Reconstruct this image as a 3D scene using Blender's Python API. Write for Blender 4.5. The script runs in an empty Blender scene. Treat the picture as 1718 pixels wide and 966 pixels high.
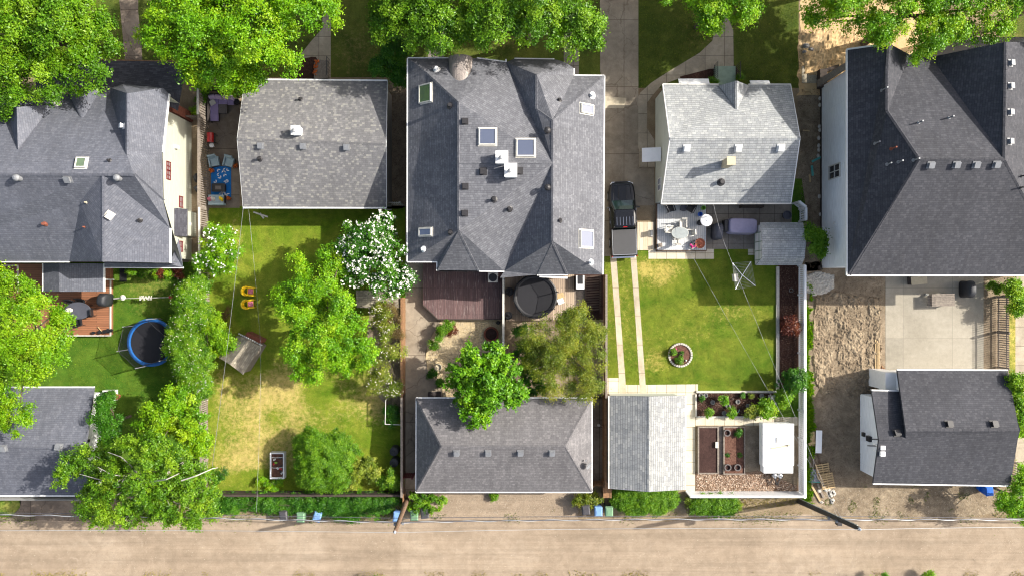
import bpy, bmesh, math, random
import numpy as np
from mathutils import Vector, Matrix
from mathutils.geometry import intersect_ray_tri, tessellate_polygon
SC = bpy.context.scene
COL = SC.collection
rnd = random.Random(7)
NR = np.random.default_rng(11)
# ---------------------------------------------------------------- camera, light
S = 21.6; H = 53.0                     # photo pixels per metre on the ground, height of the drone
cam = bpy.data.objects.new('camera', bpy.data.cameras.new('camera'))
COL.objects.link(cam); SC.camera = cam
cam.location = (0, 0, H); cam.data.sensor_width = 36; cam.data.lens = 36*(S*H)/1718
cam.data.clip_start = 0.5; cam.data.clip_end = 1500
SUND = Vector((-1.365, -0.347, -1.0)).normalized()
world = bpy.data.worlds.new('World'); SC.world = world; world.use_nodes = True
wn = world.node_tree; sky = wn.nodes.new('ShaderNodeTexSky'); sky.sky_type = 'NISHITA'; sky.sun_disc = False
sky.sun_elevation = math.radians(35.4); sky.sun_rotation = math.radians(75.7); sky.dust_density = 4.0; sky.ozone_density = 0.3; sky.air_density = 1.0
bg = wn.nodes['Background']; hs = wn.nodes.new('ShaderNodeHueSaturation'); hs.inputs['Saturation'].default_value = 0.8; wn.links.new(sky.outputs[0], hs.inputs['Color']); wn.links.new(hs.outputs[0], bg.inputs[0]); bg.inputs[1].default_value = 0.138
sun = bpy.data.objects.new('sun', bpy.data.lights.new('sun', 'SUN')); COL.objects.link(sun)
sun.rotation_euler = SUND.to_track_quat('-Z', 'Y').to_euler(); sun.location = (30, 10, 60)
sun.data.energy = 5.0; sun.data.angle = math.radians(0.5); sun.data.color = (1.0, 0.95, 0.86)
SC.view_settings.view_transform = 'Standard'; SC.view_settings.look = 'None'
SC.view_settings.exposure = 0.82; SC.view_settings.gamma = 1
SC.cycles.max_bounces = 6; SC.cycles.transparent_max_bounces = 12; SC.cycles.use_denoising = True; SC.cycles.denoising_prefilter = 'ACCURATE'; SC.cycles.pixel_filter_type = 'BLACKMAN_HARRIS'; SC.cycles.filter_width = 1.15

# ---------------------------------------------------------------- helpers
def X(px): return (px-859)/S
def Y(py): return (483-py)/S
def W(px, py, h=0.0):
    k = 1-h/H
    return Vector((X(px)*k, Y(py)*k, h))
def lin(c): c = c/255; return c/12.92 if c <= 0.04045 else ((c+0.055)/1.055)**2.4
def A(r, g, b, f=0.72): return (lin(r)*f, lin(g)*f, lin(b)*f)
ORG = {}
class MB:
    def __init__(s): s.v = []; s.f = []
    def add(s, vs, fs):
        o = len(s.v); s.v += [Vector(p) for p in vs]; s.f += [tuple(i+o for i in f) for f in fs]; return s
    def poly(s, pts): return s.add(pts, [tuple(range(len(pts)))])
    def obox(s, c, ax, ay, az, sx, sy, sz):
        c = Vector(c); ax = Vector(ax)*sx/2; ay = Vector(ay)*sy/2; az = Vector(az)*sz/2
        vs = [c+ax*i+ay*j+az*k for k in (-1, 1) for j in (-1, 1) for i in (-1, 1)]
        return s.add(vs, [(0, 2, 3, 1), (4, 5, 7, 6), (0, 1, 5, 4), (2, 6, 7, 3), (0, 4, 6, 2), (1, 3, 7, 5)])
    def box(s, x0, x1, y0, y1, z0, z1):
        return s.obox(((x0+x1)/2, (y0+y1)/2, (z0+z1)/2), (1, 0, 0), (0, 1, 0), (0, 0, 1), x1-x0, y1-y0, z1-z0)
    def rbox(s, x, y, z, sx, sy, sz, rz=0, tilt=0):
        m = Matrix.Rotation(rz, 3, 'Z') @ Matrix.Rotation(tilt, 3, 'X')
        return s.obox((x, y, z), m @ Vector((1, 0, 0)), m @ Vector((0, 1, 0)), m @ Vector((0, 0, 1)), sx, sy, sz)
    def bar(s, p, q, w, t, up=(0, 0, 1)):
        p = Vector(p); q = Vector(q); d = (q-p).normalized(); u = Vector(up)
        r = d.cross(u)
        if r.length < 1e-4: r = d.cross(Vector((1, 0, 0)))
        r.normalize(); u = r.cross(d)
        return s.obox((p+q)/2, d, r, u, (q-p).length, w, t)
    def tube(s, p, q, r, n=8, r2=None):
        p = Vector(p); q = Vector(q); d = (q-p).normalized(); a = d.orthogonal().normalized(); b = d.cross(a)
        r2 = r if r2 is None else r2; vs = []
        for c, rr in ((p, r), (q, r2)):
            for i in range(n):
                t = 2*math.pi*i/n; vs.append(c+(a*math.cos(t)+b*math.sin(t))*rr)
        fs = [(i, (i+1) % n, n+(i+1) % n, n+i) for i in range(n)]+[tuple(range(n))[::-1], tuple(range(n, 2*n))]
        return s.add(vs, fs)
    def path(s, pts, r, n=6):
        for a, b in zip(pts[:-1], pts[1:]): s.tube(a, b, r, n)
        return s
    def lathe(s, c, prof, n=20, sx=1, sy=1, cap=True):
        cx, cy, cz = c; vs = []; m = len(prof)
        for r, z in prof:
            for i in range(n):
                t = 2*math.pi*i/n; vs.append((cx+r*math.cos(t)*sx, cy+r*math.sin(t)*sy, cz+z))
        fs = [(j*n+i, j*n+(i+1) % n, (j+1)*n+(i+1) % n, (j+1)*n+i) for j in range(m-1) for i in range(n)]
        if cap: fs += [tuple(range(n))[::-1], tuple(range((m-1)*n, m*n))]
        return s.add(vs, fs)
    def loft(s, rings, caps=True):
        n = len(rings[0]); vs = [p for r in rings for p in r]; m = len(rings)
        fs = [(j*n+i, j*n+(i+1) % n, (j+1)*n+(i+1) % n, (j+1)*n+i) for j in range(m-1) for i in range(n)]
        if caps: fs += [tuple(range(n))[::-1], tuple(range((m-1)*n, m*n))]
        return s.add(vs, fs)
    def prism(s, pts, z0, z1):
        n = len(pts); vs = [(p[0], p[1], z0) for p in pts]+[(p[0], p[1], z1) for p in pts]
        return s.add(vs, [(i, (i+1) % n, n+(i+1) % n, n+i) for i in range(n)]+[tuple(range(n))[::-1], tuple(range(n, 2*n))])
    def build(s, name, m, parent=None, smooth=False, solid=0, bevel=0, label=None, weld=False):
        o0 = ORG.get(parent.name, Vector((0, 0, 0))) if parent else Vector((0, 0, 0))
        me = bpy.data.meshes.new(name); me.from_pydata([tuple(p-o0) for p in s.v], [], s.f); me.update()
        if weld or solid:
            bm = bmesh.new(); bm.from_mesh(me); bmesh.ops.remove_doubles(bm, verts=bm.verts, dist=0.01)
            if solid: bmesh.ops.recalc_face_normals(bm, faces=bm.faces)
            bm.to_mesh(me); bm.free()
            if solid and sum(p.normal.z*p.area for p in me.polygons) < 0: me.flip_normals()
        uv = me.uv_layers.new(name='UVMap'); dat = np.zeros(len(me.loops)*2)
        for p in me.polygons:
            n = p.normal.copy()
            if n.z < 0: n = -n
            if n.z > 0.998: u = Vector((1, 0, 0)); w = Vector((0, 1, 0))
            else: u = Vector((-n.y, n.x, 0)).normalized(); w = n.cross(u)
            for li in p.loop_indices:
                c = me.vertices[me.loops[li].vertex_index].co+o0
                dat[2*li] = c.dot(u); dat[2*li+1] = c.dot(w)
        uv.data.foreach_set('uv', dat)
        if smooth: me.polygons.foreach_set('use_smooth', [True]*len(me.polygons))
        me.materials.append(m)
        ob = bpy.data.objects.new(name, me); COL.objects.link(ob)
        if parent: ob.parent = parent; ORG[ob.name] = o0
        if solid:
            md = ob.modifiers.new('thickness', 'SOLIDIFY'); md.thickness = solid; md.offset = -1
        if bevel:
            md = ob.modifiers.new('bevel', 'BEVEL'); md.width = bevel; md.segments = 2
        if label: ob['label'] = label
        return ob
def thing(name, label, cat, loc=(0, 0, 0), group=None, rz=0):
    o = bpy.data.objects.new(name, None); COL.objects.link(o); o.location = loc
    o.rotation_euler = (0, 0, rz); o.empty_display_size = 0.3
    o['label'] = label; o['category'] = cat
    if group: o['group'] = group
    ORG[o.name] = Vector(loc)
    return o
def recenter(o):
    me = o.data; n = len(me.vertices); a = np.zeros(n*3); me.vertices.foreach_get('co', a); a = a.reshape(-1, 3)
    c = np.array([(a[:, 0].min()+a[:, 0].max())/2, (a[:, 1].min()+a[:, 1].max())/2, a[:, 2].min()])
    me.vertices.foreach_set('co', (a-c).ravel()); me.update(); o.location = o.location+Vector(c)
def solo(mb, name, m, label, cat, group=None, **k):
    o = mb.build(name, m, None, **k); recenter(o); o['label'] = label; o['category'] = cat
    if group: o['group'] = group
    return o
def struct(mb, name, m, **k):
    o = mb.build(name, m, None, **k); o['kind'] = 'structure'; return o
def dup(root, loc, rz, label, group=None):
    r = root.copy(); COL.objects.link(r); r.location = loc; r.rotation_euler = (0, 0, rz); r['label'] = label
    if group: r['group'] = group
    for ch in list(root.children):
        c = ch.copy(); COL.objects.link(c); c.parent = r
        for g in list(ch.children):
            d = g.copy(); COL.objects.link(d); d.parent = c
    return r
def place(root, loc, rz, label=None, group=None):
    root.location = loc; root.rotation_euler = (0, 0, rz)
    if label: root['label'] = label
    if group: root['group'] = group
    return root
def inpoly(x, y, P):
    c = False; j = len(P)-1
    for i in range(len(P)):
        if (P[i][1] > y) != (P[j][1] > y) and x < (P[j][0]-P[i][0])*(y-P[i][1])/(P[j][1]-P[i][1])+P[i][0]: c = not c
        j = i
    return c
# ---------------------------------------------------------------- materials
def N(nt, t, **k):
    n = nt.nodes.new('ShaderNode'+t)
    for a, b in k.items(): setattr(n, a, b)
    return n
def newmat(name):
    m = bpy.data.materials.new(name); m.use_nodes = True; nt = m.node_tree
    return m, nt, nt.nodes['Principled BSDF']
def noise(nt, vec, scale, detail=4, rough=0.6, dist=0):
    n = N(nt, 'TexNoise'); n.inputs['Scale'].default_value = scale; n.inputs['Detail'].default_value = detail
    n.inputs['Roughness'].default_value = rough; n.inputs['Distortion'].default_value = dist
    if vec is not None: nt.links.new(vec, n.inputs['Vector'])
    return n.outputs[0]
def ramp(nt, fac, stops):
    r = N(nt, 'ValToRGB'); e = r.color_ramp.elements
    while len(e) < len(stops): e.new(0.5)
    for i, (p, c) in enumerate(stops): e[i].position = p; e[i].color = (c[0], c[1], c[2], 1) if hasattr(c, '__len__') else (c, c, c, 1)
    nt.links.new(fac, r.inputs[0]); return r.outputs[0]
def mixc(nt, fac, a, b, mode='MIX'):
    n = N(nt, 'Mix', data_type='RGBA', blend_type=mode)
    for s, v in ((0, fac), (6, a), (7, b)):
        if isinstance(v, (int, float)): n.inputs[s].default_value = v
        elif isinstance(v, tuple): n.inputs[s].default_value = (v[0], v[1], v[2], 1)
        else: nt.links.new(v, n.inputs[s])
    return n.outputs[2]
def bump(nt, b, h, strength, dist):
    n = N(nt, 'Bump'); n.inputs['Strength'].default_value = strength; n.inputs['Distance'].default_value = dist
    nt.links.new(h, n.inputs['Height']); nt.links.new(n.outputs[0], b.inputs['Normal'])
def wpos(nt): return N(nt, 'NewGeometry').outputs['Position']
def uvs(nt): return N(nt, 'UVMap').outputs[0]
def plain(name, c, rough=0.6, metal=0.0, var=0.12, scale=3.0, spec=0.5, coat=0):
    m, nt, b = newmat(name)
    n = noise(nt, wpos(nt), scale, 5, 0.65)
    col = mixc(nt, 1.0, c, ramp(nt, n, [(0.25, 1-var*2), (0.75, 1+var)]), 'MULTIPLY')
    nt.links.new(col, b.inputs['Base Color'])
    b.inputs['Roughness'].default_value = rough; b.inputs['Metallic'].default_value = metal
    b.inputs['Specular IOR Level'].default_value = spec; b.inputs['Coat Weight'].default_value = coat
    return m
def shingle(name, c1, c2, row_shade, bw=0.32, rh=0.145, var=0.12, dirt=None, gap=0.012, fleck=None):
    m, nt, b = newmat(name); uv = uvs(nt); pos = wpos(nt)
    def mth(op, a, c=None):
        q = N(nt, 'Math', operation=op)
        for i, v in enumerate((a, c)):
            if v is None: continue
            if isinstance(v, (int, float)): q.inputs[i].default_value = v
            else: nt.links.new(v, q.inputs[i])
        return q.outputs[0]
    sp = N(nt, 'SeparateXYZ'); nt.links.new(uv, sp.inputs[0])
    row = mth('FLOOR', mth('DIVIDE', sp.outputs[1], rh))
    wr = N(nt, 'TexWhiteNoise', noise_dimensions='1D'); nt.links.new(row, wr.inputs['W'])
    uo = mth('ADD', mth('DIVIDE', sp.outputs[0], bw), mth('MULTIPLY', wr.outputs[0], 1.0))
    cb = N(nt, 'CombineXYZ'); nt.links.new(mth('FLOOR', uo), cb.inputs[0]); nt.links.new(row, cb.inputs[1])
    wn_ = N(nt, 'TexWhiteNoise', noise_dimensions='2D'); nt.links.new(cb.outputs[0], wn_.inputs['Vector'])
    col = ramp(nt, wn_.outputs[0], [(0.0, c1), (0.75, tuple((x+y)/2 for x, y in zip(c1, c2))), (1.0, c2)] if not fleck else [(0.0, c1), (0.55, tuple(x*.65+y*.35 for x, y in zip(c1, c2))), (0.8, c2), (1.0, fleck)])
    fv = mth('FRACT', mth('DIVIDE', sp.outputs[1], rh)); fu = mth('FRACT', uo)
    ln = ramp(nt, fv, [(0.0, 1.0), (max(0.1, 2.2*gap/rh), 0.0)]); lu = ramp(nt, fu, [(0.0, 0.7), (gap/bw*1.6, 0.0)])
    edge = mth('MAXIMUM', ln, lu); col = mixc(nt, edge, col, row_shade)  # dark line paints the shadow under each row, and the tab joints
    big = ramp(nt, noise(nt, pos, 0.35, 5, 0.6), [(0.3, 1-var), (0.7, 1+var)])
    fine = ramp(nt, noise(nt, pos, 14, 3, 0.7), [(0.3, 0.84), (0.7, 1.14)])
    col = mixc(nt, 1, col, big, 'MULTIPLY'); col = mixc(nt, 1, col, fine, 'MULTIPLY')
    mp = N(nt, 'Mapping'); nt.links.new(uv, mp.inputs[0]); mp.inputs['Scale'].default_value = (1.6, 0.12, 1)
    streak = ramp(nt, noise(nt, mp.outputs[0], 1.3, 4, 0.7), [(0.35, 0.9), (0.65, 1.08)])
    col = mixc(nt, 1, col, streak, 'MULTIPLY')
    if dirt: col = mixc(nt, ramp(nt, noise(nt, pos, 0.9, 6, 0.7), [(0.5, 0.0), (0.72, 0.7)]), col, dirt)
    nt.links.new(col, b.inputs['Base Color']); b.inputs['Roughness'].default_value = 0.9; b.inputs['Specular IOR Level'].default_value = 0.25
    bump(nt, b, mixc(nt, 0.5, edge, noise(nt, pos, 30, 2)), -0.4, 0.015)
    return m
def boards(name, c1, c2, gapc, w=0.14, along='v', wear=None, rough=0.7, L=4.0, uvw=True, wearpos=(0.52, 0.6)):
    m, nt, b = newmat(name); src = uvs(nt) if uvw else wpos(nt); mp = N(nt, 'Mapping'); nt.links.new(src, mp.inputs[0])
    if along == 'v': mp.inputs['Rotation'].default_value = (0, 0, math.pi/2)
    br = N(nt, 'TexBrick'); nt.links.new(mp.outputs[0], br.inputs['Vector'])
    br.inputs['Scale'].default_value = 1; br.inputs['Brick Width'].default_value = L; br.inputs['Row Height'].default_value = w
    br.inputs['Mortar Size'].default_value = 0.009; br.inputs['Mortar Smooth'].default_value = 0.1
    for k, c in (('Color1', c1), ('Color2', c2), ('Mortar', gapc)): br.inputs[k].default_value = (*c, 1)
    mp2 = N(nt, 'Mapping'); nt.links.new(mp.outputs[0], mp2.inputs[0]); mp2.inputs['Scale'].default_value = (1.2, 22, 1)
    g = noise(nt, mp2.outputs[0], 1.0, 5, 0.7)
    col = mixc(nt, 1, br.outputs[0], ramp(nt, g, [(0.3, 0.78), (0.7, 1.2)]), 'MULTIPLY')
    if wear: col = mixc(nt, ramp(nt, noise(nt, mp2.outputs[0], 0.7, 6, 0.8), [(wearpos[0], 0.0), (wearpos[1], 0.85)]), col, wear)
    nt.links.new(col, b.inputs['Base Color']); b.inputs['Roughness'].default_value = rough
    bump(nt, b, br.outputs[1], -0.6, 0.02)
    return m
def ground(name, cols, s1=0.25, s2=2.5, s3=25, bs=0.5, bd=0.05, joints=None, jc=(0.1, 0.09, 0.08), rough=0.95, w=(0.5, 0.3, 0.2), cracks=0, stain=0, ruts=0):
    """layered noise between three colours, with optional joints (width, height) and bump"""
    m, nt, b = newmat(name); pos = wpos(nt)
    n1 = noise(nt, pos, s1, 6, 0.65, 0.4); n2 = noise(nt, pos, s2, 6, 0.7); n3 = noise(nt, pos, s3, 3, 0.7)
    def mul(a, k):
        q = N(nt, 'Math', operation='MULTIPLY'); nt.links.new(a, q.inputs[0]); q.inputs[1].default_value = k; return q.outputs[0]
    def addn(a, c):
        q = N(nt, 'Math', operation='ADD'); nt.links.new(a, q.inputs[0]); nt.links.new(c, q.inputs[1]); return q.outputs[0]
    f = addn(addn(mul(n1, w[0]), mul(n2, w[1])), mul(n3, w[2]))
    st = [(0.36+0.28*i/(len(cols)-1), c) for i, c in enumerate(cols)]
    col = ramp(nt, f, st)
    if joints:
        br = N(nt, 'TexBrick'); nt.links.new(pos, br.inputs['Vector']); br.offset = 0
        br.inputs['Scale'].default_value = 1; br.inputs['Brick Width'].default_value = joints[0]; br.inputs['Row Height'].default_value = joints[1]
        br.inputs['Mortar Size'].default_value = 0.018; br.inputs['Mortar Smooth'].default_value = 0.2
        br.inputs['Color1'].default_value = (0.92, 0.92, 0.92, 1); br.inputs['Color2'].default_value = (1.06, 1.05, 1.04, 1); br.inputs['Mortar'].default_value = (1, 1, 1, 1)
        col = mixc(nt, 1, col, br.outputs[0], 'MULTIPLY'); col = mixc(nt, br.outputs[1], col, jc)
    if stain: col = mixc(nt, 1, col, ramp(nt, noise(nt, pos, 0.8, 8, 0.75, 1.2), [(0.40, 1-stain), (0.56, 1.0), (0.72, 1+stain*.35)]), 'MULTIPLY')
    if cracks:
        vr = N(nt, 'TexVoronoi', feature='DISTANCE_TO_EDGE'); vr.inputs['Scale'].default_value = cracks
        va = N(nt, 'VectorMath', operation='MULTIPLY_ADD'); nq = N(nt, 'TexNoise'); nq.inputs['Scale'].default_value = 1.3; nt.links.new(pos, nq.inputs['Vector'])
        nt.links.new(nq.outputs[1], va.inputs[0]); va.inputs[1].default_value = (0.9, 0.9, 0); nt.links.new(pos, va.inputs[2]); nt.links.new(va.outputs[0], vr.inputs['Vector'])
        col = mixc(nt, ramp(nt, vr.outputs[0], [(0.0, 0.65), (0.007, 0.0)]), col, jc)
    if ruts:
        mp = N(nt, 'Mapping'); nt.links.new(pos, mp.inputs[0]); mp.inputs['Scale'].default_value = (0.03, 1.3, 1)
        col = mixc(nt, 1, col, ramp(nt, noise(nt, mp.outputs[0], 1.0, 6, 0.65, 0.2), [(0.38, 1-ruts), (0.48, 1.0), (0.53, 1.0), (0.62, 1+ruts*.5)]), 'MULTIPLY')
        mp2 = N(nt, 'Mapping'); nt.links.new(pos, mp2.inputs[0]); mp2.inputs['Scale'].default_value = (0.12, 5, 1)
        col = mixc(nt, 1, col, ramp(nt, noise(nt, mp2.outputs[0], 1.0, 4, 0.7, 0.2), [(0.35, 1-ruts*.45), (0.6, 1+ruts*.25)]), 'MULTIPLY')
        col = mixc(nt, ramp(nt, noise(nt, pos, 0.6, 6, 0.75, 1.5), [(0.60, 0.0), (0.70, 0.5)]), col, cols[-1])
    nt.links.new(col, b.inputs['Base Color']); b.inputs['Roughness'].default_value = rough; b.inputs['Specular IOR Level'].default_value = 0.2
    bump(nt, b, f, bs, bd)
    return m
def lawnmat(name, gd, gm, gy, dry):
    m, nt, b = newmat(name); pos = wpos(nt)
    at = N(nt, 'Attribute', attribute_name='dry').outputs['Fac']
    n1 = noise(nt, pos, 0.45, 7, 0.7, 0.6); n2 = noise(nt, pos, 3.5, 6, 0.75); n3 = noise(nt, pos, 28, 3, 0.8)
    base = ramp(nt, n1, [(0.36, gm), (0.62, gy)])
    base = mixc(nt, ramp(nt, n3, [(0.35, 0.75), (0.6, 0.0)]), base, gd)
    s = N(nt, 'Math', operation='MULTIPLY_ADD'); nt.links.new(n2, s.inputs[0]); s.inputs[1].default_value = 1.5
    ad = N(nt, 'Math', operation='MULTIPLY_ADD'); nt.links.new(at, ad.inputs[0]); ad.inputs[1].default_value = 1.45; ad.inputs[2].default_value = -0.75
    nt.links.new(ad.outputs[0], s.inputs[2])
    s2 = N(nt, 'Math', operation='MULTIPLY_ADD'); nt.links.new(n3, s2.inputs[0]); s2.inputs[1].default_value = 0.5
    ad2 = N(nt, 'Math', operation='ADD'); nt.links.new(s.outputs[0], ad2.inputs[0]); ad2.inputs[1].default_value = -0.25
    nt.links.new(ad2.outputs[0], s2.inputs[2])
    col = mixc(nt, ramp(nt, s2.outputs[0], [(0.28, 0.0), (0.7, 0.9)]), base, dry)
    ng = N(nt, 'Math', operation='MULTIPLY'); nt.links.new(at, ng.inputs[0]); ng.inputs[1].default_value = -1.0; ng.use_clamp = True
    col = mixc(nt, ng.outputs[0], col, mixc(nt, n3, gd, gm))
    blotch = ramp(nt, noise(nt, pos, 1.3, 7, 0.75), [(0.32, 0.72), (0.66, 1.18)]); col = mixc(nt, 1, col, blotch, 'MULTIPLY')
    nt.links.new(col, b.inputs['Base Color']); b.inputs['Roughness'].default_value = 0.9; b.inputs['Specular IOR Level'].default_value = 0.15
    bump(nt, b, mixc(nt, 0.5, n3, n2), 0.9, 0.06)
    return m
def leafmat(name, c1, c2, c3, transl=0.27, gloss=0.12):
    m = bpy.data.materials.new(name); m.use_nodes = True; nt = m.node_tree; nt.nodes.clear()
    out = N(nt, 'OutputMaterial'); at = N(nt, 'Attribute', attribute_name='tint').outputs['Fac']
    col = ramp(nt, at, [(0.0, c1), (0.5, c2), (1.0, c3)])
    d = N(nt, 'BsdfDiffuse'); t = N(nt, 'BsdfTranslucent'); g = N(nt, 'BsdfGlossy'); g.inputs['Roughness'].default_value = 0.45
    nt.links.new(col, d.inputs[0]); tc = mixc(nt, 1, col, (1.35, 1.25, 0.5), 'MULTIPLY'); nt.links.new(tc, t.inputs[0])
    mx = N(nt, 'MixShader'); mx.inputs[0].default_value = transl; nt.links.new(d.outputs[0], mx.inputs[1]); nt.links.new(t.outputs[0], mx.inputs[2])
    mg = N(nt, 'MixShader'); mg.inputs[0].default_value = 0.025; nt.links.new(mx.outputs[0], mg.inputs[1]); nt.links.new(g.outputs[0], mg.inputs[2])
    nt.links.new(mg.outputs[0], out.inputs[0]); return m
def netmat(name, c, alpha):
    m = bpy.data.materials.new(name); m.use_nodes = True; nt = m.node_tree; nt.nodes.clear()
    out = N(nt, 'OutputMaterial'); d = N(nt, 'BsdfDiffuse'); d.inputs[0].default_value = (*c, 1); t = N(nt, 'BsdfTransparent')
    mx = N(nt, 'MixShader'); mx.inputs[0].default_value = alpha
    nt.links.new(t.outputs[0], mx.inputs[1]); nt.links.new(d.outputs[0], mx.inputs[2]); nt.links.new(mx.outputs[0], out.inputs[0]); return m
# ---------------------------------------------------------------- plants
def quadmesh(name, V, tint, m, parent=None):
    """V: (n,4,3) array of quads in world space"""
    n = len(V); o0 = ORG.get(parent.name, Vector((0, 0, 0))) if parent else Vector((0, 0, 0))
    P = (V.reshape(-1, 3)-np.array(o0)).astype(np.float32)
    me = bpy.data.meshes.new(name); me.vertices.add(4*n); me.vertices.foreach_set('co', P.ravel())
    me.loops.add(4*n); me.loops.foreach_set('vertex_index', np.arange(4*n, dtype=np.int32))
    me.polygons.add(n); me.polygons.foreach_set('loop_start', np.arange(n, dtype=np.int32)*4)
    me.update(calc_edges=True)
    a = me.attributes.new('tint', 'FLOAT', 'FACE'); a.data.foreach_set('value', tint.astype(np.float32))
    me.materials.append(m); ob = bpy.data.objects.new(name, me); COL.objects.link(ob)
    if parent: ob.parent = parent; ORG[ob.name] = o0
    return ob
def nrm(a): return a/np.maximum(np.linalg.norm(a, axis=1, keepdims=True), 1e-6)
def leafquads(C, nor, L, wr=0.55):
    """rhombus leaves centred at C, facing nor, length array L"""
    n = len(C); r = NR.normal(size=(n, 3)); t = nrm(np.cross(nor, r)); b = np.cross(nor, t)
    L = L[:, None]; w = L*wr
    fold = nor*L*0.12
    return np.stack([C-t*L*0.5+fold, C+b*w*0.5, C+t*L*0.5+fold, C-b*w*0.5], axis=1)
def crown(parent, lobes, m, leaf=0.17, dens=3.6, clump=0.42, tuft=46, zr=0.75, spike=0.0, name='crown', updir=0.75, low=-0.35, jit=0.22, bough=None):
    """lobes: (px, py, radius px, top height[, ry factor]); boughs carry clumps, clumps carry leaves; returns clump centres"""
    Cs = []; Ds = []; T = []; leaf *= 0.8; tuft = int(tuft*1.45)
    for lb in lobes:
        px, py, rp, top = lb[:4]; fy = lb[4] if len(lb) > 4 else 1.0
        r = rp/S; rz = min(r*zr, top*0.46); hc = top-rz; r *= 1-hc/H
        c = np.array(W(px, py, hc)); rb = bough or min(max(0.34*r, 0.28), 0.85)
        nb = max(5, int(dens*0.56*r*r*fy/(rb*rb)))
        d = nrm(NR.normal(size=(nb*3, 3))); d = d[d[:, 2] > low][:nb]
        ph = NR.uniform(0, 6.28, 4); az = np.arctan2(d[:, 1], d[:, 0])
        lump = 1+0.09*np.sin(3*az+ph[0])+0.07*np.sin(5*az+ph[1])
        f = (1-NR.random(len(d))**1.5*0.6)*lump*(1+NR.normal(0, 0.05, len(d)))
        ri = max(r-rb*0.75, 0.05); B = c+d*f[:, None]*np.array([ri, ri*fy, max(rz-rb*0.5, .08)])
        bt = NR.normal(0.5, jit, len(d)); brs = rb*NR.uniform(0.65, 1.25, len(d))
        cl = min(clump, rb*0.75); k = max(3, int(2.6*(rb/cl)**2))
        idx = np.repeat(np.arange(len(d)), k)
        e = nrm(NR.normal(size=(len(idx), 3))+d[idx]*0.5+np.array([0, 0, 0.75]))
        Cs.append(B[idx]+e*(brs[idx]*NR.uniform(0.5, 1.1, len(idx)))[:, None]*np.array([1, 1, 0.8])); Ds.append(nrm(e+d[idx]*0.6))
        T.append(np.clip(bt[idx]+NR.normal(0, 0.1, len(idx)), 0, 1))
    Cc = np.concatenate(Cs); D = np.concatenate(Ds); T = np.concatenate(T)
    n = len(Cc); k = tuft; sg = min(clump, 0.5)*0.4
    idx = np.repeat(np.arange(n), k); g = NR.normal(size=(n*k, 3))*sg*NR.uniform(0.6, 1.3, n)[idx][:, None]
    g[:, 2] *= 0.6
    out = D[idx]
    if spike: g = g*0.6+out*(NR.uniform(-0.6, 1.4, n*k)*clump*spike)[:, None]
    P = Cc[idx]+g
    P[:, 2] = np.maximum(P[:, 2], 0.05)
    nor = nrm(np.array([0, 0, 1.0])*updir+out*0.6+NR.normal(size=(n*k, 3))*0.6)
    L = leaf*NR.uniform(0.6, 1.3, n*k)
    q = leafquads(P, nor, L)
    tint = np.clip(T[idx]+NR.normal(0, 0.14, n*k), 0, 1)
    ob = quadmesh(name, q, tint, m, parent)
    return ob, Cc, D
def limbs(mb, base, top, centres, r, k=9):
    base = Vector(base); top = Vector(top); mb.tube(base, top, r, 8, r*0.62)
    idx = NR.choice(len(centres), min(k, len(centres)), replace=False)
    for i in idx:
        c = Vector(centres[i]); a = base.lerp(top, 0.55+0.45*NR.random()); mid = a.lerp(c, 0.5)+Vector((NR.normal(0, .15), NR.normal(0, .15), 0.25))
        mb.tube(a, mid, r*0.42, 6, r*0.28); mb.tube(mid, c, r*0.28, 5, r*0.08)
def tree(label, lobes, m, bark, cat='tree', name='tree', group=None, tr=0.16, nl=10, base=None, **k):
    cx = sum(l[0]*l[2] for l in lobes)/sum(l[2] for l in lobes); cy = sum(l[1]*l[2] for l in lobes)/sum(l[2] for l in lobes)
    top = max(l[3] for l in lobes); b = W(cx, cy, top*0.6); b.z = 0
    if base: b = W(*base)
    t = thing(name, label, cat, tuple(b), group)
    ob, C, D = crown(t, lobes, m, **k)
    mb = MB(); limbs(mb, b, (b.x, b.y, top*0.62), C, tr, nl); mb.build('trunk', bark, t)
    return t, C, D
def shrub(label, lobes, m, bark, cat='shrub', name='shrub', group=None, nl=5, flowers=None, tr=0.05, **k):
    k.setdefault('low', -0.1)
    cx = sum(l[0] for l in lobes)/len(lobes); cy = sum(l[1] for l in lobes)/len(lobes); top = max(l[3] for l in lobes)
    b = W(cx, cy, top*0.5); b.z = 0
    t = thing(name, label, cat, tuple(b), group)
    ob, C, D = crown(t, lobes, m, name='foliage', **k)
    mb = MB(); limbs(mb, b, (b.x, b.y, top*0.45), C, tr, nl); mb.build('stem', bark, t)
    if flowers:
        fm, per, size, nm = flowers; n = int(len(C)*per); idx = NR.integers(0, len(C), n)
        cl = k.get('clump', 0.42)
        P = C[idx]+D[idx]*cl*0.45+NR.normal(size=(n, 3))*cl*0.35; P[:, 2] += cl*0.3
        # a blossom cluster: three crossed petals quads
        P = np.repeat(P, 3, axis=0); nor = nrm(np.array([0, 0, 1.0])+NR.normal(size=(3*n, 3))*0.5)
        P = P+NR.normal(size=P.shape)*size*0.3
        q = leafquads(P, nor, size*NR.uniform(0.7, 1.2, 3*n), 0.9)
        fo = quadmesh(nm, q, NR.random(3*n), fm, t); fo['kind'] = 'stuff'
    return t, C, D
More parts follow.
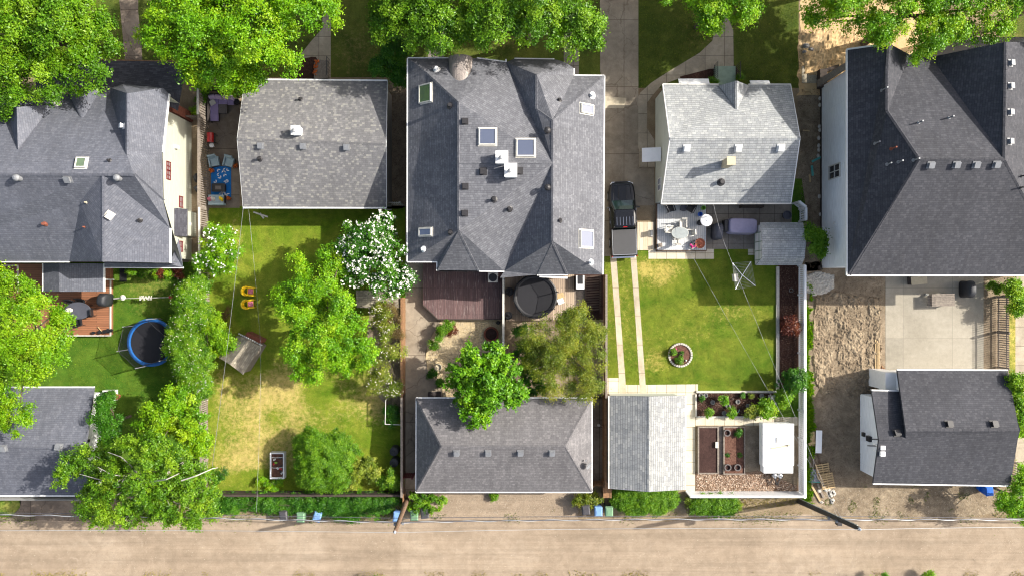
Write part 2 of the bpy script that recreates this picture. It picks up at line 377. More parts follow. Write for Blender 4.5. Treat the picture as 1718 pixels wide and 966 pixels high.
def tuftfield(name, P, m, h, w, lean=0.5, tintc=None):
    """many blades at points P (n,3)"""
    n = len(P); a = NR.uniform(0, 6.28, n); t = np.stack([np.cos(a), np.sin(a), np.zeros(n)], 1)
    d = nrm(np.stack([NR.normal(0, lean, n), NR.normal(0, lean, n), np.ones(n)], 1)); hh = (h*NR.uniform(0.5, 1.3, n))[:, None]
    q = np.stack([P-t*w/2, P+t*w/2, P+d*hh+t*w*0.15, P+d*hh-t*w*0.15], 1)
    ob = quadmesh(name, q, NR.random(n) if tintc is None else tintc, m); ob['kind'] = 'stuff'; return ob
def scatter(polys, n, z=0.0):
    """n random points inside pixel polygons"""
    out = []
    per = n//len(polys)
    for P in polys:
        x0 = min(p[0] for p in P); x1 = max(p[0] for p in P); y0 = min(p[1] for p in P); y1 = max(p[1] for p in P)
        c = 0; tries = 0
        while c < per and tries < per*6:
            tries += 1; x = rnd.uniform(x0, x1); y = rnd.uniform(y0, y1)
            if inpoly(x, y, P): out.append((X(x), Y(y), z)); c += 1
    return np.array(out)
def chips(name, P, m, size, up=0.6, hz=0.02):
    P = P.copy(); P[:, 2] += NR.uniform(0, hz, len(P))
    nor = nrm(np.array([0, 0, 1.0])*up+NR.normal(size=(len(P), 3))*0.4)
    ob = quadmesh(name, leafquads(P, nor, size*NR.uniform(0.4, 1.4, len(P)), 0.5), NR.random(len(P)), m); ob['kind'] = 'stuff'; return ob
def sheet(name, pts, m, lvl, z0=0.0, rag=0.0):
    """ground sheet from pixel polygon at level lvl (4 mm steps), a thin slab"""
    P = [(X(p[0]), Y(p[1])) for p in pts]
    if rag:
        Q = []
        for i in range(len(P)):
            a = Vector(P[i]); b = Vector(P[(i+1) % len(P)]); n = max(1, int((b-a).length/0.35))
            for j in range(n):
                q = a.lerp(b, j/n); Q.append((q.x+rnd.gauss(0, rag), q.y+rnd.gauss(0, rag)))
        P = Q
    mb = MB(); mb.poly([(x, y, z0+0.004*lvl) for x, y in P])
    return struct(mb, name, m)
def slab(mb, pts, z0, z1): mb.prism([(X(p[0]), Y(p[1])) for p in pts], z0, z1); return mb
def lawn(name, pts, m, lvl, spots, step=0.5):
    bm = bmesh.new(); z = 0.004*lvl
    f = bm.faces.new([bm.verts.new((X(p[0]), Y(p[1]), z)) for p in pts])
    if f.normal.z < 0: pass
    xs = [v.co.x for v in bm.verts]; ys = [v.co.y for v in bm.verts]
    x = min(xs)+step
    while x < max(xs):
        bmesh.ops.bisect_plane(bm, geom=bm.verts[:]+bm.edges[:]+bm.faces[:], plane_co=(x, 0, 0), plane_no=(1, 0, 0)); x += step
    y = min(ys)+step
    while y < max(ys):
        bmesh.ops.bisect_plane(bm, geom=bm.verts[:]+bm.edges[:]+bm.faces[:], plane_co=(0, y, 0), plane_no=(0, 1, 0)); y += step
    me = bpy.data.meshes.new(name); bm.to_mesh(me); bm.free()
    a = me.attributes.new('dry', 'FLOAT', 'POINT'); vals = []
    for v in me.vertices:
        px = v.co.x*S+859; py = 483-v.co.y*S; d = 0.0
        for sx, sy, rx, ry, amt in spots: d += amt*math.exp(-(((px-sx)/rx)**2+((py-sy)/ry)**2))
        vals.append(d)
    a.data.foreach_set('value', vals); me.materials.append(m)
    o = bpy.data.objects.new(name, me); COL.objects.link(o); o['kind'] = 'structure'; return o
# ---------------------------------------------------------------- roofs
class Roof:
    """roof surface from image points with heights; keeps triangles so that things can be set on it"""
    def __init__(s, name, pts, faces, m, parent, thick=0.16, label=None):
        s.P = {k: W(*v) for k, v in pts.items()}; s.tris = []; mb = MB(); keys = list(pts); base = [s.P[k] for k in keys]
        fs = []
        for f in faces:
            ids = f.split() if isinstance(f, str) else f
            if len(ids) == 3: tl = [(0, 1, 2)]
            elif len(ids) == 4 and False: tl = []
            else: tl = tessellate_polygon([[Vector((s.P[i].x, s.P[i].y, 0)) for i in ids]])
            for t in tl: s.tris.append(tuple(s.P[ids[i]] for i in t))
            # keep planar polygons whole, split the rest
            ps = [s.P[i] for i in ids]
            if len(ids) > 3:
                n = (ps[1]-ps[0]).cross(ps[2]-ps[0]).normalized(); dev = max(abs((p-ps[0]).dot(n)) for p in ps)
            else: dev = 0
            if dev < 0.02: fs.append(tuple(keys.index(i) for i in ids))
            else: fs += [tuple(keys.index(ids[i]) for i in t) for t in tl]
        mb.add(base, fs); s.ob = mb.build(name, m, parent, solid=thick, label=label)
    def at(s, px, py):
        d = (W(px, py, 0)-Vector((0, 0, H))).normalized(); best = None
        for t in s.tris:
            h = intersect_ray_tri(t[0], t[1], t[2], d, Vector((0, 0, H)), True)
            if h is not None and (best is None or h.z > best[0].z):
                n = (t[1]-t[0]).cross(t[2]-t[0]).normalized()
                if n.z < 0: n = -n
                best = (h, n)
        if best is None: return W(px, py, 3.0), Vector((0, 0, 1))
        return best
    def gutters(s, chains, m, parent, w=0.11, dz=-0.06, name='gutter'):
        for ch in chains:
            mb = MB(); ids = ch.split()
            for a, b in zip(ids[:-1], ids[1:]):
                p = s.P[a]+Vector((0, 0, dz)); q = s.P[b]+Vector((0, 0, dz)); mb.bar(p, q, w, 0.15)
            o = mb.build(name, m, parent)
        return o
def ridges(rf, chains, m, parent, w=0.26):
    for ch in chains:
        ids = ch.split(); mb = MB()
        for a, b in zip(ids[:-1], ids[1:]):
            p = rf.P[a]; q = rf.P[b]; d = (q-p).normalized(); L = (q-p).length; n = max(1, int(L/0.3)); side = Vector((-d.y, d.x, 0)).normalized()
            for i in range(n):
                u = p.lerp(q, (i+.5)/n)+Vector((0, 0, .012+.004*(i % 2)+rnd.uniform(0, .002)))
                for sg in (-1, 1):
                    sl = (side*sg-Vector((0, 0, .42))).normalized(); nn = d.cross(sl).normalized()
                    if nn.z < 0: nn = -nn
                    mb.obox(u+sl*w*.25, d, sl, nn, L/n*.96, w*.5, .014)
        mb.build('ridge_cap', m, parent)
def axes(n):
    if n.z > 0.998: return Vector((1, 0, 0)), Vector((0, 1, 0))
    u = Vector((-n.y, n.x, 0)).normalized(); return u, n.cross(u)
def rvent(rf, px, py, m, parent, kind='box', size=0.42, h=0.2):
    c, n = rf.at(px, py); u, v = axes(n); mb = MB()
    if kind == 'box':
        mb.obox(c+n*0.02, u, v, n, size*1.3, size*1.3, 0.03); mb.obox(c+n*(h*0.5), u, v, n, size*0.8, size*0.8, h)
        mb.obox(c+n*h+v*0.02, u, v, n, size, size*1.05, 0.05); return mb.build('roof_vent', m, parent)
    if kind == 'pipe':
        mb.tube(c+n*0.01, c+n*0.06, size*0.9, 10, size*0.5); mb.tube(c, c+Vector((0, 0, h)), size*0.38, 10); mb.tube(c+Vector((0, 0, h)), c+Vector((0, 0, h+0.06)), size*0.5, 10, size*0.42)
        return mb.build('vent_pipe', m, parent)
    if kind == 'turbine':
        mb.tube(c, c+Vector((0, 0, 0.25)), size*0.38, 12); z = c.z+0.25
        mb.lathe((c.x, c.y, z), [(size*0.4, 0), (size*0.52, 0.08), (size*0.52, 0.2), (size*0.35, 0.3), (0.02, 0.34)], 14)
        return mb.build('turbine_vent', m, parent)
def skylight(rf, cx, cy, wpx, hpx, fm, gm, parent, up=0.16):
    c, n = rf.at(cx, cy); u, v = axes(n); k = (1-c.z/H)/S
    # align to image axes as nearly as the slope allows
    ex = Vector((1, 0, 0)); ex = (ex-n*ex.dot(n)).normalized(); ey = n.cross(ex)
    w = wpx*k/max(0.5, Vector((ex.x, ex.y, 0)).length); h = hpx*k/max(0.5, Vector((ey.x, ey.y, 0)).length)
    mb = MB()
    mb.obox(c+n*0.015, ex, ey, n, w+0.14, h+0.14, 0.03)
    for sx in (-1, 1): mb.obox(c+n*up/2+ex*sx*(w/2-0.04), ex, ey, n, 0.07, h, up)
    for sy in (-1, 1): mb.obox(c+n*up/2+ey*sy*(h/2-0.04), ex, ey, n, w-0.15, 0.07, up)
    s = mb.build('skylight', fm, parent)
    g = MB(); g.obox(c+n*(up-0.05), ex, ey, n, w-0.16, h-0.16, 0.03); g.build('pane', gm, s)
    return s
def walls(parent, pts, m, name='wall', z0=0.0, label=None):
    """pts: world (x, y, top) closed loop"""
    mb = MB(); n = len(pts)
    for i in range(n):
        a = pts[i]; b = pts[(i+1) % n]
        mb.poly([(a[0], a[1], z0), (b[0], b[1], z0), (b[0], b[1], b[2]), (a[0], a[1], a[2])])
    return mb.build(name, m, parent, label=label)
def window(parent, x, y, z, w, h, axis, fm, gm, mull=1, d=0.06):
    """axis 'x': glass faces +-x; (x,y,z) centre, on the wall"""
    u = Vector((0, 1, 0)) if abs(axis[0]) else Vector((1, 0, 0)); nn = Vector((axis[0], axis[1], 0)); c = Vector((x, y, z))+nn*d/2; zz = Vector((0, 0, 1))
    mb = MB(); t = 0.06
    for s_ in (-1, 1):
        mb.obox(c+u*s_*(w/2), u, nn, zz, t, d+0.02, h+t); mb.obox(c+zz*s_*(h/2), u, nn, zz, w-t, d, t)
    for i in range(mull): mb.obox(c+u*(-w/2+w*(i+1)/(mull+1)), u, nn, zz, 0.05, d*0.8, h-t)
    mb.obox(c, u, nn, zz, w-t, d*0.6, 0.04)
    f = mb.build('window', fm, parent)
    g = MB(); g.obox(Vector((x, y, z))+nn*0.012, u, nn, zz, w-t, 0.02, h-t); g.build('pane', gm, f)
    return f
# ---------------------------------------------------------------- material instances
M = {}
M['sh1'] = shingle('shingle_blue_grey', A(100,103,113), A(118,120,129), A(74,77,87), 0.2, 0.15)
M['sh1b'] = shingle('shingle_blue_grey_dark', A(66,66,74), A(92,92,100), A(50,50,56))  # darker blue grey copy; puts tree shade into the porch roof colour
M['sh2'] = shingle('shingle_mottled_tan', A(118,117,119), A(138,137,137), A(98,97,99), 0.2, 0.15, 0.05, gap=0.01, fleck=A(158,156,150))
M['sh3'] = shingle('shingle_grey', A(104,105,111), A(126,127,132), A(68,69,77), 0.2, 0.15)
M['sh4'] = shingle('shingle_light', A(162,165,167), A(193,195,193), A(100,102,105), 0.3, 0.18, 0.06, gap=0.02)
M['sh5'] = shingle('shingle_dark', A(70,71,77), A(88,88,93), A(52,53,59), 0.2, 0.15)
M['sh6'] = shingle('shingle_garage_brown', A(112,110,112), A(134,131,132), A(76,75,78), 0.2, 0.15)
M['sh7'] = shingle('shingle_garage_grey', A(152,154,155), A(186,186,182), A(78,80,82), 0.36, 0.18, 0.07, gap=0.02)
M['sh8'] = shingle('shingle_old_shed', A(150,140,124), A(196,186,164), A(70,64,58), 0.3, 0.14, 0.15, dirt=A(86,82,74))
M['metal_roof'] = boards('barrel_sheet_metal', A(150,140,134), A(170,158,150), A(90,82,78), 0.3, 'u', rough=0.45, L=9)
M['cream'] = boards('siding_cream', A(226,226,206,.52), A(232,232,212,.52), A(180,180,160), 0.16, 'u', L=9)
M['white_siding'] = boards('siding_white', A(244,247,250,.85), A(248,250,252,.85), A(214,218,224,.85), 0.14, 'u', L=9)
M['mint'] = boards('siding_mint', A(206,212,202,.8), A(212,218,208,.8), A(176,186,176), 0.2, 'u', L=9)
M['grey_siding'] = boards('siding_grey', A(150,146,140), A(160,156,150), A(110,106,100), 0.16, 'u', L=9)
M['white'] = plain('white_paint', A(240,240,238,.82), 0.5, var=0.05)
M['offwhite'] = plain('offwhite_paint', A(214,210,200,.82), 0.6, var=0.1)
M['whitemetal'] = plain('white_enamel', A(246,246,246,.85), 0.35, var=0.04)
M['galv'] = plain('galvanised', A(150,152,156), 0.5, 0.2, 0.12)
M['dark'] = plain('dark_metal', A(52,50,52), 0.5, var=0.15)
M['black'] = plain('black_plastic', A(36,36,40), 0.5, var=0.1)
M['rubber'] = plain('rubber', A(40,40,42), 0.85)
M['carblack'] = plain('car_paint', A(18,20,26), 0.25, 0.0, 0.05, 3, 0.3, 0.35)
M['carglass'] = plain('car_glass', A(28,44,42), 0.06, 0, 0.05, 3, 0.8)
M['cover_vinyl'] = plain('tonneau_vinyl', A(70,70,72), 0.6, 0, 0.06, 2)
M['chrome'] = plain('chrome', (0.7, 0.7, 0.72), 0.18, 1.0, 0.03)
M['red_lamp'] = plain('red_lens', A(190,30,26), 0.2, var=0.05)
M['clear_lamp'] = plain('clear_lens', (0.7, 0.72, 0.74), 0.12, 0, 0.05, 3, 0.8)
M['redpaint'] = plain('red_paint', A(196,40,44), 0.35, var=0.08)
M['redwin'] = plain('red_window_paint', A(118,34,38), 0.5, var=0.1)
M['winglass'] = plain('window_glass', A(60,64,70), 0.06, 0, 0.1, 1, 0.9)
M['curtain'] = plain('window_curtain', A(150,140,140), 0.25, 0, 0.2, 4)
M['skyglass'] = plain('skylight_glass', A(112,120,142), 0.1, 0.25, 0.05, 0.4, 1.0)  # raised bluish base colour stands in for reflected sky
M['greenglass'] = plain('skylight_green', A(120,140,110), 0.05, 0.1, 0.1, 0.8, 0.9)
M['concrete'] = ground('concrete_drive', [A(138,126,110), A(164,152,134), A(184,172,154)], 0.3, 2.0, 20, 0.25, 0.02, joints=(2.9, 5.2), jc=A(112,98,84), cracks=.22, stain=.16)
M['walk'] = ground('concrete_walk', [A(158,146,128), A(182,170,150), A(204,192,172)], 0.5, 3, 20, 0.25, 0.02, joints=(1.5, 1.5), jc=A(110,98,84), stain=.12)
M['pale_concrete'] = ground('concrete_patio', [A(158,151,136), A(174,167,152), A(188,181,166)], 0.25, 3, 14, 0.2, 0.015, joints=(3.8, 3.9), jc=A(154,147,133), stain=.07)
M['grey_concrete'] = ground('concrete_grey', [A(128,120,112), A(150,142,132), A(170,162,150)], 0.4, 2.5, 20, 0.3, 0.02, joints=(1.2, 1.15), jc=A(84,78,72), stain=.16)
M['strip'] = ground('concrete_strip', [A(170,157,134), A(198,186,162), A(216,204,182)], 0.5, 3, 18, 0.25, 0.02, joints=(40, 2.2), jc=A(140,126,104))
M['paver'] = ground('paving_slab', [A(198,188,164), A(220,210,188), A(232,224,204)], 0.5, 3, 18, 0.25, 0.02, joints=(0.75, 0.9), jc=A(132,120,98))
M['old_patio'] = ground('concrete_old', [A(118,104,92), A(142,128,114), A(160,146,130)], 0.5, 2.2, 18, 0.3, 0.02, joints=(3.4, 3.6), jc=A(84,72,62), stain=.2, cracks=.3)
M['alley'] = ground('alley_gravel', [A(144,127,108), A(168,150,129), A(190,173,152)], 0.16, 1.6, 22, 0.35, 0.025, w=(0.4, 0.25, 0.35), ruts=.13, stain=.12)
M['dirt'] = ground('base_dirt', [A(116,98,78), A(150,132,106), A(176,158,130)], 0.22, 1.6, 14, 0.8, 0.07, w=(0.4, 0.3, 0.3))
M['dark_dirt'] = ground('brown_dirt', [A(112,97,80), A(152,135,113), A(184,167,142)], 0.3, 2.0, 16, 0.8, 0.06, w=(0.35, 0.35, 0.3), stain=.25)  # mottled brown earth, close to the tilled soil in tone
M['tilled'] = ground('tilled_soil', [A(112,97,80), A(154,137,114), A(190,173,146)], 0.6, 3.0, 16, 0.8, 0.06, w=(0.35, 0.4, 0.25), stain=.25)
M['sand'] = ground('pale_sand', [A(190,156,110), A(216,184,138), A(230,202,160)], 0.4, 2.4, 18, 0.8, 0.05)
M['mulch'] = ground('bark_mulch', [A(46,30,26), A(74,50,42), A(100,74,62)], 0.8, 6, 22, 1.0, 0.07, w=(0.2, 0.4, 0.4))
M['redmulch'] = ground('red_mulch', [A(70,46,38), A(108,76,64), A(142,108,92)], 0.8, 6, 22, 1.0, 0.07, w=(0.2, 0.4, 0.4))
M['soil'] = ground('dark_soil', [A(48,34,32), A(70,50,46), A(88,66,60)], 0.8, 5, 22, 0.9, 0.06, w=(0.3, 0.3, 0.4))
M['tanmulch'] = ground('wood_chip', [A(104,82,66), A(142,116,96), A(182,156,134)], 0.8, 6, 20, 1.0, 0.07, w=(0.2, 0.4, 0.4))
M['gravel'] = ground('pea_gravel', [A(190,164,122), A(220,198,156), A(240,224,190)], 0.6, 7, 26, 1.0, 0.06, w=(0.2, 0.35, 0.45))
M['deck1'] = boards('deck_red_brown', A(148,98,68), A(166,112,80), A(78,48,34), 0.14, 'u')
M['deck3'] = boards('deck_worn_purple', A(98,74,74), A(118,90,88), A(60,44,44), 0.14, 'v', wear=A(176,160,154), wearpos=(0.55, 0.63))
M['deck3b'] = boards('deck_weathered', A(168,146,126), A(200,180,156), A(96,80,66), 0.15, 'v')
M['deck4'] = boards('deck_pale_grey', A(206,208,210), A(222,222,220), A(140,146,152), 0.15, 'v')
M['pergola'] = boards('old_brown_boards', A(74,56,46), A(98,76,62), A(26,18,14), 0.2, 'u')
M['pine'] = plain('raw_pine', A(206,176,128), 0.7, var=0.15, scale=6)
M['oldwood'] = plain('weathered_wood', A(150,138,126), 0.85, var=0.25, scale=7)
M['fencewood'] = plain('brown_fence', A(112,90,74), 0.85, var=0.25, scale=6)
M['orangewood'] = plain('cedar_fence', A(156,116,80), 0.8, var=0.22, scale=6)
M['darkfence'] = plain('dark_fence', A(74,62,54), 0.85, var=0.25, scale=6)
M['bark'] = plain('bark', A(112,98,82), 0.95, var=0.35, scale=9)
M['birch'] = plain('birch_bark', A(206,200,186), 0.8, var=0.25, scale=9)
M['lilac_cover'] = plain('lilac_cover', A(176,170,200), 0.7, var=0.07)
M['grey_cover'] = plain('grey_cover', A(84,86,98), 0.7, var=0.12)
M['black_cover'] = plain('black_cover', A(46,48,54), 0.6, var=0.15)
M['cushion_purple'] = plain('purple_cushion', A(168,150,196), 0.85, var=0.1)
M['cushion_pink'] = plain('pink_cushion', A(214,122,140), 0.8, var=0.15, scale=8)
M['pillow'] = plain('lilac_pillow', A(216,190,220), 0.85, var=0.1)
M['bluegrey'] = plain('blue_grey_cushion', A(168,188,196), 0.8, var=0.1)
M['wicker'] = plain('dark_wicker', A(70,62,60), 0.8, var=0.25, scale=20)
M['greywicker'] = plain('grey_wicker', A(120,112,110), 0.8, var=0.25, scale=20)
M['yellow'] = plain('yellow_plastic', A(240,200,20,.9), 0.45, var=0.06)
M['orange'] = plain('orange_flowers', A(226,110,30), 0.7, var=0.3, scale=14)
M['terracotta'] = plain('terracotta', A(176,100,72), 0.8, var=0.12)
M['pinkfl'] = plain('pink_petals', A(226,40,140), 0.7, var=0.25, scale=20)
M['bluebin'] = plain('blue_plastic', A(110,150,205), 0.5, var=0.1)
M['bluelid'] = plain('blue_lid', A(130,170,220), 0.5, var=0.1)
M['deepblue'] = plain('deep_blue', A(20,110,225), 0.45, var=0.08)
M['greenbin'] = plain('green_plastic', A(118,156,120), 0.5, var=0.1)
M['limeplastic'] = plain('lime_plastic', A(140,200,60), 0.5)
M['blackbin'] = plain('dark_bin', A(74,72,76), 0.55, var=0.12)
M['padblue'] = plain('trampoline_pad', A(30,104,180), 0.5, var=0.12)
M['tmat'] = plain('trampoline_mat', A(28,28,36), 0.75, var=0.1)
M['net'] = netmat('safety_net', A(40,40,44), 0.33)
M['teal'] = plain('teal_paint', A(90,180,170), 0.6)
M['stone'] = plain('pale_stone', A(212,206,194), 0.8, var=0.2, scale=8)
M['greystone'] = plain('grey_stone', A(150,148,144), 0.85, var=0.25, scale=6)
M['pole_wood'] = plain('pole_wood', A(140,112,90), 0.85, var=0.3, scale=5)
M['pole_dark'] = plain('creosoted_pole', A(52,50,44), 0.7, var=0.25, scale=5)
M['pole_pale'] = plain('pole_conduit', A(196,200,196), 0.5)
M['wire'] = plain('wire', A(110,110,118), 0.5, 0.3)
M['wirelight'] = plain('pale_wire', A(196,198,200), 0.5, 0.2)
M['insul'] = plain('insulator', A(190,196,206), 0.3)
M['brick'] = plain('brick_red', A(150,86,66), 0.9, var=0.3, scale=10)
M['tan'] = plain('tan_stucco', A(214,200,170), 0.85, var=0.12)
M['mintstep'] = plain('mint_carpet', A(160,180,160), 0.9, var=0.1)
M['tarp'] = plain('grey_plastic_sheet', A(150,154,164), 0.35, var=0.25, scale=6)
M['soffit'] = plain('soffit_offwhite', A(206,206,200), 0.8)  # one even off-white
M['lawn2'] = lawnmat('lawn_dry', A(62,90,16), A(110,144,30), A(160,170,58), A(216,192,120))
M['lawn1'] = lawnmat('lawn_green', A(46,82,18), A(74,118,30), A(112,142,46), A(160,160,80))
M['lawn4'] = lawnmat('lawn_striped', A(60,86,18), A(96,126,28), A(144,152,52), A(210,190,104))
M['lawn_front'] = lawnmat('lawn_front', A(48,68,22), A(80,98,34), A(116,124,52), A(160,140,90))
G = lambda r, g, b: A(r*.93, g*.92, b*.7, .6)
M['leaf_bright'] = leafmat('leaf_bright', G(92,160,10), G(144,214,20), G(196,240,44))
M['leaf_lime'] = leafmat('leaf_lime', G(100,166,10), G(146,206,22), G(194,234,48))
M['leaf_mid'] = leafmat('leaf_mid', G(76,132,14), G(118,180,28), G(168,216,54))
M['leaf_deep'] = leafmat('leaf_deep', G(46,108,20), G(80,150,32), G(122,188,52))
M['leaf_maple'] = leafmat('leaf_maple', G(84,150,10), G(124,196,18), G(170,226,40))
M['leaf_olive'] = leafmat('leaf_olive', G(96,124,30), G(142,168,46), G(200,204,84), 0.3)
M['leaf_grey'] = leafmat('leaf_grey_green', G(108,136,44), G(156,184,66), G(208,216,110), 0.3)
M['leaf_birch'] = leafmat('leaf_birch', G(84,140,24), G(122,180,36), G(172,216,60))
M['leaf_brown'] = leafmat('leaf_brown', G(104,84,60), G(140,118,84), G(184,168,130), 0.2)
M['leaf_red'] = leafmat('leaf_burgundy', G(84,36,34), G(122,56,48), G(160,92,70), 0.2)
M['blossom'] = leafmat('blossom_white', A(236,234,224,.9), A(246,244,236,.9), A(250,250,246,.95), 0.15)
M['blossom_cream'] = leafmat('blossom_cream', A(226,214,196,.85), A(238,230,214,.85), A(246,240,228,.9), 0.15)
M['blossom_lilac'] = leafmat('blossom_lilac', A(170,160,200,.8), A(190,180,214,.8), A(206,200,226,.8), 0.15)
M['grass_blade'] = leafmat('grass_blade', G(70,116,22), G(120,160,40), G(176,190,80), 0.3)
M['grass_dry'] = leafmat('grass_dry', G(150,150,60), G(190,178,96), G(216,204,140), 0.2)
M['chip'] = leafmat('bark_chips', A(60,40,32), A(92,66,54), A(140,112,94), 0.0)
M['chip_pale'] = leafmat('pale_chips', A(150,116,92), A(196,166,140), A(232,214,196), 0.0)
M['pebble'] = leafmat('pebbles', A(130,112,90), A(178,158,130), A(226,214,196), 0.0)
M['clod'] = leafmat('clods', A(92,76,58), A(124,104,82), A(164,144,116), 0.0)

# ---------------------------------------------------------------- ground
gb = MB(); gb.poly([(-260, -260, 0), (260, -260, 0), (260, 260, 0), (-260, 260, 0)]); struct(gb, 'ground', M['dirt'])
al = [(-900, 874)]+[(x, 868+4*math.sin(x*0.013)+3*math.sin(x*0.041)) for x in range(0, 1720, 40)]+[(2600, 866), (2600, 1120), (-900, 1120)]
sheet('alley', al, M['alley'], 1)
# front yards (north)
lawn('front_lawn', [(-300, -400), (1340, -400), (1340, 148), (1071, 148), (1071, 130), (-300, 130)], M['lawn_front'], 1,
     [(850, 60, 60, 40, .25), (1180, 60, 80, 60, .2), (600, 90, 60, 60, .25)], 1.2)
lawn('front_lawn_far', [(1680, -400), (2400, -400), (2400, 70), (1680, 70)], M['lawn_front'], 1, [(1700, 60, 60, 60, .2)], 1.2)
sheet('front_dirt', [(1345, -20), (1560, -30), (1560, 110), (1425, 120), (1425, 160), (1340, 160), (1338, 80)], M['sand'], 2, rag=0.07)
sheet('front_walk', [(200, -400), (232, -400), (232, 20), (238, 80), (240, 130), (212, 130), (206, 60), (200, 0)], M['old_patio'], 2)
sheet('front_walk', [(541, -400), (566, -400), (555, 0), (555, 135), (520, 135), (524, 96), (498, 100), (520, 72), (541, 48)], M['walk'], 2)
sheet('front_walk', [(718, -400), (745, -400), (745, 110), (718, 110)], M['grey_concrete'], 2)
sheet('front_walk', [(946, -400), (972, -400), (971, 130), (946, 130)], M['grey_concrete'], 2)
sheet('mulch_bed', [(522, 96), (530, 96), (538, 110), (545, 135), (470, 135), (490, 116), (510, 100)], M['mulch'], 3)
sheet('front_walk', [(1197, -400), (1220, -400), (1219, 0), (1220, 25), (1230, 52), (1231, 116), (1190, 116), (1150, 128), (1110, 143), (1095, 160), (1086, 172), (1085, 215), (1098, 235), (1098, 250),
      (1071, 250), (1071, 163), (1074, 156), (1093, 139), (1124, 119), (1174, 89), (1195, 69), (1197, 60)], M['walk'], 3)
sheet('mulch_bed', [(1191, 116), (1141, 129), (1141, 141), (1205, 141), (1200, 116)], M['mulch'], 4)
sheet('mulch_bed', [(1231, 108), (1240, 120), (1246, 142), (1226, 142)], M['mulch'], 4)
sheet('driveway', [(1005, -400), (1071, -400), (1071, 250), (1098, 250), (1098, 345), (1069, 345), (1069, 372), (1066, 430), (1013, 430), (1013, 150), (1007, 120)], M['concrete'], 2)
sheet('painted_sun_patch', [(1014, 162), (1051, 165), (1047, 182), (1014, 182)], M['strip'], 5)  # paler concrete paints a gap of sunlight on the driveway
sheet('side_yard', [(648, 140), (684, 140), (684, 345), (676, 350), (648, 350)], M['dark_dirt'], 1, rag=0.04)
sheet('side_yard', [(1338, 146), (1380, 146), (1380, 455), (1350, 455), (1345, 340), (1338, 320)], M['dark_dirt'], 1, rag=0.05)
# left lot
lawn('back_lawn', [(-300, 440), (347, 440), (347, 832), (-300, 832)], M['lawn1'], 1, [(250, 480, 60, 26, .34), (250, 520, 40, 20, .2), (150, 600, 60, 40, .05)], 0.6)
lawn('verge_grass', [(-200, 830), (36, 832), (34, 850), (20, 866), (-200, 872)], M['lawn1'], 2, [(20, 850, 30, 16, .5)], 0.4)
sheet('parking_pad', [(36, 828), (130, 828), (160, 872), (-40, 874), (20, 866), (34, 850)], M['old_patio'], 2, rag=0.05)
# second lot
lawn('back_lawn', [(349, 346), (680, 346), (680, 828), (349, 828)], M['lawn2'], 1,
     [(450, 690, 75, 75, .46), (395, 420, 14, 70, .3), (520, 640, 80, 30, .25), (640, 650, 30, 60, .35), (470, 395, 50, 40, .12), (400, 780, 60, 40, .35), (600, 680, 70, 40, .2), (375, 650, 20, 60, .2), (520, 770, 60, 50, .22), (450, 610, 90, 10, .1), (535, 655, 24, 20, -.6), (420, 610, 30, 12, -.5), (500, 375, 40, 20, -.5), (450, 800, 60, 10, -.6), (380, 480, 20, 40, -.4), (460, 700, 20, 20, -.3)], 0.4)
sheet('side_patio', [(347, 156), (402, 156), (402, 349), (347, 349)], M['old_patio'], 2)
sheet('garden_bed', [(620, 505), (679, 505), (679, 700), (640, 670), (612, 600)], M['dark_dirt'], 3, rag=0.06)
# third lot
sheet('garden_path', [(680, 437), (712, 437), (712, 512), (740, 537), (718, 575), (714, 600), (718, 624), (740, 645), (744, 670), (744, 668), (700, 668), (700, 828), (680, 828)], M['concrete'], 2)
sheet('gravel_bed', [(740, 536), (845, 536), (845, 668), (744, 668), (740, 645), (718, 624), (714, 600), (718, 575)], M['gravel'], 2, rag=0.03)
sheet('garden_bed', [(845, 536), (1012, 536), (1012, 668), (845, 668)], M['dark_dirt'], 2)
sheet('garden_bed', [(846, 440), (1014, 440), (1014, 540), (846, 540)], M['soil'], 1)
sheet('garage_pad', [(690, 824), (962, 826), (970, 872), (740, 874), (700, 850)], M['alley'], 2, rag=0.05)
sheet('side_path', [(992, 665), (1012, 665), (1012, 812), (992, 812)], M['old_patio'], 2)
# fourth lot
lawn('back_lawn', [(1068, 418), (1305, 418), (1305, 655), (1013, 655), (1013, 425), (1068, 425)], M['lawn4'], 1,
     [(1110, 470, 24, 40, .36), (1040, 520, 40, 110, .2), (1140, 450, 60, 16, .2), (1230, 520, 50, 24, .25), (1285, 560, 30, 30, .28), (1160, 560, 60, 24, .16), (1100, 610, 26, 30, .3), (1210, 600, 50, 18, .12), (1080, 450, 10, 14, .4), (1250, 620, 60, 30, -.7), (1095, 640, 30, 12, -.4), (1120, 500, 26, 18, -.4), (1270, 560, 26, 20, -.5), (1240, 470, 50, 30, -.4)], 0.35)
sheet('wheel_strip', [(1023.5, 428), (1034, 428), (1041.5, 535), (1049.5, 640), (1050.5, 662), (1040, 662), (1032, 535)], M['strip'], 3)
sheet('wheel_strip', [(1057.5, 428), (1067.5, 428), (1075, 535), (1084.5, 662), (1074, 662), (1066, 535)], M['strip'], 3)
sheet('paving_slabs', [(1012, 633.5), (1039, 633.5), (1039, 645), (1085, 645), (1171, 644), (1171, 658), (1166, 662), (1166, 826), (1150, 826), (1150, 663), (1012, 663)], M['paver'], 2)
sheet('paving_slabs', [(1166, 699), (1338, 699), (1338, 713), (1166, 713)], M['paver'], 3)
sheet('patio', [(1183, 341), (1328, 341), (1328, 374), (1276, 374), (1276, 418), (1183, 418)], M['grey_concrete'], 3)
sheet('paving_slabs', [(1088, 418), (1197.5, 418), (1197.5, 434.5), (1088, 434.5)], M['paver'], 3)
sheet('stepping_slab', [(1255, 418), (1268, 418), (1268, 428), (1255, 428)], M['paver'], 3)
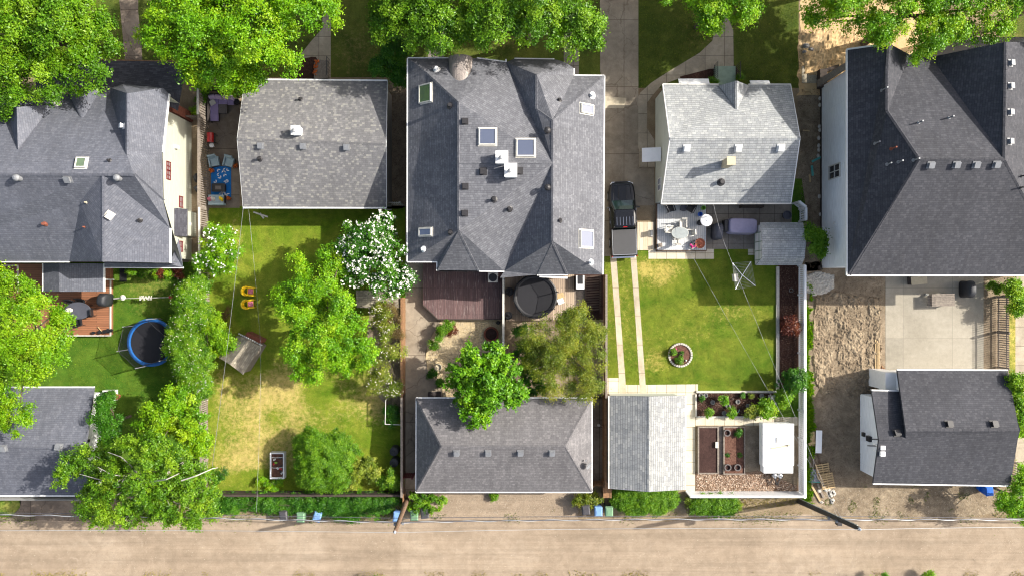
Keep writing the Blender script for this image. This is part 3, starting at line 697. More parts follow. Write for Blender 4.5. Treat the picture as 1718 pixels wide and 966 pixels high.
lawn('side_grass', [(1327, 300), (1345, 300), (1352, 350), (1352, 374), (1328, 374), (1322, 345)], M['lawn1'], 2, [(0, 0, 1, 1, 0)], 0.5)
sheet('mulch_bed', [(1305, 445), (1340, 445), (1340, 662), (1305, 662)], M['mulch'], 2)
sheet('mulch_bed', [(1168, 657), (1302, 657), (1302, 698), (1168, 698)], M['mulch'], 2)
sheet('grass_bed', [(1302, 650), (1340, 650), (1340, 700), (1302, 700)], M['lawn1'], 2)
sheet('soil_bed', [(1247, 713), (1340, 713), (1340, 826), (1247, 826)], M['dark_dirt'], 2)
sheet('mulch_bed', [(1166, 790), (1284, 790), (1310, 804), (1340, 812), (1340, 826), (1166, 826)], M['tanmulch'], 3, rag=0.05)
# fifth lot
sheet('brown_dirt', [(1352, 440), (1486, 440), (1486, 820), (1362, 820), (1358, 640)], M['dark_dirt'], 1, rag=0.08)
sheet('patio', [(1485.5, 455), (1650, 455), (1650, 640), (1485.5, 640)], M['pale_concrete'], 3)
sheet('garden_bed', [(1650, 460), (1694, 460), (1694, 650), (1650, 650)], M['dark_dirt'], 2)
lawn('side_grass', [(1693, 480), (1703.5, 480), (1703.5, 640), (1693, 640)], M['lawn4'], 3, [(1698, 560, 20, 90, .4)], 0.5)
sheet('side_walk', [(1703.5, 440), (1780, 440), (1780, 900), (1703.5, 830)], M['walk'], 3)
sheet('yard_dirt', [(1362, 815), (1690, 815), (1690, 858), (1600, 868), (1362, 866)], M['tilled'], 2, rag=0.12)
lawn('far_lawn', [(1780, 440), (2400, 440), (2400, 830), (1780, 830)], M['lawn1'], 1, [(0, 0, 1, 1, 0)], 2)

# tilled soil: displaced grid
def rough_patch(name, poly, m, amp, step, lvl, fn):
    x0 = min(p[0] for p in poly); x1 = max(p[0] for p in poly); y0 = min(p[1] for p in poly); y1 = max(p[1] for p in poly)
    ds = step*S; nx = int((x1-x0)/ds)+1; ny = int((y1-y0)/ds)+1; vs = []; fs = []; ins = {}
    for j in range(ny+1):
        for i in range(nx+1):
            px = x0+i*ds; py = y0+j*ds; ok = inpoly(px, py, poly); z = 0.004*lvl+(max(0, fn(px, py))*amp if ok else -0.02)
            vs.append((X(px), Y(py), z)); ins[(i, j)] = ok
    for j in range(ny):
        for i in range(nx):
            if ins[(i, j)] or ins[(i+1, j)] or ins[(i, j+1)] or ins[(i+1, j+1)]:
                a = j*(nx+1)+i; fs.append((a+nx+1, a+nx+2, a+1, a))
    mb = MB(); mb.add(vs, fs); return struct(mb, name, m)
from mathutils import noise as mnoise
def nz(px, py, s, o=0): return mnoise.noise(Vector((px*s, py*s, o)))
rough_patch('tilled_soil', [(1368, 498), (1400, 490), (1440, 496), (1474, 500), (1479, 560), (1478, 620), (1462, 652), (1430, 668), (1404, 654), (1380, 662), (1368, 640), (1364, 600), (1362, 560)], M['tilled'], 0.2, 0.07, 2,
    lambda x, y: 0.4+0.6*nz(x, y, 0.05)+0.5*nz(x, y, 0.13, 3)+0.42*nz(x, y, .3, 5)+0.2*nz(x, y, .6, 6)-.5*max(0, nz(x, y, .03, 9))-.5*math.exp(-((x-1399-(y-570)*.06)/5)**2)-.5*math.exp(-((x-1452)/5)**2))
rough_patch('dirt_mound', [(1345, 60), (1380, 50), (1440, 56), (1500, 40), (1500, 100), (1424, 100), (1410, 130), (1350, 125)], M['sand'], 0.22, 0.12, 3,
    lambda x, y: 0.35+0.7*nz(x, y, 0.06)+0.4*nz(x, y, 0.25, 3))
rough_patch('gravel_spill', [(1352, 462), (1372, 455), (1400, 462), (1400, 482), (1386, 492), (1362, 496), (1350, 485)], M['stone'], 0.12, 0.08, 2,
    lambda x, y: 0.5+0.7*nz(x, y, 0.3)+0.4*nz(x, y, .8, 2))
# loose cover (uncountable)
def gr(name, polys, n, m=M['grass_blade'], h=0.055, w=0.03): tuftfield(name, scatter(polys, n), m, h, w)
gr('grass', [[(190, 450), (345, 450), (345, 700), (120, 700), (110, 566), (190, 566)]], 16000, h=0.07)
gr('grass', [[(352, 350), (676, 350), (676, 822), (352, 822)]], 26000)
gr('dry_grass', [[(360, 600), (560, 600), (540, 815), (360, 815)]], 9000, M['grass_dry'], 0.05, 0.03)
gr('grass', [[(1070, 436), (1304, 436), (1304, 654), (1086, 640)]], 16000)
gr('grass', [[(1034, 432), (1057, 432), (1074, 640), (1050, 640)], [(1014, 432), (1023, 432), (1039, 630), (1014, 630)]], 4000)
gr('grass', [[(1072, 0), (1195, 0), (1195, 60), (1120, 118), (1072, 150)], [(1222, 0), (1338, 0), (1338, 140), (1250, 138), (1232, 50)]], 10000, h=.08)
gr('weeds', [[(1350, 500), (1356, 520), (1358, 570), (1354, 600), (1359, 650), (1364, 700), (1355, 760), (1360, 840), (1349, 840)]], 5000, M['leaf_mid'], 0.25, 0.09)
gr('weeds', [[(1150, 833), (1345, 833), (1345, 845), (1250, 855), (1150, 860)]], 2500, M['grass_dry'], 0.1, 0.04)
gr('weeds', [[(350, 828), (676, 828), (676, 846), (350, 846)]], 3000, M['leaf_deep'], 0.2, 0.08)
chips('bark_chips', scatter([[(1306, 447), (1338, 447), (1338, 660), (1306, 660)], [(1169, 659), (1300, 659), (1300, 696), (1169, 696)], [(1214, 716), (1246, 716), (1246, 790), (1214, 790)]], 9000, 0.02), M['chip'], 0.09)
chips('pale_wood_chips', scatter([[(1168, 794), (1284, 794), (1336, 814), (1336, 824), (1168, 824)]], 5000, 0.02), M['chip_pale'], 0.11)
chips('garden_pebbles', scatter([[(742, 538), (843, 538), (843, 666), (748, 666), (720, 624), (718, 576)]], 9000, 0.01), M['pebble'], 0.07)
chips('alley_stones', scatter([[(0, 872), (1718, 870), (1718, 966), (0, 966)], [(745, 830), (960, 830), (1000, 868), (700, 868)], [(1365, 820), (1680, 820), (1680, 866), (1365, 866)]], 15000, 0.005), M['pebble'], 0.055)
chips('soil_clods', scatter([[(1362, 460), (1480, 460), (1480, 815), (1362, 815)]], 6000, 0.02), M['clod'], 0.08, hz=0.03)
chips('leaf_litter', scatter([[(650, 145), (682, 145), (682, 345), (650, 345)], [(1340, 150), (1376, 150), (1376, 450), (1346, 450)], [(1340, 50), (1420, 50), (1420, 140), (1340, 140)]], 5000, 0.01), M['clod'], 0.09)

def wscatter(x0, x1, y0, y1, n, sc, th, z=0.0):
    out = []
    for _ in range(n):
        x = rnd.uniform(x0, x1); y = rnd.gauss((y0+y1)/2, (y1-y0)/3)
        if nz(x, y, sc, 4) > th: out.append((X(x), Y(y), z))
    return np.array(out)
tuftfield('weeds', wscatter(0, 1718, 860, 876, 9000, 0.02, 0.12), M['grass_blade'], 0.09, 0.05)
tuftfield('weeds', wscatter(350, 676, 840, 868, 6000, 0.03, 0.05), M['leaf_mid'], 0.12, 0.06)
tuftfield('weeds', wscatter(1362, 1700, 818, 866, 9000, 0.05, 0.32), M['grass_blade'], 0.08, 0.05)
tuftfield('weeds', wscatter(0, 1718, 958, 970, 6000, 0.02, 0.1), M['grass_dry'], 0.1, 0.05)

wp = scatter([[(1347, 470), (1362, 480), (1364, 640), (1368, 700), (1362, 846), (1347, 846)]], 6000); wp = wp[[nz(p[0]*S, p[1]*S, .05, 4) > 0 for p in wp]]
tuftfield('weeds', wp, M['leaf_bright'], 0.22, 0.1)
# ================================================================ HOUSE 1 (left)
h1 = thing('house', 'large cream sided house with blue grey gabled roof and red windows, at the left edge', 'house', W(120, 290))
r1 = Roof('roof', dict(
    A=(-200,292,9.0), B=(171.5,292,9.0), B2=(224,292,9.0), C=(-200,439,5.0), D=(116,439,5.0), E=(172,439,6.6),
    V1=(135,338,7.6), F=(274,337,6.3), Gp=(307,449,3.4), Ee=(285,383,5.3), E3=(285,441,5.3),
    Nl=(-200,158,5.4), N1=(120,158,5.4), N2=(184,158,5.4), L0=(186,148,5.6), Lc=(205,142,5.9), R0=(214,157,8.2), R1=(213,260,8.6), E0=(274,148,5.7), E1=(283,158,5.5), E2=(272,256,6.6),
    ), ['A B V1 D C', 'B E D V1', 'B Ee E3 E', 'B B2 F Ee', 'A Nl N1 N2 R1 B', 'N2 L0 R0 R1', 'L0 Lc R0', 'Lc E0 E1 R0', 'R0 E1 E2 R1', 'R1 E2 B2 B', 'B2 E2 F'], M['sh1'], h1)
r1b = Roof('dormer_roof', dict(a=(28,180,7.9), b=(30,250,8.2), c=(8,178,5.9), d=(88,176,5.9)), ['a b d', 'c b a'], M['sh1'], h1, .12)
r1.gutters(['C D', 'Ee E3', 'E1 E2'], M['white'], h1, 0.12)
ridges(r1, ['A B', 'B B2', 'B E', 'R0 R1', 'B2 F'], M['sh1'], h1)
k1 = Roof('lower_roof', dict(a=(175,441,3.6), b=(285,443,3.6), c=(300,400,3.7), d=(307,449,3.2), e=(175,448.5,3.2)), ['a b c d e'], M['sh1'], h1, 0.1)
k1.gutters(['e d'], M['white'], h1, 0.1)
fr = Roof('porch_roof', dict(a=(60,99,3.2), b=(310,103.5,3.2), c=(304,150,3.8), d=(298,186,3.9), e=(262,165,4.2), f=(60,150,4.2)), ['a b c e f', 'c d e'], M['sh1b'], h1, 0.12)  # tree shade is in the darker shingle colour
fr.gutters(['a b'], M['orangewood'], h1, 0.09)
pr = Roof('rear_porch_roof', dict(a=(72,442,2.9), b=(99.5,442,3.5), c=(174,442,2.95), d=(174,489,2.95), e=(99.5,489,3.5), f=(72,489,2.9)), ['a b e f', 'b c d e'], M['sh1'], h1, 0.12)
pr.gutters(['c d', 'a f'], M['white'], h1, 0.09)
xe = X(321.5); xw = X(-190)
walls(h1, [(xw, Y(430), 4.7), (X(150), Y(430), 4.7), (xe, Y(436), 3.1), (xe, Y(400), 4.4), (xe, Y(335), 5.5), (xe, Y(280), 5.8), (xe, Y(230), 4.9), (xe, Y(207), 3.5), (xw, Y(207), 3.5)], M['cream'])
mb = MB(); mb.box(X(303), X(324), Y(205), Y(190), 0, 3.2); mb.build('stair_wall', M['brick'], h1)
Q = r1.P
def low(v, z): return Vector((v.x, v.y, z))
for ids in (('D', 'E', 'E3'), ('L0', 'Lc', 'E0', 'E1'), ('N1', 'N2', 'L0')):
    ps = [Q[i]+Vector((-.06, .12 if 'D' in ids else -.22, -.18)) for i in ids]; mb = MB(); mb.poly([low(ps[0], 3.8)]+ps+[low(ps[-1], 3.8)]); mb.build('gable_wall', M['cream'], h1)
mb = MB(); wt = [Vector((xe, Y(y), z)) for y, z in ((207, 3.5), (230, 4.9), (280, 5.8), (335, 5.5), (436, 3.1))]; dn = Vector((-.05, 0, -.17))
mb.poly([wt[0], wt[1], Q['E1']+dn]); mb.poly([wt[1], wt[2], Q['E2']+dn]); mb.poly([wt[1], Q['E2']+dn, Q['E1']+dn]); mb.poly([wt[2], wt[3], Q['F']+dn]); mb.poly([wt[2], Q['F']+dn, Q['E2']+dn]); mb.poly([wt[3], wt[4], Q['Gp']+dn]); mb.poly([wt[3], Q['Gp']+dn, Q['F']+dn])
mb.build('soffit', M['soffit'], h1)
# barrel eyebrow dormer over the north eave
mb = MB(); pts = []
n = 12; ringA = []; ringB = []
for i in range(n+1):
    t = math.pi*i/n; x = -1.05*math.cos(t); z = 0.75*math.sin(t)
    a = W(140, 153, 5.3); ringA.append((a.x+x, a.y, a.z+z)); b = W(140, 205, 6.6); ringB.append((b.x+x*0.1, b.y, b.z+z*0.15))
mb.add(ringA+ringB, [(i, i+1, n+2+i, n+1+i) for i in range(n)]+[tuple(range(n+1))]); mb.build('eyebrow_dormer', M['sh1'], h1)
# windows on the east wall
for (wy, z, ww, hh, ml) in ((279, 3.62, 0.42, 0.5, 1), (294, 3.62, 0.42, 0.5, 1), (339, 1.75, 0.6, 0.5, 1), (413.5, 1.75, 0.55, 0.45, 1)):
    k = 1-z/H; window(h1, xe, Y(483+(wy-483))*1.0*k, z, ww+0.2, hh, (1, 0), M['redwin'], M['curtain'], ml)
# bay box with shed roof
mb = MB(); xb = xe+0.5; y0 = Y(398); y1 = Y(358); mb.box(xe, xb, y0, y1, 0.3, 1.95); mb.build('bay_wall', M['cream'], h1)
mb = MB(); mb.add([(xe, y0-.1, 2.75), (xe, y1+.1, 2.75), (xb+.1, y1+.1, 2.0), (xb+.1, y0-.1, 2.0), (xe, y0-.1, 1.9), (xe, y1+.1, 1.9), (xb+.1, y1+.1, 1.9), (xb+.1, y0-.1, 1.9)], [(0, 1, 2, 3), (4, 5, 6, 7), (0, 1, 5, 4), (1, 2, 6, 5), (2, 3, 7, 6), (3, 0, 4, 7)]); mb.build('bay_roof', M['sh1b'], h1)
mb = MB(); mb.box(xb, xb+0.03, Y(381), Y(376), 1.0, 1.35); mb.build('wall_vent', M['offwhite'], h1)
mb = MB(); mb.rbox(xe+.12, Y(247)*.95, 2.6, 0.24, 0.24, 0.3); mb.build('wall_light', M['white'], h1)
# back door, post and steps
mb = MB(); mb.box(X(182), X(196), Y(432), Y(430)+.02, 0.5, 2.7); mb.build('back_door', M['redwin'], h1)
mb = MB(); mb.box(X(190), X(192), Y(470), Y(468), 0, 2.7); mb.bar((X(176), Y(469), 2.7), (X(190), Y(469), 2.7), .12, .12); mb.build('porch_post', M['white'], h1)
mb = MB(); mb.box(X(13), X(14.5), Y(490), Y(440), 1.8, 2.6); mb.box(X(13), X(70), Y(448), Y(446.5), 2.5, 2.6); mb.box(X(69), X(70.5), Y(489), Y(448), 2.5, 2.6); mb.build('porch_beam', M['offwhite'], h1)
for px, py, kd, sz, hh, mt in ((34.5, 300, 'turbine', .42, .3, 'galv'), (201.5, 300, 'turbine', .42, .3, 'galv'), (114.5, 300.5, 'box', .4, .2, 'galv'), (76, 376, 'pipe', .22, .25, 'brick'), (183.5, 361, 'box', .42, .22, 'offwhite'),
        (235, 370, 'pipe', .2, .2, 'dark'), (208, 212, 'box', .3, .25, 'white'), (184, 269.5, 'pipe', .16, .2, 'dark'), (145, 340, 'pipe', .1, .15, 'tan'), (142, 381, 'pipe', .1, .15, 'brick'), (96, 174, 'pipe', .3, .3, 'offwhite')):
    rvent(r1, px, py, M[mt], h1, kd, sz, hh)
skylight(r1, 137, 274, 18, 18, M['offwhite'], M['greenglass'], h1)
# ================================================================ HOUSE 2
h2 = thing('house', 'square bungalow with mottled tan and grey shingle roof beside the rug patio', 'house', W(525, 241))
r2 = Roof('roof', dict(a=(411,133.5,2.9), b=(649.5,135.5,2.9), c=(647.5,241,4.4), d=(648,349,2.9), e=(408,348.5,2.9), f=(398,233,4.4)), ['a b c f', 'f c d e'], M['sh2'], h2)
r2.gutters(['a b', 'e d'], M['white'], h2, 0.12)
ridges(r2, ['f c'], M['sh2'], h2)
for a, b in (('b', 'c'), ('c', 'd'), ('a', 'f'), ('f', 'e')): mb = MB(); mb.bar(r2.P[a]-Vector((0, 0, .09)), r2.P[b]-Vector((0, 0, .09)), .06, .16); mb.build('rake_trim', M['white'], h2)
def gable_house(parent, x0, x1, yn, ys, ym, e, rd, m):
    walls(parent, [(x0, ys, e), (x1, ys, e), (x1, ym, rd), (x1, yn, e), (x0, yn, e), (x0, ym, rd)], m)
P2 = r2.P
gable_house(h2, P2['e'].x+.15, P2['d'].x-.1, P2['a'].y-.4, P2['e'].y+.4, P2['f'].y, 2.85, 4.15, M['grey_siding'])
def chimney(rf, px, py, w, d, h, m, parent, cap=None, capm=None, pot=True):
    c, n = rf.at(px, py); k = 1; c = W(px, py, c.z+h); base = c.z-h-0.5; mb = MB()
    mb.box(c.x-w/2, c.x+w/2, c.y-d/2, c.y+d/2, base, c.z-0.06); ch = mb.build('chimney', m, parent)
    mb = MB(); mb.box(c.x-w/2-.05, c.x+w/2+.05, c.y-d/2-.05, c.y+d/2+.05, c.z-0.06, c.z); mb.build('chimney_cap', capm or M['white'], ch)
    if pot:
        mb = MB(); mb.tube((c.x-.08, c.y-.08, c.z), (c.x-.08, c.y-.08, c.z+.22), .09, 10); mb.tube((c.x-.08, c.y-.08, c.z+.22), (c.x-.08, c.y-.08, c.z+.27), .15, 10, .04); mb.build('flue', M['galv'], ch)
    return ch
chimney(r2, 495.5, 218.5, .56, .56, .75, M['white'], h2)
for px, py, kd, sz, hh, mt in ((437.5, 245, 'box', .36, .2, 'galv'), (508.5, 245.5, 'box', .36, .2, 'galv'), (581.5, 247.5, 'box', .36, .2, 'galv'), (504.5, 167, 'pipe', .2, .25, 'dark'), (436, 267, 'pipe', .24, .3, 'dark')):
    rvent(r2, px, py, M[mt], h2, kd, sz, hh)
mb = MB(); a = W(408, 350, 2.7); mb.path([a, (a.x+.1, a.y+.2, 1.4), (a.x+.1, a.y+.3, .1)], .05); mb.build('downpipe', M['white'], h2); mb = MB(); b = W(646.5, 352, 2.7); mb.path([b, (b.x, b.y+.3, .1)], .05); mb.build('downpipe', M['white'], h2)
mb = MB(); mb.box(X(529), X(553), Y(134), Y(108), 0, .35); mb.box(X(529), X(553), Y(108), Y(102), 0, .18); mb.build('front_step', M['oldwood'], h2)
mb = MB()
for i in range(6): mb.tube((X(555), Y(104+i*6), .3), (X(555), Y(104+i*6), 1.2), .02, 6)
mb.tube((X(555), Y(104), 1.2), (X(555), Y(134), 1.2), .03, 6); mb.build('railing', M['dark'], h2)
# ================================================================ HOUSE 3
h3 = thing('house', 'big central house with grey cross gabled roof, skylights and two white chimneys', 'house', W(848, 280))
r3 = Roof('roof', dict(
    nw=(684,98,5.50), p1=(716,122,6.26), p2=(770,172,7.88), p3=(770,386,7.88), sw1=(733.5,439,5.62), sw=(683.5,439,5.50), sw2=(733.5,454,5.50), s1=(804,454.5,5.50), s2=(846,455,5.50),
    rw=(770,274,8.16), re=(927.5,274,8.16), n1=(753,98,5.50), n2=(800,98,5.50), n3=(849,104.5,5.50), n3b=(863,99,5.50), g1=(901,126,7.21), g2=(901,183,7.59), h1=(927.5,202,8.07),
    n4=(930,100,5.50), n5=(947,104,5.50), n6=(963,115,5.50), n7=(963,127,5.50), ne=(1014,127.5,5.50), se=(1011.5,460.5,5.50), s5=(953,460.5,5.50), h2=(927.5,404.5,8.07), s4=(901,461,5.50), s3=(839,466,5.38), s3b=(838,455.5,5.50)),
    ['nw n1 p1', 'nw p1 p2 p3 sw1 sw', 'p3 sw2 s1', 'p3 sw1 sw2', 'p1 n1 n2 p2', 'p2 n2 n3 re rw', 'rw re s2 s1 p3', 'rw p3 p2', 'n3 n3b g1 g2 h1 re', 'n3b n4 g1', 'g1 n4 n5 n6 n7 h1 g2',
     'h1 n7 ne', 'h1 ne se s5 h2', 'h2 s5 s4', 're h1 h2', 're h2 s4 s3 s2'], M['sh3'], h3)
r3.gutters(['nw n1', 'n2 n3', 'n3b n4', 'n6 n7 ne', 'ne se', 'nw sw', 'sw sw1 sw2 s1 s2', 's4 s5', 'sw2 s1'], M['white'], h3, 0.12)
ridges(r3, ['p1 p2', 'p2 rw p3', 'rw re', 'g1 g2', 'g2 h1', 'h1 re h2', 'h1 ne', 'p3 sw2', 'p3 s1', 'h2 s5', 'h2 s4'], M['sh3'], h3)
P = r3.P
walls(h3, [(P['nw'].x+.4, P['nw'].y-.4, 5.3), (P['nw'].x+.4, P['sw'].y+.5, 5.3), (P['sw1'].x+.4, P['sw'].y+.5, 5.3), (P['sw1'].x+.4, P['sw2'].y+.5, 5.3), (P['se'].x-.3, P['se'].y+.5, 5.3), (P['ne'].x-.3, P['ne'].y-.4, 5.3), (P['n7'].x-.3, P['n7'].y-.4, 5.3), (P['n5'].x-.5, P['n4'].y-.4, 5.3)], M['grey_siding'])
# barrel dormer
mb = MB(); n = 14; ra = []; rb = []; rc_ = []
for i in range(n+1):
    t = math.pi*i/n; cx, sz_ = -math.cos(t), math.sin(t)
    a = W(772.5, 97.5, 5.7); b = W(772.5, 140, 6.4); ra.append((a.x+.82*cx, a.y, a.z+.75*sz_)); rb.append((b.x+.82*cx, b.y, 6.0+.75*sz_)); c = W(772.5, 153, 6.7); rc_.append((c.x+.62*cx, c.y, 6.2+.5*sz_))
mb.add(ra+rb+rc_, [(i, i+1, n+2+i, n+1+i) for i in range(n)]+[(n+1+i, n+2+i, 2*n+3+i, 2*n+2+i) for i in range(n)]+[tuple(range(n+1)), tuple(range(2*n+2, 3*n+3))]); mb.build('barrel_dormer', M['metal_roof'], h3)
mb = MB(); mb.bar(P['n3']+Vector((0, 0, .1)), W(849, 100, 5.7), .1, .1); mb.build('gable_trim', M['white'], h3); mb = MB(); mb.bar(W(905, 463.5, 5.2), W(952, 466, 5.2), .14, .2); mb.build('gable_trim', M['white'], h3)
for cx, cy, w, h, g in ((714.5, 157.5, 22, 31, 'greenglass'), (818, 230, 29, 29, 'skyglass'), (882, 248.5, 31, 30, 'skyglass'), (984, 183.5, 23, 16, 'skyglass'), (714.5, 389.5, 23, 13, 'skyglass'), (983, 401, 24, 29, 'skyglass')):
    skylight(r3, cx, cy, w, h, M['offwhite'], M[g], h3)
chimney(r3, 842, 263.7, .72, .72, .75, M['white'], h3); chimney(r3, 857, 285.5, .72, .8, .8, M['white'], h3)
for px, py, kd, sz, hh, mt in ((780, 204, 'box', .34, .16, 'dark'), (780.5, 313, 'box', .34, .16, 'dark'), (810.6, 288, 'box', .38, .2, 'dark'), (871, 287, 'box', .38, .2, 'dark'), (779.6, 358, 'box', .34, .16, 'dark'),
        (754.7, 178, 'pipe', .28, .3, 'dark'), (755.6, 390, 'pipe', .24, .3, 'dark'), (829, 335, 'pipe', .26, .3, 'dark'), (855, 351, 'pipe', .26, .3, 'dark'), (939, 168, 'pipe', .2, .2, 'dark'), (918, 316, 'turbine', .4, .3, 'dark'),
        (918, 221, 'turbine', .42, .3, 'dark'), (733, 117, 'pipe', .3, .3, 'white'), (994, 160.5, 'pipe', .3, .3, 'white'), (710.6, 418, 'pipe', .26, .5, 'white'), (992, 440, 'pipe', .26, .5, 'white'), (940, 370, 'pipe', .2, .2, 'dark')):
    rvent(r3, px, py, M[mt], h3, kd, sz, hh)
# ================================================================ HOUSE 4
h4 = thing('house', 'bungalow with pale grey shingle roof and small entry gable, beside the parked truck', 'house', W(1220, 241))
r4 = Roof('roof', dict(a=(1112,141.5,2.7), b=(1206,142,2.7), f1=(1236,184,4.0), c=(1256,142,2.7), d=(1326.5,142,2.7), e=(1342.5,232,4.9), f=(1327,341.5,2.7), g=(1109.5,342,2.7), h=(1124,233,4.9), i=(1205.5,144,2.9), j=(1236,136,4.0), k=(1257.5,144,2.9)),
    ['a b f1 h', 'h f1 e', 'f1 c d e', 'h e f g', 'i j f1', 'j k f1'], M['sh4'], h4)
r4.gutters(['g f', 'a b', 'c d'], M['offwhite'], h4, 0.11)
ridges(r4, ['h e', 'j f1'], M['sh4'], h4)
P = r4.P
for a, b in (('a', 'h'), ('h', 'g'), ('d', 'e'), ('e', 'f')): mb = MB(); mb.bar(P[a]-Vector((0, 0, .1)), P[b]-Vector((0, 0, .1)), .06, .18); mb.build('rake_trim', M['white'], h4)
walls(h4, [(X(1099.5), P['g'].y+.35, 2.6), (P['f'].x-.25, P['f'].y+.35, 2.6), (P['f'].x-.25, P['h'].y, 4.6), (P['f'].x-.25, P['a'].y-.35, 2.6), (X(1099.5), P['a'].y-.35, 2.6), (X(1099.5), P['h'].y, 4.6)], M['mint'])
chimney(r4, 1227, 270, .5, .5, 1.25, M['tan'], h4, capm=M['tan'], pot=False)
for px, py, kd, sz, hh, mt in ((1152, 248.5, 'box', .4, .22, 'white'), (1238.5, 248.5, 'box', .42, .22, 'white'), (1309.6, 248, 'box', .42, .22, 'white'), (1209.6, 306, 'pipe', .34, .3, 'dark')):
    rvent(r4, px, py, M[mt], h4, kd, sz, hh)
mb = MB(); z = 2.3; p = W(1078, 248, z); q = W(1106, 271.5, z); mb.add([(p.x, q.y, 2.15), (q.x+.1, q.y, 2.45), (q.x+.1, p.y, 2.45), (p.x, p.y, 2.15), (p.x, q.y, 2.08), (q.x+.1, q.y, 2.38), (q.x+.1, p.y, 2.38), (p.x, p.y, 2.08)], [(0, 1, 2, 3), (4, 5, 6, 7), (0, 1, 5, 4), (1, 2, 6, 5), (2, 3, 7, 6), (3, 0, 4, 7)]); mb.build('door_canopy', M['whitemetal'], h4)
mb = MB(); mb.box(X(1072), X(1098), Y(281), Y(250), 0, .16); mb.build('side_step', M['walk'], h4)
mb = MB(); mb.box(X(1099.5)-.03, X(1099.5), Y(272), Y(262), .2, 2.2); mb.build('side_door', M['white'], h4)
window(h4, X(1099.5), Y(315), 1.6, .9, .9, (-1, 0), M['white'], M['winglass'])
for a, b, c, d in ((1139, 1190, 131, 142), (1259.5, 1292, 134, 142)):
    p = W(a, c, 2.2); q = W(b, d, 2.2); mb = MB(); mb.add([(p.x, p.y, 2.0), (q.x, p.y, 2.0), (q.x, q.y-.25, 2.45), (p.x, q.y-.25, 2.45), (p.x, p.y, 1.92), (q.x, p.y, 1.92), (q.x, q.y-.25, 2.37), (p.x, q.y-.25, 2.37)], [(0, 1, 2, 3), (4, 5, 6, 7), (0, 1, 5, 4), (1, 2, 6, 5), (2, 3, 7, 6), (3, 0, 4, 7)]); mb.build('window_awning', M['whitemetal'], h4)
mb = MB(); mb.box(X(1197.5), X(1231), Y(150), Y(114.5), 0, .45); mb.build('front_landing', M['mintstep'], h4)
for xx in (1196, 1233):
    mb = MB()
    for i in range(9): mb.tube((X(xx), Y(113+i*3.2), .3), (X(xx), Y(113+i*3.2), 1.3), .018, 6)
    for z in (.5, 1.3): mb.tube((X(xx), Y(113), z), (X(xx), Y(139), z), .028, 6)
    mb.build('railing', M['black'], h4)
# ================================================================ HOUSE 5
h5 = thing('house', 'large white sided house with dark grey hipped roof, at the right edge', 'house', W(1600, 280))
r5 = Roof('roof', dict(
    a=(1421.5,83,6.2), b=(1492,73.5,7.8), b2=(1489,118,8.0), b3=(1489,186,8.2), h=(1544,267,9.6), sw=(1421.5,462,6.2), sw2=(1426,462,6.2), n1=(1526,92,6.3), n2=(1562,96,6.3), g=(1688,70.5,9.2), r=(1685.5,267,9.6), se=(1790,462,6.2), r2=(1770,74,6.3), r3=(1790,110,6.2)),
    ['a b b3 h sw2 sw', 'b n1 b3', 'n1 n2 r h b3', 'n2 g r', 'g r2 r3 se r', 'h r se sw2'], M['sh5'], h5)
r5.gutters(['sw se', 'a sw', 'a b'], M['white'], h5, 0.11)
ridges(r5, ['b b2 b3', 'b3 h', 'h r', 'g r', 'h sw2', 'r se'], M['sh5'], h5)
P = r5.P
x5 = X(1376.5)
walls(h5, [(x5, Y(449.5), 6.0), (X(1740), Y(449.5), 6.0), (X(1740), Y(110), 6.0), (X(1500), Y(110), 6.0), (X(1430), Y(147), 6.0), (x5, Y(147), 6.0)], M['white_siding'])
window(h5, x5, Y(287)*.95, 2.4, 1.0, 1.7, (-1, 0), M['offwhite'], M['winglass'], 1, .1)
mb = MB(); mb.box(x5-.06, x5, Y(381), Y(376.5), 2.2, 2.5); mb.build('wall_vent', M['white'], h5)
mb = MB(); mb.box(X(1372), x5+.02, Y(452), Y(446), 0, .3); mb.bar((x5-.02, Y(147), .12), (x5-.02, Y(449), .12), .04, .24); mb.build('foundation', M['darkfence'], h5)
mb = MB(); mb.add([W(1371, 146, .9), W(1425, 112, 5.4), W(1425, 101, 5.4), W(1371, 135, .9)], [(0, 1, 2, 3)]); mb.build('side_porch_roof', M['oldwood'], h5, solid=.12)
mb = MB(); mb.box(X(1370), X(1382), Y(150), Y(120), 0, .6); mb.rbox(X(1392), Y(118), .4, 1.0, .25, .3, .3); mb.build('porch_base', M['darkfence'], h5)
for px, py in ((1694.7, 106.5), (1694, 145), (1693.4, 189), (1693, 238), (1561, 277), (1604, 276.5), (1637, 276.5), (1671, 276)): rvent(r5, px, py, M['galv'], h5, 'box', .36, .2)
for px, py, mt, hh in ((1479, 152, 'galv', .7), (1467.6, 241, 'galv', .6), (1488, 276, 'galv', .5), (1507, 272, 'galv', .5), (1532.5, 269, 'galv', .6), (1495, 250, 'brick', .6), (1541, 206, 'galv', .45), (1592, 198, 'galv', .45), (1713, 296, 'dark', .3), (1712, 315, 'dark', .3)):
    rvent(r5, px, py, M[mt], h5, 'pipe', .13, hh)
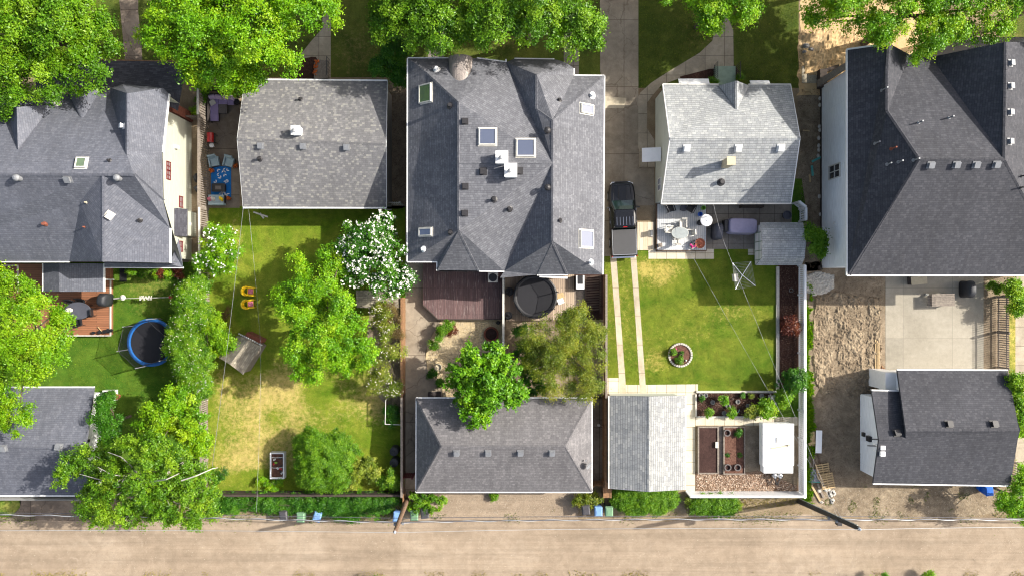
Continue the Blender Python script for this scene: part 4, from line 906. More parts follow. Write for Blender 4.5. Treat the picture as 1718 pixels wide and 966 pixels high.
# ================================================================ GARAGES
g1 = thing('garage', 'grey roofed garage with white side wall under the trees in the lower left corner', 'garage', W(60, 740))
ra_ = Roof('roof', dict(a=(-160,649,2.6), b=(157.5,649,2.6), c=(143,752,3.9), d=(150,831,2.6), e=(-160,831,2.6), f=(-160,745,3.9)), ['a b c f', 'f c d e'], M['sh1'], g1)
ra_.gutters(['a b', 'e d'], M['white'], g1, .1)
ridges(ra_, ['f c'], M['sh1'], g1)
xg = X(171); walls(g1, [(X(-150), Y(822), 2.5), (xg, Y(822), 2.5), (xg, Y(742), 3.7), (xg, Y(657), 2.5), (X(-150), Y(657), 2.5)], M['white'])
mb = MB(); mb.rbox(xg+.1, Y(742)*.95, 2.0, .25, .2, .3); mb.build('wall_lamp', M['dark'], g1)
for px, py in ((7, 751), (99.5, 749.5)): rvent(ra_, px, py, M['galv'], g1, 'box', .4, .22)
g3 = thing('garage', 'wide hip roofed grey garage with four roof vents and a dish, facing the alley', 'garage', W(846, 746))
rb_ = Roof('roof', dict(a=(698.5,667,2.6), b=(993,667,2.6), c=(993,825,2.6), d=(698,825,2.6), e=(741,748,4.4), f=(948,748,4.4)), ['a b f e', 'b c f', 'f c d e', 'e d a'], M['sh6'], g3)
rb_.gutters(['a b c d a'], M['white'], g3, .1)
ridges(rb_, ['e f', 'a e', 'd e', 'b f', 'c f'], M['sh6'], g3)
P = rb_.P; walls(g3, [(P['a'].x+.35, P['a'].y-.35, 2.5), (P['b'].x-.35, P['b'].y-.35, 2.5), (P['c'].x-.35, P['c'].y+.35, 2.5), (P['d'].x+.35, P['d'].y+.35, 2.5)], M['grey_siding'])
for px, py in ((766, 758.5), (819, 758.5), (873, 758.5), (926, 758.5)): rvent(rb_, px, py, M['galv'], g3, 'box', .36, .22)
mb = MB(); mb.box(P['d'].x+1.0, P['d'].x+9.8, P['d'].y+.29, P['d'].y+.35, .05, 2.2); mb.build('garage_door', M['fencewood'], g3)
mb = MB(); c, nn = rb_.at(982, 777); mb.path([c, c+Vector((.05, 0, .35))], .03); dd = Vector((.7, -.5, .6)).normalized(); u = dd.orthogonal().normalized(); v = dd.cross(u); cc = c+Vector((.22, -.05, .45))
vs = [cc+u*.36*math.cos(t*math.pi/8)*1.0+v*.28*math.sin(t*math.pi/8) for t in range(16)]+[cc-dd*.08]; mb.add(vs, [(i, (i+1) % 16, 16) for i in range(16)]); mb.tube(cc-dd*.05, cc+dd*.3+Vector((-.3, .1, 0)), .015); mb.rbox(c.x+.02, c.y+.3, c.z+.3, .1, .1, .14); mb.build('satellite_dish', M['galv'], g3)
g4 = thing('garage', 'pale grey gable roofed garage with north to south ridge, beside the vegetable beds', 'garage', W(1086, 742))
rc = Roof('roof', dict(a=(1021.5,663.5,2.5), b=(1089.5,664.5,3.6), c=(1150.5,663,2.5), d=(1149.5,821,2.5), e=(1088.5,824.5,3.6), f=(1021.5,819,2.5)), ['a b e f', 'b c d e'], M['sh7'], g4)
rc.gutters(['a f', 'c d'], M['offwhite'], g4, .1)
ridges(rc, ['b e'], M['sh7'], g4)
P = rc.P; walls(g4, [(P['a'].x+.3, P['a'].y-.2, 2.4), (P['b'].x, P['a'].y-.2, 3.4), (P['c'].x-.3, P['a'].y-.2, 2.4), (P['d'].x-.3, P['f'].y+.2, 2.4), (P['e'].x, P['f'].y+.2, 3.4), (P['f'].x+.3, P['f'].y+.2, 2.4)], M['mint'])
mb = MB(); mb.box(X(1052), X(1068), Y(663), Y(660.5), .1, 2.1); mb.build('side_door', M['white'], g4)
g5 = thing('garage', 'dark grey roofed garage with white end wall beside the tilled dirt yard', 'garage', W(1580, 720))
rd = Roof('roof', dict(a=(1505.5,620,2.9), b=(1691,620.5,2.9), c=(1710,722,4.6), d=(1695,814.5,2.9), e=(1465,811,2.9), f=(1474.7,738,4.15), g=(1519.5,722,4.6), i=(1462.5,654,3.0), j=(1509,655,3.0), k=(1519.5,735,4.2)), ['a b c g', 'g c d e f k', 'i j k f'], M['sh5'], g5)
rd.gutters(['a b', 'i j', 'e d'], M['white'], g5, .1)
ridges(rd, ['g c', 'f k'], M['sh5'], g5)
P = rd.P; xg = X(1443); walls(g5, [(xg, Y(788), 2.75), (P['d'].x-.3, Y(788), 2.75), (P['d'].x-.3, P['c'].y, 4.3), (P['b'].x-.3, P['b'].y-.35, 2.75), (P['j'].x+.1, P['b'].y-.35, 2.75), (P['j'].x+.1, Y(660), 2.85), (xg, Y(660), 2.85), (xg, P['f'].y, 3.8)], M['white_siding'])
mb = MB(); x = P['j'].x+.15; mb.add([(x, P['j'].y, 2.9), (x, P['a'].y-.1, 2.8), (x+.1, P['g'].y, 4.5), (x+.1, P['k'].y, 4.1)], [(0, 1, 2, 3)]); mb.build('upper_wall', M['white_siding'], g5)
mb = MB(); a = W(1485.5, 624, 2.4); b = W(1508, 654, 2.4); mb.box(a.x, b.x, b.y, a.y, .0, 2.4); mb.build('side_box', M['white'], g5)
for px, py in ((1504, 725.5), (1591.6, 711), (1667, 711)): rvent(rd, px, py, M['dark'], g5, 'box', .4, .24)
mb = MB(); a = W(1480.5, 754.5, 3.9); 
for dy in (-.25, .2):
    mb.tube((a.x-.1, a.y+dy, 2.9), (a.x-.1, a.y+dy, 3.85), .05, 8); mb.rbox(a.x, a.y+dy, 3.9, .34, .34, .2)
mb.build('service_mast', M['whitemetal'], g5)
mb = MB()
for dy in (-.25, .25): mb.tube((xg-.05, a.y+dy-.05, 1.2), (xg-.05, a.y+dy+.3, 2.85), .035, 6)
mb.rbox(xg-.1, a.y+.3, 1.5, .2, .4, .5); mb.rbox(xg-.1, a.y+.45, .7, .16, .3, .3); mb.build('meter_box', M['dark'], g5)
# ================================================================ SHEDS
sd = thing('shed', 'small barn shaped shed with grey shingles and white door behind the clothes dryer', 'shed', W(1310, 410))
re_ = Roof('roof', dict(a=(1275,373.5,1.9), b=(1277,383,2.45), c=(1279,408,2.9), d=(1278,433,2.45), e=(1268,445,1.9), a2=(1347,373.5,1.9), b2=(1350,383,2.45), c2=(1352,408,2.9), d2=(1350,433,2.45), e2=(1345,445,1.9)), ['a a2 b2 b', 'b b2 c2 c', 'c c2 d2 d', 'd d2 e2 e'], M['sh4'], sd, .07)
P = re_.P; x0 = X(1266.5); x1 = P['a2'].x-.1
walls(sd, [(x0, P['e'].y+.1, 1.85), (x1, P['e'].y+.1, 1.85), (x1, P['d'].y, 2.3), (x1, P['c'].y, 2.75), (x1, P['b'].y, 2.3), (x1, P['a'].y-.1, 1.85), (x0, P['a'].y-.1, 1.85), (x0, P['b'].y, 2.3), (x0, P['c'].y, 2.75), (x0, P['d'].y, 2.3)], M['white'])
mb = MB(); mb.box(x0-.04, x0, Y(438), Y(392), .1, 1.9)
dr = mb.build('door', M['whitemetal'], sd)
mb = MB()
for i in range(4): mb.box(x0-.07, x0-.04, Y(392+i*15)-.03, Y(392+i*15)+.03, .1, 1.9)
for z in (.1, 1.0, 1.9): mb.box(x0-.065, x0-.04, Y(438), Y(392), z, z+.06)
mb.build('door_trim', M['mintstep'], sd)
ph = thing('playhouse', 'little tilted playhouse with worn tan shingles, gable garland and pinkish end', 'playhouse', W(400, 595))
re2 = Roof('roof', dict(a=(366,599,1.5), b=(386,611,2.3), c=(408,628,1.5), d=(399,562,1.5), e=(416,570,2.3), f=(437,581,1.5)), ['a b e d', 'b c f e'], M['sh8'], ph, .06)
P = re2.P
def ins(p, q, t, z): v = p.lerp(q, t); return (v.x, v.y, z)
cen = (P['b']+P['e'])/2
walls(ph, [(*((P[i]*0.93+cen*0.07).xy), zz) for i, zz in (('a', 1.4), ('b', 2.15), ('c', 1.4), ('f', 1.4), ('e', 2.15), ('d', 1.4))], M['oldwood'])
mb = MB(); 
for i in range(12):
    t = i/11
    v = P['d'].lerp(P['e'], t*2) if t < .5 else P['e'].lerp(P['f'], t*2-1); mb.lathe((v.x+.08, v.y+.1, v.z-.02), [(.02, -.05), (.06, 0), (.02, .05)], 6)
mb.build('garland', M['white'], ph)
mb = MB(); v = (P['d']+P['f'])/2+Vector((.15, .25, 0)); mb.rbox(v.x, v.y-.05, .5, 1.3, .3, 1.0, math.atan2(P['f'].y-P['d'].y, P['f'].x-P['d'].x)); mb.build('porch_box', M['brick'], ph)
s3 = thing('shed', 'low grey flat roofed shed half hidden under the white blossom tree', 'shed', W(630, 502))
mb = MB(); a = W(598, 487, 2.0); b = W(668, 516, 2.0); mb.add([(a.x, b.y, 1.9), (b.x, b.y, 1.9), (b.x, a.y, 2.2), (a.x, a.y, 2.2)], [(0, 1, 2, 3)]); mb.build('roof', M['sh8'], s3, solid=.08)
mb = MB(); mb.box(a.x+.15, b.x-.15, b.y+.1, a.y-.1, 0, 1.85); mb.build('wall', M['oldwood'], s3)

# windows and doors on the walls that face away from the drone
def fac(parent, lst, yw, sgn, fm='white', gm='winglass'):
    for px, z, w, h in lst: window(parent, X(px), yw, z, w, h, (0, sgn), M[fm], M[gm])
P = r3.P
fac(h3, [(790, 3.9, 1.6, 1.2), (900, 3.9, 1.8, 1.2), (965, 3.9, 1.2, 1.2), (790, 1.6, 2.2, 1.6), (960, 1.5, 1.4, 1.2)], P['se'].y+.5-.005, -1)
fac(h2, [(470, 1.6, 1.4, 1.0), (545, 1.6, 1.8, 1.0), (600, 1.6, 1.2, 1.0)], P2['e'].y+.4-.005, -1)
fac(h4, [(1160, 1.4, 1.4, 1.0), (1230, 1.4, 1.2, .9), (1280, 1.4, 1.0, .9)], r4.P['g'].y+.35-.005, -1)
fac(h5, [(1450, 4.4, 1.4, 1.2), (1540, 4.4, 1.6, 1.2), (1620, 4.4, 1.4, 1.2), (1440, 1.6, 1.2, 1.2), (1560, 1.5, 2.6, 2.0)], Y(449.5)-.005, -1)
# ================================================================ FENCES
def fence(a, b, h, m, label, style='board', pe=2.4, cap=None, name='fence', pw=.1, group=None, bw=.14, gap=.012):
    a = Vector((a[0], a[1], 0)); b = Vector((b[0], b[1], 0)); L = (b-a).length; d = (b-a).normalized(); nn = Vector((-d.y, d.x, 0)); zz = Vector((0, 0, 1))
    t = thing(name, label, 'fence', tuple(a), group); n = max(1, round(L/pe))
    for i in range(n+1):
        p = a.lerp(b, i/n); mb = MB(); mb.obox((p.x, p.y, (h+.06)/2), d, nn, zz, pw, pw, h+.06); mb.build('post', m, t)
    mb = MB(); k = int(L/(bw+gap))
    for i in range(k):
        p = a+d*((i+.5)*L/k)+nn*.035; hh = h-.05+rnd.uniform(-.012, .012)
        mb.obox((p.x, p.y, .05+hh/2), d, nn, zz, bw, .022, hh)
    mb.build('boards', m, t)
    mb = MB()
    for z in (.3, h-.25): mb.bar(a+zz*z, b+zz*z, .045, .09)
    mb.build('rail', m, t)
    if cap:
        mb = MB(); mb.bar(a+zz*(h+.06)+nn*.02, b+zz*(h+.06)+nn*.02, .16, .05); mb.build('top_cap', cap, t)
    return t
gx = lambda p: (X(p[0]), Y(p[1]))
fence(gx((349, 160)), gx((349, 202)), 1.7, M['oldwood'], 'grey board fence beside the purple sofa', cap=M['offwhite'], gap=.05)
fence(gx((349, 155)), gx((404, 155)), 1.6, M['darkfence'], 'dark fence across the north end of the sofa patio', cap=M['fencewood'])
fence(gx((350, 202)), gx((350, 350)), 1.7, M['oldwood'], 'long slatted grey fence between the cream house and the rug patio', cap=M['oldwood'], bw=.1, gap=.07)
fence(gx((350, 352)), gx((351, 505)), 1.6, M['oldwood'], 'slatted grey fence with white caps beside the white flowered bush', cap=M['offwhite'], bw=.1, gap=.06)
fence(gx((347, 505)), gx((349, 822)), 1.2, M['oldwood'], 'grey fence buried in hedge and trees west of the dry lawn', cap=M['oldwood'], bw=.1, gap=.06)
fence(gx((316, 202)), gx((345, 202)), 1.3, M['oldwood'], 'short grey fence across the gap beside the front porch')
fence(gx((351, 823)), gx((676, 823)), 1.2, M['darkfence'], 'dark board fence along the back of the dry lawn', pe=1.75, cap=M['darkfence'])
fence(gx((679.5, 500)), gx((679.5, 660)), 1.7, M['orangewood'], 'orange brown fence beside the thorny shrub and garden path', cap=M['orangewood'])
fence(gx((679.5, 660)), gx((679.5, 822)), 1.7, M['fencewood'], 'brown fence with pale cap between dry lawn and garage', cap=M['oldwood'])
fence(gx((679.5, 822)), gx((680, 842)), 1.4, M['orangewood'], 'short orange fence stub by the wooden alley pole')
fence(gx((651, 344)), gx((676, 344)), 1.5, M['offwhite'], 'short pale fence closing the side yard by the blossom tree', bw=.06, gap=.1)
fence(gx((844.5, 466)), gx((844.5, 590)), 1.5, M['fencewood'], 'brown fence with pale cap between purple deck and black trampoline', cap=M['offwhite'])
fence(gx((1012, 462)), gx((1012, 662)), 1.6, M['orangewood'], 'cedar fence between the olive tree and the wheel strips', cap=M['oldwood'])
fence(gx((1010.5, 665)), gx((1010.5, 808)), 1.7, M['orangewood'], 'cedar fence squeezed between the two garages', cap=M['orangewood'])
fence(gx((680, 793)), gx((696, 793)), 1.5, M['redwin'], 'small red brown gate fence west of the hip roofed garage', bw=.12)
fence(gx((992, 806)), gx((1010, 806)), 1.5, M['orangewood'], 'short cedar gate fence at the southeast corner of the hip roofed garage')
for i, (a, b, l) in enumerate((((1329, 342), (1340, 351), 'short white fence angled off the pale bungalow corner'), ((1340, 352), (1340, 372), 'short white fence beside the barn shaped shed'), ((1338.5, 446), (1338.5, 640), 'white board fence beside the narrow mulch bed with the red shrub'), ((1338.5, 640), (1338.5, 826), 'white board fence behind the white trailer'))):
    fence(gx(a), gx(b), 1.25, M['whitemetal'], l, cap=M['whitemetal'], bw=.13, gap=.03)
fence(gx((1151, 824)), gx((1339, 824)), 1.3, M['whitemetal'], 'white board fence along the alley south of the wood chips', cap=M['whitemetal'])
fence(gx((1671, 497)), gx((1671, 616)), 1.4, M['oldwood'], 'open picket fence casting striped shade east of the concrete patio', bw=.07, gap=.1)
fence(gx((1688, 770)), gx((1688, 812)), 1.5, M['oldwood'], 'short picket fence at the east side of the dark garage', bw=.07, gap=.1)
fence(gx((1350, 136)), gx((1352, 62)), .3, M['oldwood'], 'low broken plank edging beside the sandy dirt', gap=.5) if False else None
# ================================================================ LEFT YARD
t = thing('deck', 'red brown wooden deck behind the cream house', 'deck', W(140, 500))
mb = MB(); slab(mb, [(13, 443), (190, 443), (190, 561), (30, 561)], .0, .42); mb.build('platform', M['deck1'], t)
mb = MB(); mb.bar((X(191), Y(470), .44), (X(191), Y(562), .44), .1, .06); mb.bar((X(30), Y(562), .4), (X(191), Y(562), .4), .08, .1); mb.build('edge_trim', M['offwhite'], t)
def patio_chair(label, fm, sm, group=None, arms=True, w=.6, name='patio_chair'):
    t = thing(name, label, 'chair', (0, 0, 0), group)
    mb = MB(); mb.rbox(0, 0, .42, w-.08, .5, .07); mb.build('seat', sm, t)
    mb = MB(); mb.rbox(0, .3, .72, w-.1, .07, .62, 0, -.28); mb.build('backrest', sm, t)
    for sx in (-1, 1):
        for sy, tl in ((-.24, 0), (.26, 0)):
            mb = MB(); mb.tube((sx*w/2*.9, sy, 0), (sx*w/2*.9, sy, .42), .022, 6); mb.build('leg', fm, t)
        if arms:
            mb = MB(); mb.tube((sx*w/2, -.24, .4), (sx*w/2, -.24, .63), .02, 6); mb.rbox(sx*w/2, .02, .64, .07, .6, .035); mb.build('armrest', fm, t)
    return t
DK = .42
t = thing('patio_table', 'dark oval patio table with metal chairs on the red brown deck', 'table', (0, 0, 0))
mb = MB(); mb.lathe((0, 0, .7), [(.85, 0), (.88, .02), (.85, .04)], 20, 1.15, .75); mb.build('table_top', M['grey_cover'], t)
for sx in (-1, 1):
    for sy in (-1, 1): mb = MB(); mb.tube((sx*.7, sy*.4, 0), (sx*.6, sy*.35, .7), .025, 6); mb.build('leg', M['black'], t)
p = W(131, 521, 1.1); place(t, (p.x, p.y, DK), 0)
ch = None; G_ = 'black chairs around the deck table'
for i, (px, py, rz, l) in enumerate(((118, 511, 0, 'black metal chair on the north side of the deck table, left one'), (136, 509, 0, 'black metal chair on the north side of the deck table, right one'), (150, 524, -1.5, 'black metal chair at the east end of the deck table'), (116, 539, 3.1, 'black metal chair south of the deck table, nearer the tree'), (131, 540, 3.3, 'black metal chair south of the deck table, farther from the tree'))):
    p = W(px, py, .9)
    if ch is None: ch = patio_chair(l, M['black'], M['black'], G_); place(ch, (p.x, p.y, DK), rz)
    else: dup(ch, (p.x, p.y, DK), rz, l)
mb = MB(); mb.lathe((0, 0, 0), [(.14, 0), (.2, .05), (.16, .1), (.05, .12)], 10, 1.5, .9); o = solo(mb, 'serving_bowl', M['offwhite'], 'pale bowl standing on the dark deck table', 'bowl'); p = W(116, 520, 1.2); o.location = (p.x, p.y, 1.165)
def grill(label, cm, px, py, rz, dk=0, w=1.3, covered=True, lid=None):
    t = thing('grill', label, 'grill', (0, 0, 0))
    if covered:
        rings = []
        for z, a, b in ((0.03, w*.5, .36), (.5, w*.48, .34), (.85, w*.5, .36), (1.0, w*.42, .32), (1.18, w*.3, .24), (1.22, w*.12, .1)):
            rings.append([(a*math.copysign(abs(math.cos(q))**.5, math.cos(q)), b*math.copysign(abs(math.sin(q))**.5, math.sin(q)), z) for q in [2*math.pi*k/20 for k in range(20)]])
        mb = MB(); mb.loft(rings); mb.build('cover', cm, t, smooth=True)
        mb = MB()
        for sx in (-1, 1): mb.tube((sx*w*.3, 0, .015), (sx*w*.3, 0.05, .015), .05, 8)
        mb.build('wheels', M['black'], t)
    p = W(px, py, dk+.9); place(t, (p.x, p.y, dk), rz); return t
grill('black covered grill on the deck near the porch roof', M['black_cover'], 171, 503, 1.45, DK, 1.0)
# pale rope line from the deck to the hedge
t = thing('play_rope', 'pale rope line with white bits and red end, strung from the deck to the hedge', 'rope')
p = W(191, 501, .6); q = W(287, 498.5, 1.1)
mb = MB(); mb.path([p, p.lerp(q, .25), q], .022); mb.build('rope', M['offwhite'], t)
mb = MB(); v = W(206, 499, .85); mb.lathe((v.x, v.y, .75), [(.02, 0), (.2, .05), (.22, .12), (.1, .2)], 12); mb.tube(p, v, .06, 6); mb.build('float', M['offwhite'], t)
mb = MB()
for i in range(12):
    v = p.lerp(q, .45+i*.018+rnd.uniform(0, .01)); mb.rbox(v.x, v.y, v.z, .04, .42*rnd.uniform(.5, 1), .04, rnd.uniform(-.6, .6))
mb.build('tassel', M['offwhite'], t)
mb = MB(); mb.rbox(q.x, q.y, q.z, .26, .2, .2); mb.tube((q.x, q.y, 0), q, .04); mb.build('end_post', M['redpaint'], t)
mb = MB(); mb.rbox(0, 0, .01, .55, 1.1, .02); o = solo(mb, 'door_mat', M['black'], 'black mat on the grass by the back step', 'mat'); o.location = (X(207), Y(461), .012)
t = thing('garden_tools', 'small heap of dark garden pots and a stick at the deck corner', 'pots')
for i, (dx, dy, s_) in enumerate(((0, 0, .16), (.35, .05, .14), (.65, .12, .17), (.9, .15, .12), (-.5, -.05, .12))): mb = MB(); v = W(167+dx*S, 557-dy*S, .6); mb.lathe((v.x, v.y, DK), [(s_*.7, 0), (s_, .2), (s_*.8, .2)], 10); mb.build('pot', M['black'], t)
mb = MB(); v = W(164, 548, .5); w = W(172, 557, .5); mb.tube((v.x, v.y, .5), (w.x, w.y, .5), .03, 6); mb.build('stick', M['pine'], t)
def trampoline(label, px, py, r, padm, h=.85, ph_=2.0, rot=0, npole=6, tilt=.3, padw=.32, polem='galv', nlegs=6):
    c = W(px, py, h); t = thing('trampoline', label, 'trampoline', (c.x, c.y, 0)); cx, cy = c.x, c.y
    mb = MB(); mb.lathe((cx, cy, h-.01), [(.01, 0), (r-.1, 0)], 40, cap=False); mb.build('jumping_mat', M['tmat'], t)
    mb = MB(); mb.lathe((cx, cy, h), [(r-padw, 0), (r-padw, .05), (r-.05, .09), (r+.06, .05), (r+.06, -.03)], 40, cap=False); mb.build('edge_pad', padm, t)
    mb = MB(); mb.path([(cx+r*math.cos(a*math.pi/20), cy+r*math.sin(a*math.pi/20), h-.08) for a in range(41)], .035); mb.build('ring_frame', M['galv'], t)
    for i in range(nlegs):
        a = rot+2*math.pi*i/nlegs; mb = MB(); x, y = cx+(r+.02)*math.cos(a), cy+(r+.02)*math.sin(a); mb.tube((x, y, h-.08), (x, y, 0), .03, 6); mb.build('leg', M['galv'], t)
    tops = []
    for i in range(npole):
        a = rot+2*math.pi*i/npole; mb = MB(); x, y = cx+(r+.08)*math.cos(a), cy+(r+.08)*math.sin(a); x2, y2 = cx+(r+.02)*math.cos(a), cy+(r+.02)*math.sin(a)
        mb.tube((x, y, .3), (x, y, h+ph_), .035, 7); mb.build('net_pole', M[polem], t); tops.append((x2, y2, a))
    mb = MB(); n = 48; rr = r-.12; 
    def rad(a):
        k = (a-rot)/(2*math.pi/npole); f = abs((k % 1)-.5)*2; return (r+.03)*(math.cos(math.pi/npole)+(1-math.cos(math.pi/npole))*f**1.5)
    va = [(cx+rad(2*math.pi*i/n)*math.cos(2*math.pi*i/n), cy+rad(2*math.pi*i/n)*math.sin(2*math.pi*i/n), h+ph_-.1) for i in range(n)]
    vb = [(cx+rr*math.cos(2*math.pi*i/n), cy+rr*math.sin(2*math.pi*i/n), h+.08) for i in range(n)]
    mb.add(va+vb, [(i, (i+1) % n, n+(i+1) % n, n+i) for i in range(n)]); mb.build('safety_net', M['net'], t)
    mb = MB(); mb.path(va+[va[0]], .016, 5); mb.build('net_hoop', M['black'] if polem == 'galv' else M['dark'], t)
    return t
trampoline('round trampoline with blue edge pad and safety net on the left lawn', 254, 574, 1.78, M['padblue'], rot=.3, ph_=1.5, padw=.2)
t = thing('planter', 'wooden planter box with small plants at the garage wall corner', 'planter', W(189, 660))
mb = MB()
for a, b, c, d in ((178, 198, 653, 655), (178, 198, 668, 670), (178, 180, 655, 668), (196, 198, 655, 668)): mb.box(X(a), X(b), Y(d), Y(c), 0, .5)
mb.build('box', M['white'], t); mb = MB(); mb.box(X(180), X(196), Y(668), Y(655), 0, .42); mb.build('soil', M['soil'], t)
mb = MB(); mb.lathe((0, 0, 0), [(.14, 0), (.2, .3), (.22, .32), (.17, .32), (.17, .26), (.01, .26)], 14); POT = solo(mb, 'plant_pot', M['terracotta'], 'terracotta pot beside the planter at the garage wall', 'pot'); POT.location = (X(200), Y(664), 0)
for i, (x, y, w_, l_) in enumerate(((328, 300, .6, .9), (329, 318, .5, .7))):
    t = thing('rubbish_bag', ('lumpy black bag lying in the shaded gap, upper one', 'lumpy black bag lying in the shaded gap, lower one')[i], 'bag', (X(x+6), Y(y), 0)); mb = MB(); mb.lathe((X(x+6), Y(y), 0), [(.25, 0), (.4, .15), (.42, .4), (.25, .6), (.08, .7)], 12, w_, l_); mb.build('sack', M['black_cover'], t, smooth=True); mb = MB(); mb.tube((X(x+6), Y(y), .68), (X(x+6), Y(y), .8), .06, 6, .12); mb.build('tie', M['black'], t)
# ================================================================ RUG PATIO
t = thing('corner_sofa', 'L shaped corner sofa with purple cushions in the patio corner', 'sofa', (X(362), Y(175), 0))
z = .0
def bx_px(mb, a, b, c, d, z0, z1, ref=None):
    """box whose top face shows at px a..b, c..d"""
    p = W(a, d, z1); q = W(b, c, z1); mb.box(p.x, q.x, p.y, q.y, z0, z1); return mb
mb = MB(); bx_px(mb, 350, 366, 160, 203, .02, .3); bx_px(mb, 366.2, 397, 160, 175, .02, .3); mb.build('base', M['wicker'], t)
mb = MB(); bx_px(mb, 350.5, 366, 175, 203, .31, .45); mb.build('seat_cushion', M['cushion_purple'], t, bevel=.03)
mb = MB(); bx_px(mb, 351, 366, 165, 174.7, .31, .46); mb.build('seat_cushion', M['cushion_purple'], t, bevel=.03)
mb = MB(); bx_px(mb, 366.5, 381, 166, 175, .31, .45); mb.build('seat_cushion', M['cushion_purple'], t, bevel=.03)
mb = MB(); bx_px(mb, 381.5, 392, 166, 176, .31, .45); mb.build('seat_cushion', M['cushion_purple'], t, bevel=.03)
mb = MB(); bx_px(mb, 349, 398, 156.5, 160, .02, .75); bx_px(mb, 347.5, 350.5, 160, 203, .02, .7); mb.build('back_frame', M['wicker'], t)
for a, b, c, d, r_ in ((351, 361, 159, 167, .2), (362, 372, 159, 167, -.2), (375, 384, 159, 167, .25), (384, 393, 160, 168, -.4)):
    mb = MB(); p = W((a+b)/2, (c+d)/2, .62); mb.rbox(p.x, p.y, .62, .5, .2, .4, r_, -.5); mb.build('pillow', M['pillow'], t, bevel=.06)
mb = MB(); p = W(356, 172, .6); mb.rbox(p.x, p.y, .55, .45, .4, .12, .5, .1); mb.build('pillow', M['offwhite'], t, bevel=.05)
t = thing('ottoman', 'low square wicker ottoman tucked against the purple sofa', 'ottoman', (X(374), Y(183), 0))
mb = MB(); bx_px(mb, 367, 380, 175.5, 189.5, .05, .36); mb.build('body', M['greywicker'], t); mb = MB(); bx_px(mb, 366.5, 380.5, 175, 190, .362, .4); mb.build('top', M['greywicker'], t)
t = thing('plant_pot', 'dark tall plant pot at the east end of the purple sofa', 'pot', (X(397), Y(170), 0)); mb = MB(); p = W(397, 170, .5); mb.lathe((p.x, p.y, 0), [(.13, 0), (.2, .5), (.15, .5), (.15, .45), (.01, .45)], 14); mb.build('pot', M['black'], t)
t = thing('grill', 'small open grill with bright red lid on the rug patio', 'grill', (X(353), Y(231), 0)); p = W(352.5, 231, .9)
rings = [[(p.x+.26*cx, p.y+yy, .82+.3*sz) for cx, sz in [(math.cos(q*math.pi/8), math.sin(q*math.pi/8)) for q in range(9)]] for yy in (-.36, .36)]
mb = MB(); mb.loft(rings); mb.build('lid', M['redpaint'], t); mb = MB(); mb.box(p.x-.27, p.x+.27, p.y-.37, p.y+.37, .6, .81); mb.tube((p.x+.27, p.y-.25, .95), (p.x+.34, p.y-.25, .95), .02); mb.tube((p.x+.34, p.y-.28, .95), (p.x+.34, p.y+.28, .95), .02); mb.build('firebox', M['black'], t)
for sx in (-1, 1):
    for sy in (-1, 1): mb = MB(); mb.tube((p.x+sx*.22, p.y+sy*.3, 0), (p.x+sx*.22, p.y+sy*.3, .6), .02, 6); mb.build('leg', M['black'], t)
t = thing('side_table', 'small round white table below the red grill', 'table', (X(355), Y(244), 0)); p = W(355, 244, .5); mb = MB(); mb.lathe((p.x, p.y, .48), [(.17, 0), (.18, .03), (.12, .045)], 18); mb.build('table_top', M['white'], t); mb = MB(); mb.tube((p.x, p.y, 0), (p.x, p.y, .48), .04); mb.build('leg', M['white'], t)
def lounge_chair(label, group):
    t = thing('lounge_chair', label, 'chair', (0, 0, 0), group)
    mb = MB(); mb.rbox(0, 0, .2, .66, .7, .22); mb.build('base', M['wicker'], t); mb = MB(); mb.rbox(0, -.02, .38, .54, .62, .13); mb.build('seat', M['bluegrey'], t, bevel=.03)
    mb = MB(); mb.rbox(0, .36, .58, .62, .14, .6, 0, -.3); mb.build('backrest', M['bluegrey'], t, bevel=.04)
    for sx in (-1, 1): mb = MB(); mb.rbox(sx*.34, 0, .42, .1, .72, .3); mb.build('armrest', M['bluegrey'], t, bevel=.02)
    return t
g_ = 'blue grey lounge chairs by the rug'
lc = lounge_chair('blue grey lounge chair left of the rug end, under the grill', g_); p = W(358.5, 271.5, .5); place(lc, (p.x, p.y, 0), .2)
p = W(383, 272, .5); dup(lc, (p.x, p.y, 0), -.25, 'blue grey lounge chair nearer the bungalow, at the rug end')
t = thing('rug', 'bright blue rug with white leaf pattern on the patio', 'rug', (X(371), Y(305), 0))
mb = MB(); mb.box(X(354.5), X(388), Y(331), Y(279.5), .012, .03); mb.build('pile', plain('rug_blue', A(24,124,206), .95, var=.15, scale=2), t)
mb = MB(); rr = random.Random(3)
for i in range(16):
    x = X(357+rr.random()*27); y = Y(283+rr.random()*44); a = rr.uniform(0, 6.28); l = rr.uniform(.2, .3)
    for sg in (-1, 1):
        d = Vector((math.cos(a+sg*.6), math.sin(a+sg*.6), 0)); n_ = Vector((-d.y, d.x, 0)); c = Vector((x, y, .034)); mb.poly([c, c+d*l*.5+n_*.05, c+d*l, c+d*l*.5-n_*.05])
mb.build('leaf_pattern', M['white'], t)
t = thing('fire_table', 'dark rectangular fire table standing on the blue rug', 'table', (X(366), Y(316), 0))
mb = MB(); bx_px(mb, 356, 376, 309, 321, .03, .42); mb.build('base', M['wicker'], t); mb = MB(); bx_px(mb, 355, 377, 308, 322, .422, .47); mb.build('table_top', M['black'], t); mb = MB(); bx_px(mb, 361, 371, 312, 318, .472, .5); mb.build('burner', M['greywicker'], t)
t = thing('loveseat', 'blue grey loveseat with pink and striped pillows at the end of the rug', 'sofa', (X(362), Y(336), 0))
mb = MB(); bx_px(mb, 348, 377, 328, 344, .05, .3); mb.build('base', M['wicker'], t); mb = MB(); bx_px(mb, 349, 375, 327, 340, .31, .46); mb.build('seat_cushion', M['bluegrey'], t, bevel=.03)
